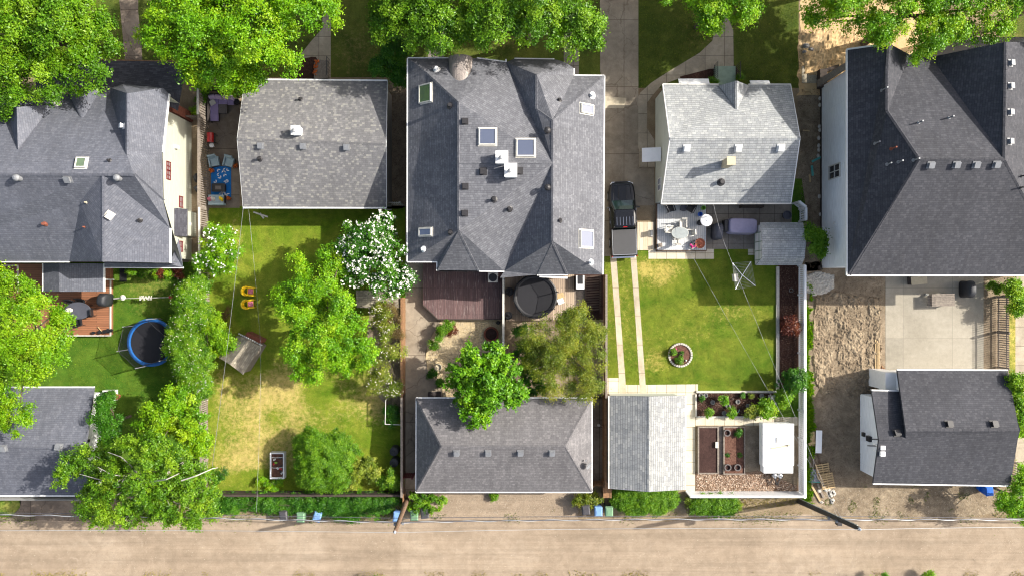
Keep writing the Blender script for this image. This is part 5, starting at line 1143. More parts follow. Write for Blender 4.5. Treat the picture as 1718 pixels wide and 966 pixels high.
mb = MB(); bx_px(mb, 349, 375, 340, 344, .31, .75); mb.build('backrest', M['bluegrey'], t, bevel=.03)
for px, m_, a in ((352.5, 'cushion_pink', .4), (357, 'offwhite', -.3), (371, 'yellow', -.6)): mb = MB(); p = W(px, 334, .55); mb.rbox(p.x, p.y, .55, .36, .16, .34, a, -.6); mb.build('pillow', M[m_], t, bevel=.05)
def flowerpot(px, py, label, r=.17, h=.3, fm='orange', pm='terracotta', zb=0, n=14, group=None):
    t = thing('flower_pot', label, 'flower pot', (0, 0, 0), group)
    mb = MB(); mb.lathe((0, 0, 0), [(r*.7, 0), (r, h), (r*1.05, h), (r*.85, h), (r*.8, h*.85), (.01, h*.85)], 14); mb.build('pot', M[pm], t)
    mb = MB()
    for i in range(n): a = rnd.uniform(0, 6.28); q = r*rnd.uniform(0, 1.1); mb.lathe((q*math.cos(a), q*math.sin(a), h+rnd.uniform(-.02, .1)), [(.01, 0), (.06, .03), (.03, .07)], 6)
    mb.build('flowers', M[fm], t); p = W(px, py, zb+h); place(t, (p.x, p.y, zb), 0); return t
flowerpot(355, 286, 'orange flower pot at the upper left rug corner'); flowerpot(395, 278, 'orange flower pot against the bungalow wall'); flowerpot(383, 333, 'orange flower pot at the end of the loveseat')
for i, (x, y) in enumerate(((532, 105), (530, 113), (529, 122))): flowerpot(x, y, ('red orange flower pot on the front step, highest in the photo', 'red orange flower pot in the middle of the three on the front step', 'red orange flower pot of the front step nearest the roof edge')[i], .2, fm='orange', group='flower pots on the front step')
# ================================================================ DRY LAWN
def adirondack(label, group):
    t = thing('garden_chair', label, 'chair', (0, 0, 0), group)
    mb = MB()
    for i in range(9):
        a = math.radians(-80+20*i); mb.rbox(-.12-.3*math.cos(a), .42*math.sin(a)*.75, .55+.1*math.cos(a), .1, .14, .5, a*0.6)
    mb.rbox(.12, -.3, .5, .6, .11, .04); mb.rbox(.12, .3, .5, .6, .11, .04); mb.build('shell_back', M['yellow'], t, bevel=.02)
    mb = MB(); mb.rbox(.1, 0, .36, .5, .48, .04); mb.build('seat', M['yellow'], t)
    mb = MB(); mb.rbox(.14, 0, .44, .4, .38, .1); mb.build('cushion', M['cushion_pink'], t, bevel=.04)
    for sx in (-.15, .36):
        for sy in (-.3, .3): mb = MB(); mb.rbox(sx, sy, .24, .06, .05, .48); mb.build('leg', M['yellow'], t)
    return t
g_ = 'yellow garden chairs on the lawn'
yc = adirondack('yellow garden chair with pink cushion, farther from the playhouse', g_); p = W(417, 488.5, .5); place(yc, (p.x, p.y, 0), -.1)
p = W(417, 510, .5); dup(yc, (p.x, p.y, 0), .1, 'yellow garden chair with pink cushion, nearer the playhouse')
t = thing('raised_planter', 'white framed planter box with hoops and red fabric in the dry lawn', 'planter', (X(464), Y(780), 0))
mb = MB()
for a, b, c, d in ((452.5, 476.5, 759, 761), (452.5, 476.5, 801, 803), (452.5, 454.5, 761, 801), (474.5, 476.5, 761, 801)): mb.box(X(a)*.99, X(b)*.99, Y(d)*.99, Y(c)*.99, 0, .5)
mb.build('frame', M['white'], t)
mb = MB(); mb.box(X(454.5)*.99, X(474.5)*.99, Y(801)*.99, Y(761)*.99, 0, .36); mb.build('soil', M['redmulch'], t)
for y in (766, 783, 799):
    mb = MB(); mb.path([(X(464.5)*.99+.47*math.cos(a*math.pi/8), Y(y)*.99, .48+.28*math.sin(a*math.pi/8)) for a in range(9)], .018, 5); mb.build('hoop', M['white'], t)
for i in range(9): mb = MB(); mb.rbox(X(458+rnd.random()*14)*.99, Y(765+rnd.random()*32)*.99, .42, .12, .2, .08, rnd.random()*3); mb.build('seedling', M[rnd.choice(['redpaint', 'offwhite', 'limeplastic', 'wicker'])], t)
t = thing('plank', 'bleached forked board lying on the shaded lawn below the bungalow roof', 'plank'); mb = MB(); a = W(425, 356, .1); b = W(449, 364, .1); mb.bar((a.x, a.y, .06), (b.x, b.y, .06), .12, .05); a2 = W(436, 358, .1); mb.bar((a2.x, a2.y, .1), (b.x-.3, b.y-.12, .1), .12, .04); mb.build('board', M['offwhite'], t)
t = thing('soccer_goal', 'pale metal goal frame leaning on the fence beside the dry lawn', 'goal frame')
mb = MB(); a, b, c, d = W(647, 671, 1.2), W(646, 711, 1.2), W(674, 712, 1.2), W(674, 671, 1.2); mb.path([a, b, c], .03); mb.path([a, (a.x, a.y, 0)], .03); mb.path([b, (b.x, b.y, 0)], .03); mb.path([c, (c.x, c.y, 0)], .03); mb.build('frame', M['offwhite'], t)
mb = MB(); mb.poly([a, b, (b.x+.3, b.y, 0), (a.x+.3, a.y, 0)]); mb.build('net', M['net'], t)
for i, (x, y, l) in enumerate(((661, 757, 'dark round composter by the fence, upper of the pair'), (661, 776, 'dark round composter by the fence, lower of the pair'))):
    t = thing('composter', l, 'composter', (0, 0, 0)); mb = MB(); mb.lathe((0, 0, 0), [(.36, 0), (.34, .5), (.3, .8)], 18); mb.build('drum', M['blackbin'], t); mb = MB(); mb.lathe((0, 0, .8), [(.33, 0), (.33, .04), (.1, .1), (.08, .14), (.01, .14)], 18); mb.build('lid', M['black'], t); p = W(x, y, .8); place(t, (p.x, p.y, 0), 0)
flowerpot(402, 619, 'red flowers in a pot at the playhouse side', .16, fm='redpaint')
# ================================================================ PURPLE DECK YARD
t = thing('deck', 'worn purple brown deck with peeling boards behind the big house', 'deck', W(776, 487))
mb = MB(); slab(mb, [(711, 437), (842, 437), (842, 535), (736, 535), (711, 511)], .0, .5); mb.build('platform', M['deck3'], t)
mb = MB(); mb.path([(X(711), Y(511), .52), (X(736), Y(535), .52), (X(842), Y(535), .52)], .05, 4); mb.build('edge_trim', M['darkfence'], t)
def acunit(px, py, label, mt='offwhite', zb=.0, s=.75):
    t = thing('air_conditioner', label, 'air conditioner', (0, 0, 0)); mb = MB(); mb.rbox(0, 0, .38, s, s, .76); mb.build('cabinet', M[mt], t, bevel=.02)
    mb = MB(); mb.lathe((0, 0, .765), [(.02, 0), (s*.42, 0), (s*.42, .02), (.02, .02)], 20); mb.build('fan_grille', M['black'], t); p = W(px, py, zb+.76); place(t, (p.x, p.y, zb), 0)
acunit(827, 465.5, 'square air conditioner with dark fan on the purple deck', zb=.5)
t = thing('deck', 'pale weathered board deck under the black trampoline', 'deck', W(905, 505))
mb = MB(); slab(mb, [(847, 455), (963, 455), (963, 532), (930, 536), (850, 538), (847, 530)], .0, .3); mb.build('platform', M['deck3b'], t)
mb = MB(); slab(mb, [(963.4, 486), (981, 486), (981, 510), (963.4, 516)], .0, .15); mb.build('step', M['oldwood'], t)
trampoline('black trampoline with tall dark net on the pale board deck', 898, 497, 1.62, M['black'], h=1.0, ph_=1.1, rot=.2, npole=8, padw=.22, polem='black')
t = thing('slatted_screen', 'dark brown slatted boards laid over the corner beside the cedar fence', 'boards', W(995, 490))
mb = MB()
for i in range(14): mb.bar((X(981), Y(465+i*4.2), .35), (X(1008), Y(463+i*4.2), .4), .12, .03)
mb.build('slat', M['pergola'], t)
mb = MB(); mb.box(X(981), X(983), Y(525), Y(462), 0, .33); mb.box(X(1006), X(1008), Y(525), Y(462), 0, .38); mb.build('frame', M['pergola'], t)
t = thing('patio_stove', 'white enamel box with dark panel standing by the slatted boards', 'appliance', W(973, 474)); mb = MB(); bx_px(mb, 967, 980.5, 462, 485, .0, .9); mb.build('cabinet', M['whitemetal'], t); mb = MB(); bx_px(mb, 969.5, 978, 462, 476.5, .902, .93); mb.build('hob', M['black'], t)
t = thing('patio_table', 'small square pale table beside the black trampoline', 'table', (0, 0, 0)); mb = MB(); mb.rbox(0, 0, .5, .55, .4, .03, .3); mb.build('table_top', M['pine'], t)
for sx in (-1, 1): mb = MB(); mb.rbox(sx*.2, 0, .25, .05, .3, .48, .3); mb.build('leg', M['pine'], t)
p = W(940, 496, .8); place(t, (p.x, p.y, .3), 0)
t = thing('cool_box', 'small white box on the pale deck beside the trampoline', 'box', (0, 0, 0)); mb = MB(); mb.rbox(0, 0, .15, .45, .4, .3, .4); mb.build('body', M['white'], t); mb = MB(); mb.rbox(0, 0, .325, .47, .42, .05, .4); mb.build('lid', M['whitemetal'], t); p = W(940.5, 505, .6); place(t, (p.x, p.y, .3), 0)
for i, (x, y, l) in enumerate(((855, 489, 'black plant tub west of the trampoline, near the house'), (853, 529, 'black plant tub at the corner of the pale deck'))): flowerpot(x, y, l, .3, .4, 'black', 'black', .3)
t = thing('fire_pit', 'round dark brown fire pit ring on the gravel by the fence', 'fire pit', (X(824), Y(560), 0)); mb = MB(); mb.lathe((X(824), Y(560), 0), [(.58, 0), (.58, .25), (.48, .25), (.46, .06), (.01, .05)], 24); mb.build('ring', M['brick'], t); mb = MB(); mb.lathe((X(824), Y(560), .06), [(.01, .01), (.44, .01)], 20, cap=False); mb.build('ash', M['soil'], t)
t = thing('planter', 'round brown planter ring on the gravel below the red tipped bush', 'planter', (X(736), Y(615), 0)); mb = MB(); mb.lathe((X(736), Y(615), 0), [(.26, 0), (.3, .35), (.24, .35), (.2, .2), (.01, .2)], 18); mb.build('pot', M['tan'], t)
flowerpot(836, 541, 'small dark pot at the corner of the purple deck', .14, .25, 'black', 'black')
mb = MB(); mb.rbox(0, 0, .02, 1.0, .5, .03); o = solo(mb, 'door_mat', M['wicker'], 'brown mat in front of the hip roofed garage side', 'mat'); o.location = (X(729), Y(662), .012)
mb = MB(); mb.lathe((0, 0, 0), [(.1, 0), (.12, .2), (.08, .25)], 10); o = solo(mb, 'bucket', M['offwhite'], 'small pale bucket in the narrow path right of the hip roofed garage', 'bucket'); o.location = (X(1004), Y(712), .01)
# ================================================================ TRUCK
def truck():
    t = thing('pickup_truck', 'black pickup truck with grey bed cover parked on the concrete driveway', 'pickup truck', (0, 0, 0))
    # y forward; length 5.75, width 2.0
    def ring(y, hw, z0, z1, r=.16, n=6):
        pts = []
        for cx, cz, a0 in ((hw-r, z1-r, 0), (-hw+r, z1-r, 90), (-hw+r, z0+r, 180), (hw-r, z0+r, 270)):
            for i in range(n): a = math.radians(a0+90*i/(n-1)); pts.append((cx+r*math.cos(a), y, cz+r*math.sin(a)))
        return pts
    L = [(2.87, .45, .5, .85, .12), (2.84, .72, .42, .98, .15), (2.7, .86, .4, 1.06, .15), (2.4, .95, .38, 1.12, .17), (1.9, .99, .36, 1.16, .17), (1.2, 1.0, .36, 1.2, .15), (.2, 1.0, .36, 1.22, .12), (-.75, 1.0, .36, 1.24, .1), (-.76, .98, .36, 1.26, .08), (-2.6, .98, .38, 1.28, .08), (-2.78, .96, .42, 1.26, .08), (-2.82, .9, .5, 1.2, .08)]
    mb = MB(); mb.loft([ring(y, hw, a, b, r) for y, hw, a, b, r in L]); mb.build('body', M['carblack'], t, smooth=True)
    mb = MB(); mb.rbox(0, 1.98, 1.165, .62, 1.15, .05, 0, -.02); mb.build('hood_panel', M['carblack'], t, bevel=.02)
    # cabin: glass lower shell and painted roof
    def cring(z, y0, y1, hw, r=.18):
        pts = []
        for cx, cy, a0 in ((hw-r, y1-r, 0), (-hw+r, y1-r, 90), (-hw+r, y0+r, 180), (hw-r, y0+r, 270)):
            for i in range(5): a = math.radians(a0+90*i/4); pts.append((cx+r*math.cos(a), cy+r*math.sin(a), z))
        return pts
    mb = MB(); mb.loft([cring(1.2, -.76, 1.42, .93), cring(1.5, -.7, .98, .86), cring(1.8, -.62, .62, .78)]); mb.build('windows', M['carglass'], t, smooth=False)
    mb = MB(); mb.loft([cring(1.79, -.68, .68, .8), cring(1.86, -.64, .62, .78), cring(1.89, -.55, .5, .68)]); mb.build('roof', M['carblack'], t, smooth=False)
    mb = MB()
    for sx in (-1, 1):
        mb.tube((sx*.9, 1.38, 1.2), (sx*.77, .62, 1.81), .045, 6); mb.tube((sx*.91, .1, 1.2), (sx*.79, .05, 1.81), .04, 6); mb.tube((sx*.9, -.72, 1.2), (sx*.77, -.62, 1.81), .06, 6)
    mb.build('pillar', M['carblack'], t)
    mb = MB()
    for i in range(6): mb.rbox(-.6+i*.24, -.22, 1.895, .02, .62, .012)
    mb.build('roof_glare_rib', M['chrome'], t)  # chrome strips stand in for glare lines along the roof ribs
    mb = MB(); mb.rbox(0, -.66, 1.86, .3, .05, .06); mb.build('brake_light', M['red_lamp'], t)
    mb = MB(); mb.rbox(0, -1.74, 1.3, 1.72, 1.86, .05); mb.build('bed_cover', M['cover_vinyl'], t, bevel=.02)
    mb = MB(); 
    for sx in (-1, 1): mb.rbox(sx*.9, -1.74, 1.3, .05, 1.95, .06)
    mb.rbox(0, -2.7, 1.3, 1.85, .05, .06); mb.build('bed_rail', M['galv'], t)
    mb = MB(); mb.rbox(0, -2.86, .6, 1.8, .16, .2); mb.build('rear_bumper', M['chrome'], t, bevel=.03)
    mb = MB(); mb.rbox(0, 2.84, .58, 1.5, .16, .22); mb.build('front_bumper', M['chrome'], t, bevel=.03)
    mb = MB(); mb.rbox(0, 2.86, .86, .95, .06, .24); mb.build('grille', M['black'], t)
    for sx in (-1, 1):
        mb = MB(); mb.rbox(sx*.7, 2.74, .9, .34, .12, .18, -sx*.35); mb.build('headlight', M['clear_lamp'], t)
        mb = MB(); mb.rbox(sx*.93, -2.78, 1.05, .08, .12, .32); mb.build('tail_light', M['red_lamp'], t)
        mb = MB(); mb.tube((sx*.93, .95, 1.2), (sx*1.1, .9, 1.26), .03, 6); mb.rbox(sx*1.14, .88, 1.3, .2, .1, .2, -sx*.2); mb.build('wing_mirror', M['black'], t)
        mb = MB(); mb.rbox(sx*1.005, -.2, 1.08, .02, .2, .04); mb.rbox(sx*1.005, .75, 1.06, .02, .2, .04); mb.build('door_handle', M['chrome'], t)
        for y in (1.85, -1.75):
            mb = MB(); mb.tube((sx*.76, y, .39), (sx*1.0, y, .39), .39, 22); w = mb.build('wheel', M['rubber'], t); mb = MB(); mb.tube((sx*.99, y, .39), (sx*1.015, y, .39), .24, 16); mb.build('rim', M['galv'], w)
    mb = MB()
    for sx in (-1, 1): mb.rbox(sx*.66, 1.95, 1.185, .03, 1.3, .02, sx*.05); mb.rbox(sx*1.003, .1, .8, .012, .02, .8); mb.rbox(sx*1.003, -.72, .8, .012, .02, .8)
    mb.rbox(0, 2.62, 1.1, 1.4, .03, .02); mb.build('panel_gap', M['black'], t)
    mb = MB(); mb.rbox(0, 1.22, 1.225, 1.3, .03, .02, .02); mb.rbox(-.3, 1.3, 1.22, .6, .02, .02, .1); mb.build('wiper', M['black'], t)
    return t
tk = truck(); p = W(1045.5, 368, 1.1); place(tk, (p.x, p.y, .012), math.radians(2.2))
# ================================================================ PALE DECK PATIO
t = thing('deck', 'pale grey board deck beside the bungalow with glass table', 'deck', W(1142, 381))
mb = MB(); slab(mb, [(1101.5, 343), (1183, 343), (1183, 420), (1101.5, 420)], .0, .3); mb.build('platform', M['deck4'], t)
mb = MB(); mb.box(X(1100), X(1101.4), Y(421.5), Y(343), 0, .29); mb.box(X(1100), X(1184), Y(421.5), Y(420.1), 0, .29); mb.box(X(1183.1), X(1184.2), Y(420), Y(343), 0, .29); mb.build('skirt', M['fencewood'], t)
mb = MB(); slab(mb, [(1069, 373), (1097, 373), (1097, 420), (1069, 420)], .0, .1); t = thing('boardwalk', 'pale board platform between the truck and the grey deck', 'platform', W(1083, 396)); mb.build('platform', boards('pale_boards', A(206,190,160), A(226,212,186), A(150,134,108), .3, 'v'), t)
mb = MB(); bx_px(mb, 1091.5, 1095, 387, 397, .1, .13); mb.build('hatch', M['offwhite'], t)
t = thing('patio_table', 'irregular glass topped table in the middle of the pale grey deck', 'table', (0, 0, 0)); mb = MB(); mb.lathe((0, 0, .7), [(.01, 0), (.55, 0), (.56, .015), (.01, .02)], 20, 1.15, .8); mb.build('table_top', plain('cloudy_glass', A(176,182,180), .1, 0, .1, 3, .8), t)
mb = MB(); mb.path([(.56*1.15*math.cos(a*math.pi/10), .56*.8*math.sin(a*math.pi/10), .7) for a in range(21)], .018); mb.build('rim', M['offwhite'], t)
for sx in (-1, 1):
    for sy in (-1, 1): mb = MB(); mb.tube((sx*.45, sy*.3, 0), (sx*.35, sy*.25, .7), .02, 6); mb.build('leg', M['offwhite'], t)
p = W(1141, 391, 1.0); place(t, (p.x, p.y, .3), 0)
g_ = 'pale chairs around the glass table'; pc = None
for px, py, rz, l in ((1146, 376, .0, 'pale metal chair north of the glass table'), (1123, 385, 1.5, 'pale metal chair west of the glass table'), (1156, 391, -1.5, 'pale metal chair east of the glass table'), (1137, 404, 3.1, 'pale metal chair south of the glass table')):
    p = W(px, py, .8)
    if pc is None: pc = patio_chair(l, M['offwhite'], M['offwhite'], g_, w=.5); place(pc, (p.x, p.y, .3), rz)
    else: dup(pc, (p.x, p.y, .3), rz, l)
g_ = 'dark chairs under the bungalow eave'; pc2 = patio_chair('black chair under the eave at the west end of the grey deck', M['black'], M['black'], g_); p = W(1125, 350, .8); place(pc2, (p.x, p.y, .3), .3)
p = W(1159, 350, .8); dup(pc2, (p.x, p.y, .3), -.5, 'black chair under the eave, right of the small round table')
t = thing('side_table', 'small round grey table under the eave between two black chairs', 'table', (0, 0, 0)); mb = MB(); mb.lathe((0, 0, .5), [(.01, 0), (.28, 0), (.28, .03), (.01, .03)], 18); mb.build('table_top', M['grey_cover'], t); mb = MB(); mb.tube((0, 0, 0), (0, 0, .5), .03); mb.lathe((0, 0, 0), [(.18, 0), (.16, .03)], 12); mb.build('leg', M['black'], t); p = W(1147, 349, .8); place(t, (p.x, p.y, .3), 0)
t = thing('patio_umbrella', 'small round white parasol at the corner of the grey deck', 'umbrella', (0, 0, 0)); mb = MB(); mb.lathe((0, 0, 1.55), [(.46, 0), (.44, .03), (.26, .1), (.1, .15), (.03, .2)], 20); mb.build('canopy', M['whitemetal'], t, smooth=False); mb = MB(); mb.tube((0, 0, 0), (0, 0, 1.72), .025); mb.build('pole', M['galv'], t); mb = MB(); mb.lathe((0, 0, 0), [(.25, 0), (.22, .08), (.05, .12)], 14); mb.build('base', M['dark'], t); p = W(1186, 369.5, 1.7); place(t, (p.x, p.y, .012), 0)
mb = MB(); mb.lathe((0, 0, 0), [(.13, 0), (.17, .3), (.18, .32), (.14, .32), (.12, .05), (.01, .05)], 14); BK = solo(mb, 'bucket', M['limeplastic'], 'lime green bucket under the bungalow eave', 'bucket'); p = W(1180.5, 349, .6); BK.location = (p.x, p.y, .3)
mb = MB(); mb.lathe((0, 0, 0), [(.13, 0), (.17, .25), (.18, .27), (.14, .27), (.12, .05), (.01, .05)], 14); o = solo(mb, 'bucket', M['deepblue'], 'blue bucket on the grey deck beside the white parasol', 'bucket'); p = W(1174.5, 359.5, .5); o.location = (p.x, p.y, .3)
mb = MB(); mb.lathe((0, 0, 0), [(.17, 0), (.22, .35), (.22, .38), (.1, .42)], 14); o = solo(mb, 'bin', M['black'], 'small black bin beneath the white parasol', 'bin'); p = W(1174, 374, .6); o.location = (p.x, p.y, .3)
flowerpot(1174.6, 408.5, 'large terracotta planter at the deck corner', .38, .35, 'terracotta', 'terracotta', .3, n=3)
flowerpot(1161.5, 413.5, 'pot of bright pink flowers at the deck corner', .2, .3, 'pinkfl', 'offwhite', .3, n=16)
flowerpot(1164.5, 407, 'dark green potted plant behind the pink flowers', .18, .3, 'grey_cover', 'black', .3, n=8)
t = thing('lantern', 'small brown square lantern box on the pale grey deck', 'lantern', (0, 0, 0)); mb = MB(); mb.rbox(0, 0, .14, .26, .26, .28, .1); mb.build('case', M['wicker'], t); mb = MB(); mb.rbox(0, 0, .3, .3, .3, .03, .1); mb.lathe((0, 0, .31), [(.06, 0), (.04, .06)], 8); mb.build('lid', M['oldwood'], t); p = W(1108, 411.5, .6); place(t, (p.x, p.y, .3), 0)
grill('grey covered grill between the parasol and the long lilac cover', M['grey_cover'], 1206, 388, math.pi/2-.05, 0, 1.25)
t = thing('covered_furniture', 'long garden furniture under a lilac grey cover beside the shed', 'covered furniture', (0, 0, 0)); mb = MB()
rings = [[(a*math.copysign(abs(math.cos(q))**.35, math.cos(q)), b*math.copysign(abs(math.sin(q))**.35, math.sin(q)), zz) for q in [2*math.pi*k/28 for k in range(28)]] for zz, a, b in ((.02, 1.12, .62), (.4, 1.1, .6), (.8, 1.07, .58), (.9, 1.0, .52), (.92, .7, .3))]
mb.loft(rings); mb.build('cover', M['lilac_cover'], t, smooth=False)
mb = MB(); mb.rbox(-1.25, 0, .35, .3, .9, .7); mb.build('side_box', M['black_cover'], t, bevel=.05); p = W(1247, 379, .85); place(t, (p.x, p.y, .012), -.03)
t = thing('plant_pot', 'large grey pot on the paving behind the barn shed', 'pot', (0, 0, 0)); mb = MB(); mb.lathe((0, 0, 0), [(.2, 0), (.32, .5), (.34, .52), (.28, .52), (.26, .4), (.01, .4)], 18); mb.build('pot', M['grey_cover'], t); p = W(1321, 361, .5); place(t, (p.x, p.y, 0), 0)
t = thing('shelf', 'dark storage shelf against the bungalow wall under the eave', 'shelf', (X(1250), Y(344), 0))
for i, z in enumerate((.3, .7)): mb = MB(); mb.box(X(1240), X(1276), Y(350), Y(343), z, z+.03); mb.build('board', M['darkfence'], t)
mb = MB()
for x in (1240, 1275): mb.box(X(x), X(x+1), Y(350), Y(343), 0, .75)
mb.build('side_panel', M['darkfence'], t)
# clothes dryer
t = thing('clothes_dryer', 'square rotary clothes dryer with white arms standing on the lawn', 'clothes dryer', (0, 0, 0)); cs = [W(1229, 441.5, 2.0), W(1260, 439, 2.0), W(1267.5, 479.5, 2.0), W(1234, 485, 2.0)]; ctr = W(1245.5, 461.7, 1.8)
b = Vector((ctr.x, ctr.y, 0)); t.location = b; ORG[t.name] = b
mb = MB(); mb.tube(b, ctr, .03); mb.build('pole', M['galv'], t)
for c in cs: mb = MB(); mb.tube(ctr, c, .026, 6); mb.build('arm', M['whitemetal'], t)
mb = MB()
for f in (.3, .42, .54, .66, .78, .9, 1.0):
    q = [ctr.lerp(c, f) for c in cs]; mb.path(q+[q[0]], .006, 4)
mb.build('line', M['wirelight'], t)
t = thing('towel', 'pale pinkish cloth hanging on the left side of the clothes dryer', 'cloth'); mb = MB(); a = ctr.lerp(cs[0], .95); c = ctr.lerp(cs[3], .95); p = a.lerp(c, .42); q = a.lerp(c, .72); mb.add([p, q, q+Vector((.35, .05, -.25)), p+Vector((.35, .05, -.25)), p+Vector((-.05, 0, -.4)), q+Vector((-.05, 0, -.4))], [(0, 1, 2, 3), (0, 1, 5, 4)]); mb.build('cloth', M['offwhite'], t, solid=.01)
# flower ring
t = thing('flower_ring', 'round flower bed ringed with pale stones in the striped lawn', 'flower bed', (X(1141), Y(595), 0))
mb = MB(); mb.lathe((X(1141), Y(595), 0), [(.8, .01), (.8, .06), (.01, .1)], 24); mb.build('soil', M['redmulch'], t)
for i in range(30):
    a = 2*math.pi*i/30; mb = MB(); mb.rbox(X(1141)+.87*math.cos(a), Y(595)+.87*math.sin(a), .07, .16, .15, .14, a); mb.build('stone', M['stone'], t, bevel=.02)
for px, py, m_, r_ in ((1133, 585, 'pinkfl', .09), (1150, 604, 'offwhite', .08)): mb = MB(); mb.lathe((X(px), Y(py), .05), [(.02, 0), (r_, .08), (r_*.6, .16), (.01, .18)], 10); mb.build('ornament', M[m_], t)
def edging(label, pts, m, w=.12, h=.18, name='bed_edging'):
    t = thing(name, label, 'edging', W(*pts[0])); mb = MB()
    for a, b in zip(pts[:-1], pts[1:]): p = Vector((X(a[0]), Y(a[1]), h/2)); q = Vector((X(b[0]), Y(b[1]), h/2)); d = (q-p).normalized(); mb.bar(p+d*w/2, q-d*w/2, w, h)
    mb.build('kerb', m, t); return t
edging('white concrete edging along the mulch bed by the tall fence', [(1304, 445), (1304, 657)], M['stone'], .22, .15)
edging('white edging along the north side of the small shrub bed', [(1166, 656.5), (1304, 656.5)], M['stone'], .16, .15)
edging('white edging down the west side of the small shrub bed', [(1167, 659), (1167, 699)], M['stone'], .12, .15)
edging('pale edging south of the small shrub bed', [(1168, 698.5), (1303, 698.5)], M['stone'], .1, .1)
def veg(label, a, b, c, d, fill):
    t = thing('raised_bed', label, 'garden bed', (X((a+b)/2), Y((c+d)/2), 0)); w = 2.0
    mb = MB(); mb.box(X(a), X(b), Y(c+w), Y(c), 0, .28); mb.box(X(a), X(b), Y(d), Y(d-w), 0, .28); mb.box(X(a), X(a+w), Y(d-w), Y(c+w), 0, .27); mb.box(X(b-w), X(b), Y(d-w), Y(c+w), 0, .27); mb.build('frame', M['oldwood'], t)
    mb = MB(); mb.box(X(a+w), X(b-w), Y(d-w), Y(c+w), 0, .2); mb.build('soil', fill, t); return t
veg('wooden raised bed filled with bare dark soil', 1169.5, 1204, 714, 793, M['soil']); veg('wooden raised bed with red bark mulch and round pots', 1212, 1248.5, 714, 794, M['redmulch'])
t = thing('boardwalk', 'narrow grey board walk between the two raised beds', 'walkway', (X(1208), Y(750), 0)); mb = MB(); mb.box(X(1204.3), X(1211.7), Y(793), Y(714), 0, .06); mb.build('board', M['oldwood'], t)
mb = MB(); mb.rbox(0, 0, .05, .22, .45, .1); o = solo(mb, 'hose_box', M['offwhite'], 'pale box on the frame of the bare soil bed', 'box'); o.location = (X(1200.5), Y(744), .28)
for i, (x, y, l) in enumerate(((1220, 725.5, 'round grey planter ring in the red mulch bed, top left'), (1221, 783.5, 'round planter ring in the red mulch bed, bottom left'), (1237.5, 783.5, 'round planter ring in the red mulch bed, bottom right'))):
    t = thing('planter_ring', l, 'planter', (0, 0, 0)); mb = MB(); mb.lathe((0, 0, 0), [(.22, 0), (.26, .25), (.27, .26), (.2, .26), (.19, .1), (.01, .1)], 18); mb.build('ring', M['greywicker'], t); mb = MB(); mb.lathe((0, 0, .1), [(.01, .02), (.18, .02)], 14, cap=False); mb.build('soil', M['soil'], t); p = W(x, y, .4); place(t, (p.x, p.y, .2), 0)
t = thing('propane_tank', 'white propane tank at the trailer hitch, left one', 'gas tank', (0, 0, 0)); mb = MB(); mb.lathe((0, 0, .1), [(.12, 0), (.17, .06), (.17, .36), (.12, .46), (.04, .48)], 16); mb.build('tank', M['whitemetal'], t, smooth=True); mb = MB(); mb.lathe((0, 0, .56), [(.09, 0), (.09, .08)], 12, cap=False); mb.tube((0, 0, .56), (0, 0, .64), .03); mb.build('valve', M['galv'], t)
p = W(1301, 798.5, .6); place(t, (p.x, p.y, .1), 0, group='propane tanks on the trailer hitch'); p = W(1310, 798.5, .6); dup(t, (p.x, p.y, .1), .4, 'white propane tank at the trailer hitch, right one')
t = thing('camper_trailer', 'white folded camper trailer parked beside the white fence', 'trailer', (X(1300), Y(750), 0))
mb = MB(); bx_px(mb, 1280.5, 1330.5, 711, 783, .35, 1.25); mb.build('body', M['whitemetal'], t, bevel=.04); mb = MB(); bx_px(mb, 1279.5, 1332.5, 710, 781, 1.26, 1.4); mb.build('roof', M['whitemetal'], t, bevel=.04)
mb = MB(); bx_px(mb, 1281, 1331, 781.5, 793.5, .4, 1.12); mb.build('front_box', M['whitemetal'], t, bevel=.04); mb = MB(); bx_px(mb, 1303, 1307.5, 733.5, 742, 1.4, 1.46); mb.build('roof_hatch', M['offwhite'], t); mb = MB(); mb2 = MB()
for yy in (728, 746, 764): a_ = W(1280, yy, 1.402); b_ = W(1332, yy, 1.402); mb2.bar((a_.x, a_.y, 1.405), (b_.x, b_.y, 1.405), .03, .012)
mb2.build('roof_seam', M['galv'], t); p = W(1294, 752, 1.43); q = W(1325, 746.5, 1.43); mb.bar(p, q, .1, .05); mb.rbox(q.x-.1, q.y, 1.46, .16, .14, .1); mb.build('awning_rail', M['tan'], t)
for sx in (1286, 1322): mb = MB(); mb.tube((X(sx)-.1, Y(744)*.99, .3), (X(sx)+.1, Y(744)*.99, .3), .3, 16); mb.build('wheel', M['rubber'], t)
mb = MB(); p = W(1304, 793, .4); mb.bar((p.x-.4, p.y, .4), (p.x, p.y-.9, .4), .07, .09); mb.bar((p.x+.4, p.y, .4), (p.x, p.y-.9, .4), .07, .09); mb.tube((p.x, p.y-.9, .0), (p.x, p.y-.9, .55), .04); mb.build('hitch', M['black'], t)
t = thing('bird_bath', 'white pedestal bird bath at the corner of the shrub bed', 'bird bath', (0, 0, 0)); mb = MB(); mb.rbox(0, 0, .05, .5, .5, .1); mb.lathe((0, 0, .1), [(.16, 0), (.1, .1), (.1, .5), (.2, .56)], 14); mb.build('pedestal', M['stone'], t); mb = MB(); mb.lathe((0, 0, .66), [(.15, 0), (.34, .08), (.36, .12), (.3, .12), (.2, .06), (.01, .05)], 20); mb.build('bowl', M['stone'], t); p = W(1299.7, 670, .7); place(t, (p.x, p.y, 0), 0)
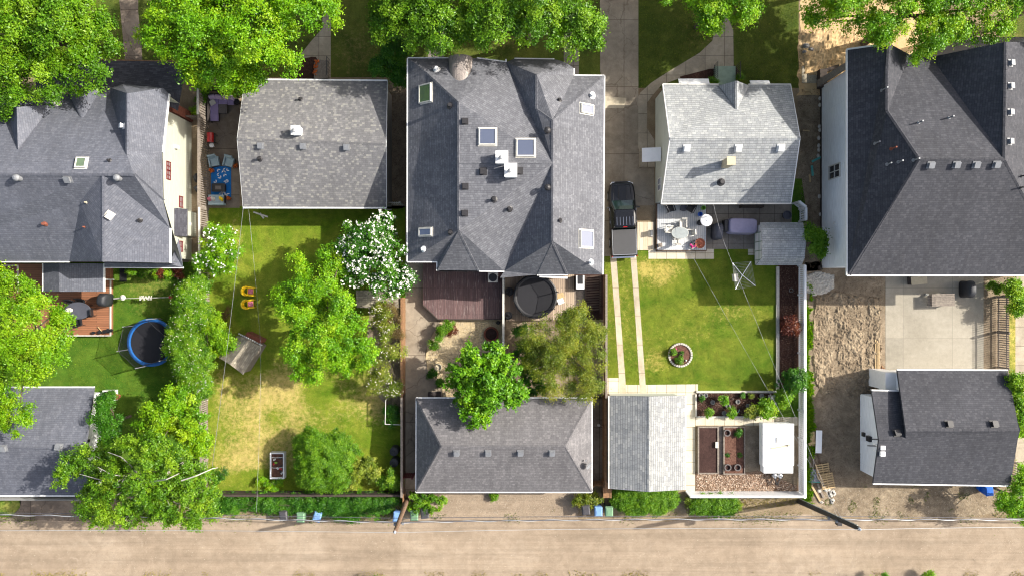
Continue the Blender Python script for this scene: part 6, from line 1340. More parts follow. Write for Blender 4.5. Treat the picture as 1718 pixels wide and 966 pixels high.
for i, (x, y) in enumerate(((1175, 662.5), (1183, 662.5), (1195, 674), (1220, 680), (1214, 692), (1254, 680), (1237, 673), (1277, 663))):
    t = thing('planter_ring', 'pale rimmed pot in the small shrub bed, '+('by its northwest corner', 'second from its northwest corner', 'between the two clipped bushes', 'left of the centre', 'beside the lime bush', 'near the middle', 'beside the grey green plant', 'near its north edge')[i], 'pot', (X(x), Y(y), 0), 'pots in the shrub bed'); mb = MB(); mb.lathe((X(x), Y(y), 0), [(.15, 0), (.18, .16), (.14, .16), (.13, .05), (.01, .05)], 14); mb.build('ring', M['greystone'], t)
mb = MB(); mb.path([(X(1232+8*math.cos(a/3)), Y(686+6*math.sin(a/2.2)), .05) for a in range(12)], .03, 6); o = solo(mb, 'garden_hose', M['bluegrey'], 'blue grey hose coiled in the small shrub bed', 'hose')
mb = MB(); mb.lathe((0, 0, 0), [(.15, 0), (.17, .02), (.15, .04), (.13, .02)], 16, cap=False); o = solo(mb, 'garden_ring', M['greystone'], 'thin grey ring lying in the narrow mulch bed', 'ring'); o.location = (X(1327), Y(487), .03)
# ================================================================ RIGHT YARD
t = thing('patio_table', 'low pale slatted bench table on the big concrete patio', 'table', (0, 0, 0)); mb = MB()
for i in range(8): mb.rbox(0, -.42+i*.12, .72, 1.75, .1, .03)
mb.build('table_top', M['oldwood'], t); mb = MB(); mb.rbox(-.9, -.05, .5, .3, .8, .03); mb.build('bench', M['oldwood'], t)
for sx in (-1, 1):
    for sy in (-1, 1): mb = MB(); mb.rbox(sx*.75, sy*.38, .35, .07, .07, .7); mb.build('leg', M['oldwood'], t)
p = W(1582, 503, .7); place(t, (p.x, p.y, .012), .02)
flowerpot(1556, 494, 'tiny pale pot beside the slatted bench table', .12, .2, 'offwhite', 'offwhite', 0, 4)
grill('black covered grill on the concrete patio near the fence', M['black_cover'], 1629, 485, math.pi/2, .012, 1.3)
t = thing('storage_box', 'pale brown deck box under the eave on the concrete patio', 'box', (0, 0, 0)); mb = MB(); mb.rbox(0, 0, .28, 1.15, .6, .56); mb.build('body', M['wicker'], t); mb = MB(); mb.rbox(0, 0, .59, 1.2, .65, .06); mb.build('lid', M['tan'], t); p = W(1542, 470, .6); place(t, (p.x, p.y, .012), .1)
g_ = 'timber planks stacked by the patio'
for i, (a, b, c, d, m_) in enumerate(((1467, 1474, 568, 651, 'pine'), (1475.5, 1483, 610, 651, 'orangewood'))):
    t = thing('timber_stack', ('long pale timber plank lying beside the concrete patio', 'short brown timber stack between plank and patio')[i], 'timber', (X(a), Y(d), 0)); 
    for j in range(3): mb = MB(); w_ = (b-a)/3; mb.box(X(a+j*w_), X(a+(j+1)*w_)-.02, Y(d-j*2), Y(c+j*3), .0, .1+.04*j); mb.build('plank', M[m_], t)
def pallet(label, group):
    t = thing('pallet', label, 'pallet', (0, 0, 0), group)
    mb = MB()
    for i in range(7): mb.rbox(0, -.54+i*.18, .13, 1.0, .09, .02)
    for i in range(3): mb.rbox(0, -.5+i*.5, .01, 1.0, .09, .02)
    mb.build('slat', M['pine'], t)
    for x in (-.46, 0, .46): mb = MB(); mb.rbox(x, 0, .07, .05, 1.2, .09); mb.build('stringer', M['pine'], t)
    return t
g_ = 'wooden pallets by the debris'
pl = pallet('wooden pallet farther from the alley, under the nearer one', g_); p = W(1381, 790, .2); place(pl, (p.x, p.y, .1), .15)
p = W(1388, 806, .35); dup(pl, (p.x, p.y, .28), .2, 'wooden pallet nearer the alley, lying on top')
t = thing('panel_board', 'white flat panel leaning beside the weeds and white fence', 'panel', (X(1370), Y(740), 0)); mb = MB(); mb.rbox(X(1371), Y(739), .28, .46, 1.75, .05, -.03); mb.build('board', M['whitemetal'], t); mb = MB(); mb.rbox(X(1362), Y(735), .12, .4, 1.1, .06, .05); mb.rbox(X(1364), Y(741), .2, .9, .2, .05, .3); mb.build('plank', M['pine'], t)
dd = [(1368, 826, .15, 1.4, 'pine', .5, 'pale plank at the alley end of the debris heap'), (1376, 822, .14, 1.2, 'oldwood', .4, 'grey plank beside the pallets at the alley end'), (1363, 790, .1, 2.0, 'oldwood', -.05, 'long grey board along the weeds left of the pallets'), (1357, 772, .1, 1.6, 'oldwood', .1, 'narrow grey board near the white fence and weeds'), (1372, 764, .08, 1.5, 'fencewood', .25, 'brown stick above the pallets'), (1361, 807, .09, 1.3, 'teal', 1.52, 'teal green board sticking out below the pallets'), (1369, 268, .16, .8, 'teal', -1.1, 'teal board by the white house wall, tilted one'), (1362, 287, .16, .8, 'teal', .1, 'teal board by the white house wall, upright one'), (1358, 300, .12, .6, 'pine', .1, 'short wooden block below the teal boards'), (1354, 152, .2, .5, 'pine', 1.5, 'small pale board in the shade beside the sandy dirt'), (1352, 220, .1, .5, 'pine', 1.5, 'short stick in the shaded dirt strip near the bungalow')]
for x, y, w_, l_, m_, rz, lab in dd:
    t = thing('plank', lab, 'plank', (X(x), Y(y), 0)); mb = MB(); mb.rbox(X(x), Y(y), .08, w_, l_, .05, rz); mb.build('board', M[m_], t)
mb = MB(); vs = []; n = 9
t = thing('plastic_sheet', 'crumpled grey plastic sheet among the debris left of the pallets', 'sheet', (X(1366), Y(800), 0))
for j in range(n):
    for i in range(n): vs.append((X(1358+i*1.9), Y(786+j*2.6), .05+.14*rnd.random()))
mb.add(vs, [(j*n+i, j*n+i+1, (j+1)*n+i+1, (j+1)*n+i) for j in range(n-1) for i in range(n-1)]); mb.build('film', M['tarp'], t)
for i in range(12):
    x = rnd.uniform(1374, 1398); y = rnd.uniform(818, 842); t = thing('rubble_chunk', 'pale broken chunk in the rubble below the pallets', 'rubble', (X(x), Y(y), 0), 'rubble below the pallets'); mb = MB(); s_ = rnd.uniform(.12, .3)
    mb.lathe((X(x), Y(y), 0), [(s_*.8, 0), (s_, .06), (s_*.6, .12)], 5, rnd.uniform(.6, 1), rnd.uniform(.6, 1)); mb.build('chunk', M['stone'], t)
for i, (x, y) in enumerate([(1375, 166), (1375, 177), (1374, 213), (1375, 219), (1373, 245), (1373, 252), (1372, 262), (1373, 232), (1374, 330), (1376, 360)]):
    t = thing('stone', 'pale stone along the foot of the white house wall', 'stone', (X(x), Y(y), 0), 'stones along the white house'); mb = MB(); mb.lathe((X(x), Y(y), 0), [(.12, 0), (.15, .08), (.08, .14)], 6, .9, 1.2); mb.build('rock', M['stone'], t)
# sandy rubble north
for i, (x, y, lab) in enumerate(((1352, 78, 'large'), (1360, 84, 'middle'), (1349, 88, 'lowest'))):
    t = thing('rock', lab+' grey rock at the edge of the sandy front dirt', 'rock', (X(x), Y(y), 0)); mb = MB(); s_ = .28-.05*i; mb.lathe((X(x), Y(y), 0), [(s_, 0), (s_*1.1, .1), (s_*.5, .24)], 6, 1, .7); mb.build('rock', M['greystone'], t)
mb = MB(); mb.box(X(1345), X(1371), Y(140), Y(112), 0, .03); o = solo(mb, 'concrete_slab', M['strip'], 'pale concrete slab beside the sandy front dirt', 'slab')
# ================================================================ ALLEY
def wheelie(label, bm_, lm, group):
    t = thing('wheelie_bin', label, 'bin', (0, 0, 0), group)
    mb = MB(); mb.loft([[(sx*w_, sy*d_+o_, z) for sx, sy in ((-1, -1), (1, -1), (1, 1), (-1, 1))] for z, w_, d_, o_ in ((.06, .22, .24, .03), (.5, .25, .29, 0), (.95, .28, .34, 0))]); mb.build('body', bm_, t)
    mb = MB(); mb.loft([[(sx*w_, sy*d_-.01, z) for sx, sy in ((-1, -1), (1, -1), (1, 1), (-1, 1))] for z, w_, d_ in ((.955, .3, .37), (1.0, .3, .37), (1.06, .22, .28))]); l = mb.build('lid', lm, t)
    mb = MB(); mb.rbox(0, -.05, 1.065, .3, .3, .02); mb.build('lid_rib', lm, l)
    mb = MB(); mb.tube((-.26, .4, .95), (.26, .4, .95), .022, 6); mb.build('handle', bm_, t)
    for sx in (-1, 1): mb = MB(); mb.tube((sx*.22, .3, .1), (sx*.28, .3, .1), .1, 12); mb.build('wheel', M['rubber'], t)
    return t
bins = [(475, 865, 'blackbin', 'blackbin', .1, 'dark wheeled bin, leftmost in the row under the long hedge'), (504, 867.5, 'greenbin', 'greenbin', .0, 'green wheeled bin in the row under the long hedge'), (532, 866.5, 'bluebin', 'bluelid', -.3, 'blue wheeled bin turned askew under the long hedge'),
        (666, 866.5, 'bluebin', 'bluelid', -.1, 'blue wheeled bin behind the wooden pole'), (695, 864.5, 'greenbin', 'greenbin', 0, 'green wheeled bin right of the wooden pole'), (712.5, 861, 'blackbin', 'blackbin', .1, 'dark wheeled bin right of the wooden pole, nearest the garage driveway'),
        (983, 855, 'blackbin', 'blackbin', .1, 'dark wheeled bin in the trio between the two garages'), (1004, 857.5, 'bluebin', 'bluelid', 0, 'blue wheeled bin in the middle of the trio between the garages'), (1022, 858, 'greenbin', 'greenbin', 0, 'green wheeled bin at the right of the trio between the garages')]
protos = {}
for px, py, b_, l_, rz, lab in bins:
    p = W(px, py, 1.0)
    if b_ not in protos: protos[b_] = wheelie(lab, M[b_], M[l_], 'wheeled bins along the alley'); place(protos[b_], (p.x, p.y, .01), rz)
    else: dup(protos[b_], (p.x, p.y, .01), rz, lab)
p = W(1660, 823, 1.0); t = wheelie('bright blue recycling bin behind the dark garage', M['deepblue'], M['deepblue'], None); place(t, (p.x, p.y, 0), .1); t.scale = (1.5, 1, 1) if False else (1, 1, 1)
t = thing('storage_bin', 'bright blue tote beside the recycling bin at the dark garage', 'tote', (0, 0, 0)); mb = MB(); mb.loft([[(sx*w_, sy*d_, z) for sx, sy in ((-1, -1), (1, -1), (1, 1), (-1, 1))] for z, w_, d_ in ((0, .22, .18), (.4, .28, .22))]); mb.build('body', M['deepblue'], t); mb = MB(); mb.rbox(0, 0, .42, .6, .48, .04); mb.build('lid', M['deepblue'], t); p = W(1650, 818, .5); place(t, (p.x, p.y, 0), 0)
t = thing('gate_panel', 'orange brown wooden gate panel at the alley between the garages', 'gate', (X(1018), Y(825), 0)); mb = MB(); bx_px(mb, 1012.5, 1025.5, 809, 834.5, .05, 1.3); mb.build('panel', M['orangewood'], t); mb = MB(); bx_px(mb, 1012, 1014, 809, 835, 1.301, 1.34); bx_px(mb, 1024, 1026, 809, 835, 1.301, 1.34); mb.build('rail', M['orangewood'], t)
def pole(label, b, tp, h, m, r=.19, arms=()):
    B = W(*b); T = W(tp[0], tp[1], h); t = thing('utility_pole', label, 'utility pole', (B.x, B.y, 0)); mb = MB(); mb.tube((B.x, B.y, 0), T, r, 14, r*.72); mb.build('pole', m, t); return t, B, T
tp1, B1, T1 = pole('brown weathered utility pole standing by the orange fence stub', (683, 838), (663, 891), 8.8, M['pole_wood'])
tp2, B2_, T2 = pole('dark utility pole with pale conduit at the white fence corner', (1340, 840), (1441, 886), 9.2, M['pole_dark'])
mb = MB(); d = (T2-Vector((B2_.x, B2_.y, 0))); o_ = Vector((.06, .17, 0)); mb.tube(Vector((B2_.x, B2_.y, 0))+o_, Vector((B2_.x, B2_.y, 0))+d*.97+o_*.8, .045, 8); mb.build('conduit', M['pole_pale'], tp2)
for tt, T, m_ in ((tp1, T1, 'pole_wood'), (tp2, T2, 'galv')):
    mb = MB(); mb.lathe((T.x, T.y, T.z), [(.05, 0), (.09, .06), (.05, .12), (.08, .18), (.03, .24)], 10); mb.build('insulator', M['insul'], tt)
for f, tt, B, T in ((.72, tp2, B2_, T2), (.6, tp2, B2_, T2), (.75, tp1, B1, T1)):
    c = Vector((B.x, B.y, 0)).lerp(T, f); mb = MB(); mb.tube(c+Vector((-.3, -.05, 0)), c+Vector((.35, -.05, 0)), .04, 6); mb.rbox(c.x+.3, c.y-.05, c.z+.05, .14, .14, .2); mb.rbox(c.x-.25, c.y-.1, c.z+.05, .14, .14, .2); mb.build('bracket', M['galv'], tt)
c = Vector((B2_.x, B2_.y, 0)).lerp(T2, .68); mb = MB(); mb.rbox(c.x+.1, c.y-.3, c.z, .3, .25, .4); mb.build('junction_box', M['dark'], tp2)
def cable(label, P, r, m, sag=.25, tw=False, name='overhead_cable', cat='cable'):
    t = thing(name, label, cat, tuple(P[0])); mb = MB(); allp = []
    for a, b in zip(P[:-1], P[1:]):
        n = 20
        for i in range(n+1): q = i/n; v = Vector(a).lerp(Vector(b), q); v.z -= sag*4*q*(1-q); allp.append(v)
    mb.path(allp, r, 5); mb.build('strand', m, t)
    if tw:
        mb = MB(); hp = []; L = 0
        for a, b in zip(allp[:-1], allp[1:]):
            if (b-a).length < 1e-5: continue
            for k in range(8): 
                v = a.lerp(b, k/8); L += (b-a).length/8; ph = L*2.2; s_ = (b-a).normalized(); u = s_.orthogonal().normalized(); w = s_.cross(u); hp.append(v+(u*math.cos(ph)+w*math.sin(ph))*r*1.6)
        mb.path(hp, r*.75, 5); mb.build('twisted_strand', M['wirelight'], t)
    return t
E0 = Vector((-48, T1.y-.1, 8.8)); E1 = Vector((52, T2.y, 9.2))
cable('topmost pale cable strung over the alley from pole to pole', [E0, T1+Vector((0, 0, .2)), T2+Vector((0, 0, .2)), E1], .014, M['wirelight'], .45)
q1 = Vector((B1.x, B1.y, 0)).lerp(T1, .75); q2 = Vector((B2_.x, B2_.y, 0)).lerp(T2, .72)
cable('thick grey middle cable strung over the alley', [Vector((-48, q1.y+.7, 6.8)), q1, q2, Vector((52, q2.y-.2, 6.8))], .028, M['wire'], .3, True)
q1 = Vector((B1.x, B1.y, 0)).lerp(T1, .62); q2 = Vector((B2_.x, B2_.y, 0)).lerp(T2, .6)
cable('thin lower cable strung over the alley', [Vector((-48, q1.y+.5, 5.6)), q1, q2, Vector((52, q2.y-.4, 5.8))], .016, M['wire'], .2)
a = W(408, 350, 3.0); b = W(351, 820, 5.8); c = W(346, 845, 6.2)
cable('pale cable running from the mottled bungalow down over the lawn fence', [a, b, c], .013, M['wire'], .15)
cable('thin dashed cable over the lawn past the yellow chairs', [W(417, 351, 3.0), W(436, 560, 3.4), W(437, 640, 3.6), W(430, 860, 5.6)], .005, M['wire'], .1, True)
cable('dashed service cable from the alley pole over the striped lawn', [Vector((B2_.x, B2_.y, 0)).lerp(T2, .78), W(1165, 436, 3.2), W(1118, 344, 2.9)], .005, M['wire'], .15, True)
cable('second dashed cable rising over the clothes dryer to the bungalow', [Vector((B2_.x, B2_.y, 0)).lerp(T2, .7), W(1216, 410, 3.3), W(1197, 343, 2.9)], .005, M['wire'], .15, True)
# ================================================================ TREES AND SHRUBS
BK_ = M['bark']
L_ = M
# --- north row
tree('huge bright green tree over the top left corner', [(40, 60, 95, 11.5), (120, 40, 75, 11), (150, 110, 55, 9.5), (60, 130, 62, 10), (20, 10, 70, 10.5), (170, 60, 42, 9), (5, 165, 40, 8.5), (90, -40, 90, 11)], L_['leaf_mid'], BK_, dens=4.7, nl=22, tr=.3, leaf=.2, clump=.5, tuft=44)
tree('bright green tree over the front yard between the cream house and the bungalow', [(330, 40, 85, 11), (420, 40, 80, 11), (280, 70, 42, 9), (460, 85, 48, 9.5), (380, 100, 50, 9), (340, 110, 38, 8), (500, 20, 60, 10), (300, 5, 60, 10), (540, 8, 38, 9), (420, 128, 26, 7.5), (400, -50, 100, 11)], L_['leaf_bright'], BK_, dens=4.7, nl=22, tr=.3, leaf=.19, clump=.48, tuft=44)
tree('dark green tree above the big central house, left half', [(690, 20, 60, 9), (740, 40, 50, 9), (650, 40, 40, 7.5), (720, -30, 80, 10)], L_['leaf_mid'], BK_, dens=4.7, nl=22, tr=.25, leaf=.2, clump=.48)
tree('green tree above the big central house, right half', [(830, 25, 62, 10), (900, 30, 60, 10), (960, 40, 52, 9.5), (790, 50, 36, 8.5), (990, 55, 34, 8.5), (880, -40, 90, 11)], L_['leaf_mid'], BK_, dens=4.7, nl=22, tr=.25, leaf=.2, clump=.48)
tree('small dark shrubby tree in the shade beside the bungalow front corner', [(662, 90, 34, 4.5), (640, 110, 24, 3.5), (672, 125, 22, 3.2)], L_['leaf_deep'], BK_, tr=.1, leaf=.16, clump=.36)
tree('bright green branches hanging over the curved front walk', [(1190, 10, 40, 8.5), (1240, 8, 36, 8.5), (1195, 35, 22, 7.5), (1140, -25, 46, 9), (1260, -20, 40, 9)], L_['leaf_bright'], BK_, tr=.2, leaf=.17, clump=.42)
tree('wide bright green tree over the top right corner', [(1400, 0, 56, 10), (1480, 20, 66, 10.5), (1560, 30, 60, 10), (1545, 68, 40, 9), (1620, 20, 60, 10), (1660, 40, 40, 9.5), (1480, 50, 38, 9), (1520, -50, 110, 11.5), (1370, 20, 34, 9), (1600, 55, 36, 9), (1700, -10, 40, 10)], L_['leaf_bright'], BK_, tr=.3, leaf=.18, clump=.46, dens=3.0)
tree('shade tree just beyond the top edge, over the driveway', [(1110, -150, 90, 12), (1190, -160, 90, 12), (1020, -140, 70, 11)], L_['leaf_mid'], BK_, tr=.3, leaf=.3, clump=.5, tuft=40)
tree('shade tree just beyond the top edge, right of the curved walk', [(1300, -120, 80, 12.5), (1380, -130, 80, 12), (1340, -70, 50, 11)], L_['leaf_mid'], BK_, tr=.3, leaf=.3, clump=.5, tuft=40)
tree('shade tree beyond the top right corner', [(1470, -110, 80, 12.5), (1560, -110, 90, 12), (1650, -110, 80, 12), (1520, -190, 90, 13), (1640, -60, 50, 11)], L_['leaf_mid'], BK_, tr=.3, leaf=.3, clump=.5, tuft=46, dens=4.5)
tree('shade tree right of the top right corner', [(1760, -90, 80, 12.5), (1830, -20, 80, 12), (1800, 60, 60, 10)], L_['leaf_mid'], BK_, tr=.3, leaf=.3, clump=.5, tuft=40)
tree('shade tree beyond the top edge above the central house', [(780, -120, 90, 12), (880, -130, 90, 12), (960, -110, 60, 11), (640, -120, 80, 11)], L_['leaf_mid'], BK_, tr=.3, leaf=.3, clump=.5, tuft=46, dens=4.5)
tree('shade tree beyond the top edge over the bungalow walk', [(575, -90, 60, 9.5), (500, -110, 70, 11)], L_['leaf_mid'], BK_, tr=.2, leaf=.2, clump=.42)
shrub('low green bush in the shaded gap beside the sofa patio', [(338, 170, 10, 1.0), (336, 150, 12, 1.4), (330, 185, 8, .8)], L_['leaf_mid'], BK_, leaf=.12, clump=.25)
shrub('bright leafy bush behind the sofa patio', [(352, 128, 26, 3), (385, 145, 22, 2.6), (398, 150, 16, 2.4)], L_['leaf_bright'], BK_, leaf=.14, clump=.32)
shrub('round green bush beside the mint front landing', [(1196, 137, 10.5, 1.4)], L_['leaf_mid'], BK_, leaf=.09, clump=.2, zr=1)
shrub('small green bush right of the mint front landing', [(1241, 130, 7, .8)], L_['leaf_mid'], BK_, leaf=.09, clump=.2)
# --- left yard
tree('large yellow green tree over the left deck and garage', [(40, 560, 62, 8.5), (30, 500, 45, 7.5), (70, 600, 50, 8), (20, 650, 45, 7.5), (60, 510, 34, 6.5), (25, 700, 30, 6.5), (90, 570, 30, 7), (100, 535, 20, 5.5), (-20, 600, 60, 8.5), (0, 470, 26, 6)], L_['leaf_lime'], BK_, tr=.25, leaf=.17, clump=.42, tuft=42)
t_, C_, D_ = tree('yellow green maple tree right of the left garage', [(290, 700, 46, 5.5), (325, 715, 36, 5.2), (260, 700, 36, 5), (300, 670, 30, 4.8), (335, 745, 24, 4.5)], L_['leaf_lime'], BK_, tr=.15, leaf=.2, clump=.36)
tree('dark green round tree against the white garage wall', [(185, 700, 30, 4.4), (190, 740, 28, 4.2), (178, 675, 18, 3.6)], L_['leaf_deep'], BK_, tr=.12, leaf=.16, clump=.34)
tree('feathery pale trunked tree spreading over the alley at lower left', [(240, 800, 66, 9), (190, 835, 52, 8.5), (330, 850, 36, 7), (240, 745, 34, 8), (300, 780, 44, 8), (345, 830, 26, 6.5), (290, 820, 55, 8), (150, 772, 28, 6), (116, 792, 24, 6), (250, 850, 48, 7.5), (310, 850, 36, 7), (192, 775, 26, 6), (170, 812, 26, 5.6), (330, 800, 30, 7), (165, 848, 30, 7), (270, 760, 30, 8)], L_['leaf_birch'], M['birch'], tr=.2, leaf=.17, clump=.42, spike=.7, dens=3.2, nl=26)
bt = [o for o in COL.objects if str(o.get('label', '')).startswith('feathery pale trunked')][0]
for pts in ([(230, 800, 6.4), (205, 801, 7.2), (182, 798, 7.6), (160, 786, 7.4)], [(205, 801, 7.2), (190, 812, 7.3), (160, 806, 7.2), (128, 797, 6.8)], [(205, 801, 7.2), (196, 818, 7.4), (176, 826, 7.3)], [(225, 795, 6.6), (214, 782, 7.6), (198, 768, 7.4), (176, 760, 7)], [(250, 810, 8.2), (275, 806, 9.3), (296, 796, 9.2)], [(300, 808, 8), (325, 800, 8.2), (352, 788, 7.6), (362, 786, 7.4)]):
    mb = MB(); q = [W(*p) for p in pts]
    for i_, (a_, b_) in enumerate(zip(q[:-1], q[1:])): mb.tube(a_-Vector((0, 0, .35)), b_-Vector((0, 0, .35)), .05-.01*i_, 6, .04-.01*i_)
    mb.build('branch', M['birch'], bt)
shrub('tall dense hedge column with yellowish blossoms beside the blue trampoline', [(318, 500, 30, 2.8), (326, 540, 34, 3.2), (315, 585, 36, 3.4), (326, 620, 34, 3.2), (334, 478, 22, 2.2), (302, 560, 24, 3), (328, 650, 30, 2.8), (340, 600, 20, 3), (342, 520, 18, 2.6)], L_['leaf_mid'], BK_, leaf=.13, clump=.3, dens=9, bough=.35, flowers=(M['blossom_cream'], .35, .05, 'blossoms'))
shrub('lilac bush with pale purple flowers at the south end of the hedge', [(338, 648, 16, 2.6), (325, 655, 14, 2.4), (350, 644, 8, 2.0)], L_['leaf_mid'], BK_, leaf=.12, clump=.28, flowers=(M['blossom_lilac'], 1, .1, 'blossoms'))
shrub('lime green bush between the hedge and the playhouse', [(365, 555, 26, 3), (380, 570, 20, 2.6), (352, 540, 16, 2.4), (372, 580, 16, 2.2)], L_['leaf_lime'], BK_, leaf=.15, clump=.3)
for i, (x, y, r_, m_) in enumerate(((222, 458, 9, 'leaf_mid'), (240, 462, 10, 'leaf_mid'), (262, 460, 8, 'leaf_bright'), (283, 460, 10, 'leaf_bright'), (300, 458, 12, 'leaf_red'), (270, 458, 7, 'leaf_red'))):
    shrub('low '+('green', 'green', 'yellow green', 'bright green', 'reddish', 'small reddish')[i]+' plant in the bed below the cream house eave, '+('nearest the mat', 'second from the mat', 'third from the mat', 'fifth from the mat', 'nearest the hedge', 'fourth from the mat')[i], [(x, y, r_, .7)], L_[m_], BK_, leaf=.1, clump=.2, nl=3)
shrub('wispy plant in the white planter at the garage', [(188, 661, 8, .8)], L_['leaf_deep'], BK_, leaf=.08, clump=.18, nl=3)
# --- second lot
shrub('rounded bush covered in white flowers beside the slatted fence', [(370, 403, 31, 3), (376, 430, 30, 3), (348, 435, 26, 2.6), (388, 412, 22, 2.6), (364, 444, 22, 2.4)], L_['leaf_bright'], BK_, leaf=.14, clump=.32, bough=.4, flowers=(M['blossom'], .6, .11, 'blossoms'))
tree('large dark tree covered in white blossom beside the big house', [(620, 410, 52, 6.5), (650, 430, 44, 6.2), (590, 420, 40, 5.8), (640, 385, 30, 5.5), (600, 455, 36, 5.5), (650, 470, 36, 5.5), (680, 465, 20, 5)], L_['leaf_deep'], BK_, tr=.18, leaf=.16, clump=.38)
def blossoms(t, C, D, per, size, m, cl=.4):
    n = len(C)*per; idx = NR.integers(0, len(C), n); P = C[idx]+D[idx]*cl*.45+NR.normal(size=(n, 3))*cl*.38; P[:, 2] += cl*.35
    P = np.repeat(P, 3, axis=0); nor = nrm(np.array([0, 0, 1.0])+NR.normal(size=(3*n, 3))*.5); P = P+NR.normal(size=P.shape)*size*.3
    o = quadmesh('blossoms', leafquads(P, nor, size*NR.uniform(.7, 1.2, 3*n), .9), NR.random(3*n), m, t); o['kind'] = 'stuff'
tt = [o for o in COL.objects if o.get('label') == 'large dark tree covered in white blossom beside the big house'][0]
bc = [o for o in tt.children if o.name.startswith('crown')][0]
n_ = len(bc.data.vertices)//4; co = np.zeros(n_*12); bc.data.vertices.foreach_get('co', co); co = co.reshape(n_, 4, 3).mean(1)+np.array(tt.location)
top = co[NR.choice(n_, 1900, replace=False)]; top = top[top[:, 2] > 3.8]; blossoms(tt, top, np.tile([0, 0, 1.0], (len(top), 1)), 1, .11, M['blossom'], .16)
tree('large bright green tree in the middle of the long lawn', [(530, 470, 50, 6.5), (505, 520, 48, 6.5), (560, 520, 50, 7), (545, 575, 52, 6.8), (500, 580, 38, 6), (590, 560, 40, 6), (520, 615, 36, 5.6), (480, 500, 26, 5.5), (555, 440, 30, 5.8), (610, 590, 26, 5.4), (575, 610, 26, 5)], L_['leaf_bright'], BK_, tr=.22, leaf=.17, clump=.42)
shrub('straggly brown shrub with small cream flowers by the orange fence', [(650, 540, 28, 3), (655, 580, 30, 3.2), (640, 620, 28, 3), (662, 650, 20, 2.4), (640, 520, 20, 2.6), (625, 640, 20, 2.4)], L_['leaf_grey'], BK_, leaf=.11, clump=.34, dens=2.8, nl=30, flowers=(M['blossom_cream'], 1, .06, 'blossoms'))
shrub('bare twiggy brown shrub above the straggly flowering one', [(660, 525, 18, 2.8), (668, 560, 14, 2.8), (655, 545, 16, 2.6)], L_['leaf_brown'], BK_, leaf=.08, clump=.34, dens=1.6, nl=26)
shrub('dark dead twig patch in the grass beside the yellow chairs', [(383, 527, 12, .5)], L_['leaf_brown'], BK_, leaf=.09, clump=.22, dens=1.5)
shrub('dense round green bush in the dry lawn near the back fence', [(545, 768, 50, 3.2), (528, 750, 36, 2.8), (568, 755, 34, 2.9), (532, 790, 34, 2.6), (565, 792, 34, 2.6)], L_['leaf_mid'], BK_, leaf=.11, clump=.26, dens=12, jit=.12, bough=.32, low=.0, zr=.9)
shrub('pale yellow green shrub right of the dense round bush', [(605, 790, 22, 2.2), (590, 805, 20, 2), (620, 775, 12, 2.0), (628, 795, 10, 1.8)], L_['leaf_grey'], BK_, leaf=.16, clump=.34, spike=.4)
shrub('small green shrub in the corner by the composters', [(655, 800, 17, 1.6), (665, 812, 12, 1.3), (645, 808, 12, 1.2)], L_['leaf_birch'], BK_, leaf=.12, clump=.28)
shrub('small wispy shrub by the fence at the dry lawn corner', [(372, 790, 13, 1.2), (365, 805, 8, .8)], L_['leaf_deep'], BK_, leaf=.1, clump=.26, dens=2)
shrub('low green plants behind the white hooped planter', [(440, 806, 10, .5), (455, 812, 14, .4), (470, 808, 8, .5)], L_['leaf_bright'], BK_, leaf=.1, clump=.2)
shrub('dark green vine clump inside the pale goal frame', [(660, 690, 15, 1.2), (658, 705, 12, 1.1)], L_['leaf_deep'], BK_, leaf=.12, clump=.26)
hx = [(365+i*22, 843+3*math.sin(i*1.7), 19, 1.0+.15*math.sin(i*2.1)) for i in range(8)]
shrub('long ragged green hedge strip along the alley, left half', hx, L_['leaf_deep'], BK_, cat='hedge', name='hedge', leaf=.11, clump=.26, dens=6, bough=.3, nl=20)
hx = [(545+i*21, 846+4*math.sin(i*1.9)-(i > 4)*6, 20, 1.1+.15*math.sin(i*2.3)) for i in range(6)]+[(585, 860, 15, .9), (598, 868, 9, .6)]
shrub('long ragged green hedge strip along the alley, right half', hx, L_['leaf_deep'], BK_, cat='hedge', name='hedge', leaf=.11, clump=.26, dens=6, bough=.3, nl=20)
# --- third lot
tree('vivid green maple overhanging the hip roofed garage', [(815, 625, 40, 6.2), (790, 620, 36, 5.8), (820, 660, 36, 5.8), (845, 620, 26, 5.4), (800, 690, 24, 5.2), (780, 655, 26, 5.2), (850, 660, 24, 5), (830, 595, 22, 5.2), (868, 660, 14, 4.8), (790, 592, 16, 5)], L_['leaf_maple'], BK_, tr=.15, leaf=.24, clump=.4, spike=.7, tuft=34, dens=3.4)
tree('loose olive green tree with bare twigs beside the cedar fence', [(930, 590, 52, 6), (960, 560, 44, 5.8), (900, 560, 36, 5.2), (980, 600, 38, 5.6), (940, 640, 40, 5.4), (985, 645, 30, 5), (900, 610, 30, 4.8), (960, 535, 28, 5), (995, 560, 20, 4.6)], L_['leaf_olive'], BK_, tr=.16, leaf=.12, clump=.42, dens=4.2, tuft=50, nl=46)
shrub('green understorey bush in the shade left of the olive tree', [(880, 590, 24, 2.2), (900, 650, 26, 2.4), (875, 555, 14, 1.4), (885, 625, 20, 2)], L_['leaf_deep'], BK_, leaf=.14, clump=.3)
shrub('green bush with red tips beside the worn deck', [(745, 552, 13, 1.2), (735, 568, 12, 1.0), (752, 545, 10, 1.2), (727, 578, 8, .7)], L_['leaf_mid'], BK_, leaf=.11, clump=.24)
shrub('red tipped bush at the deck corner', [(758, 553, 12, 1.0)], L_['leaf_red'], BK_, leaf=.1, clump=.24)
shrub('dark low plants around the round brown planter', [(726, 628, 9, .5), (738, 640, 8, .5)], L_['leaf_deep'], BK_, leaf=.1, clump=.2)
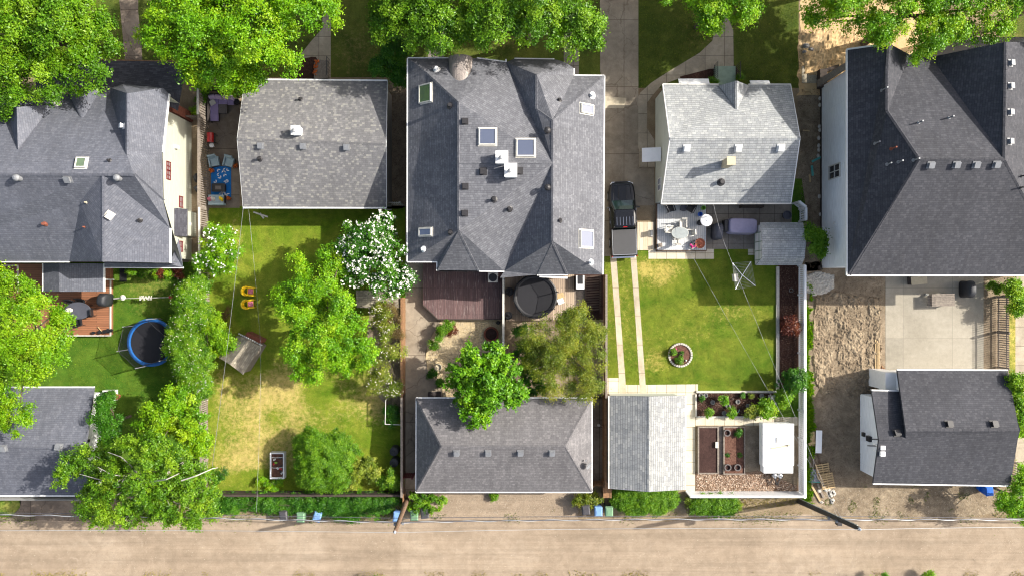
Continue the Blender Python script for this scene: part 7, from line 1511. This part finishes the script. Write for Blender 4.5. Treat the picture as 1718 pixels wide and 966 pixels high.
shrub('ragged green bush between the wooden pole and hip roofed garage', [(700, 838, 20, 1.4), (725, 842, 20, 1.3), (740, 840, 10, .9), (690, 850, 12, 1)], L_['leaf_mid'], BK_, leaf=.12, clump=.28, spike=.3)
shrub('small weedy tuft against the garage door', [(828, 832, 8, .4)], L_['leaf_mid'], BK_, leaf=.09, clump=.18, nl=2)
shrub('ragged bush at the alley corner beside the gate panel', [(970, 838, 13, 1), (990, 836, 14, 1.1), (1002, 840, 8, .8)], L_['leaf_olive'], BK_, leaf=.12, clump=.26)
# --- fourth lot
shrub('wide clipped green hedge mound below the pale garage', [(1055, 838, 29, 1.2, .8), (1080, 840, 30, 1.3, .85), (1105, 838, 29, 1.2, .8), (1040, 832, 18, .9), (1122, 832, 18, .9)], L_['leaf_mid'], BK_, cat='hedge', name='hedge', leaf=.1, clump=.22, dens=12, jit=.12, bough=.26, low=.0)
shrub('clipped green hedge mound with pale yellow ends below the white fence', [(1176, 846, 22, 1.1, .8), (1200, 847, 24, 1.1, .8), (1220, 847, 20, 1)], L_['leaf_mid'], BK_, cat='hedge', name='hedge', leaf=.1, clump=.22, dens=12, jit=.12, bough=.26, low=.0)
shrub('pale yellow variegated shrub at the right end of the clipped mound', [(1236, 846, 12, .9)], L_['leaf_grey'], BK_, leaf=.1, clump=.22)
shrub('pale yellow variegated shrub at the left end of the clipped mound', [(1154, 842, 10, .8)], L_['leaf_grey'], BK_, leaf=.1, clump=.22)
for x, y, r_, h_, m_, lab in ((1211, 671, 9, .9, 'leaf_bright', 'round bright clipped bush at the top of the small shrub bed'), (1189, 690, 9, .9, 'leaf_mid', 'round green clipped bush at the left of the small shrub bed'), (1227, 692, 9, .7, 'leaf_lime', 'lime green low plant at the bottom of the small shrub bed'), (1260, 693, 13, .7, 'leaf_grey', 'grey green feathery plant beside the big lime bush'), (1285, 685, 17, 1.2, 'leaf_lime', 'large lime green grassy bush by the bird bath'),
        (1246, 662, 5, .4, 'leaf_deep', 'tiny dark plant near the white edging'), (1260, 663, 5, .4, 'leaf_grey', 'tiny yellowish plant near the white edging'), (1178, 668, 5, .4, 'leaf_deep', 'tiny green plant at the left of the shrub bed'), (1315, 665, 14, 1.4, 'leaf_lime', 'lime leafed shrub right of the bird bath'), (1310, 680, 8, .8, 'leaf_lime', 'small lime shrub below the bird bath'),
        (1330, 637, 24, 2.4, 'leaf_deep', 'dark rounded shrub against the white fence above the bird bath'), (1325, 547, 17, 1.3, 'leaf_red', 'burgundy leafed shrub in the narrow mulch bed'), (1129, 590, 6, .5, 'leaf_mid', 'round green plant in the stone ringed flower bed'), (1139, 605, 7, .35, 'leaf_mid', 'low green plant at the bottom of the stone ring'), (1145, 592, 4, .3, 'leaf_deep', 'sprig in the centre of the stone ring'),
        (1238, 724, 8, .5, 'leaf_deep', 'green seedlings at the top of the red mulch bed'), (1241, 762, 4.5, .25, 'leaf_deep', 'dark plant in the red mulch bed, right'), (1220, 762, 4.5, .25, 'leaf_deep', 'dark plant in the red mulch bed, left')):
    shrub(lab, [(x, y, r_, h_)], L_[m_], BK_, leaf=min(.16, r_*.011), clump=min(.3, r_*.02), dens=5, nl=3, zr=1, **(dict(bough=.1) if r_ < 7 else {}))
tree('small bright tree between the barn shed and the white house', [(1366, 400, 17, 3.2), (1370, 418, 16, 3), (1358, 392, 13, 2.8), (1378, 400, 11, 2.8)], L_['leaf_mid'], BK_, tr=.07, leaf=.16, clump=.32)
# --- fifth lot, right edge
tree('bright leafy tree at the right edge beside the picket fence', [(1702, 490, 20, 2.2), (1712, 515, 18, 2.2), (1695, 480, 12, 1.8)], L_['leaf_lime'], BK_, tr=.08, leaf=.17, clump=.36)
shrub('small green plant in the bed under the eave by the picket fence', [(1671, 482, 11, .9), (1662, 478, 7, .6)], L_['leaf_mid'], BK_, leaf=.12, clump=.26)
tree('lime green tree behind the east side of the dark garage', [(1708, 640, 20, 4), (1712, 680, 22, 4.2), (1715, 715, 20, 4), (1702, 660, 12, 3.6)], L_['leaf_lime'], BK_, tr=.1, leaf=.17, clump=.36)
tree('green tree at the lower right corner by the alley', [(1700, 835, 28, 4), (1712, 800, 22, 3.6), (1690, 848, 18, 3.2), (1716, 855, 20, 3.4)], L_['leaf_bright'], BK_, tr=.1, leaf=.16, clump=.36)
shrub('yellow green shrub at the bottom edge of the alley, right', [(1556, 968, 12, 1)], L_['leaf_lime'], BK_, leaf=.12, clump=.26)
shrub('bright shrub at the bottom edge of the alley, middle right', [(1480, 973, 12, 1.4), (1465, 976, 12, 1.6)], L_['leaf_bright'], BK_, leaf=.12, clump=.26)
shrub('low shrub at the bottom edge of the alley, left', [(628, 975, 10, 1.4), (640, 978, 10, 1.4)], L_['leaf_mid'], BK_, leaf=.12, clump=.26)
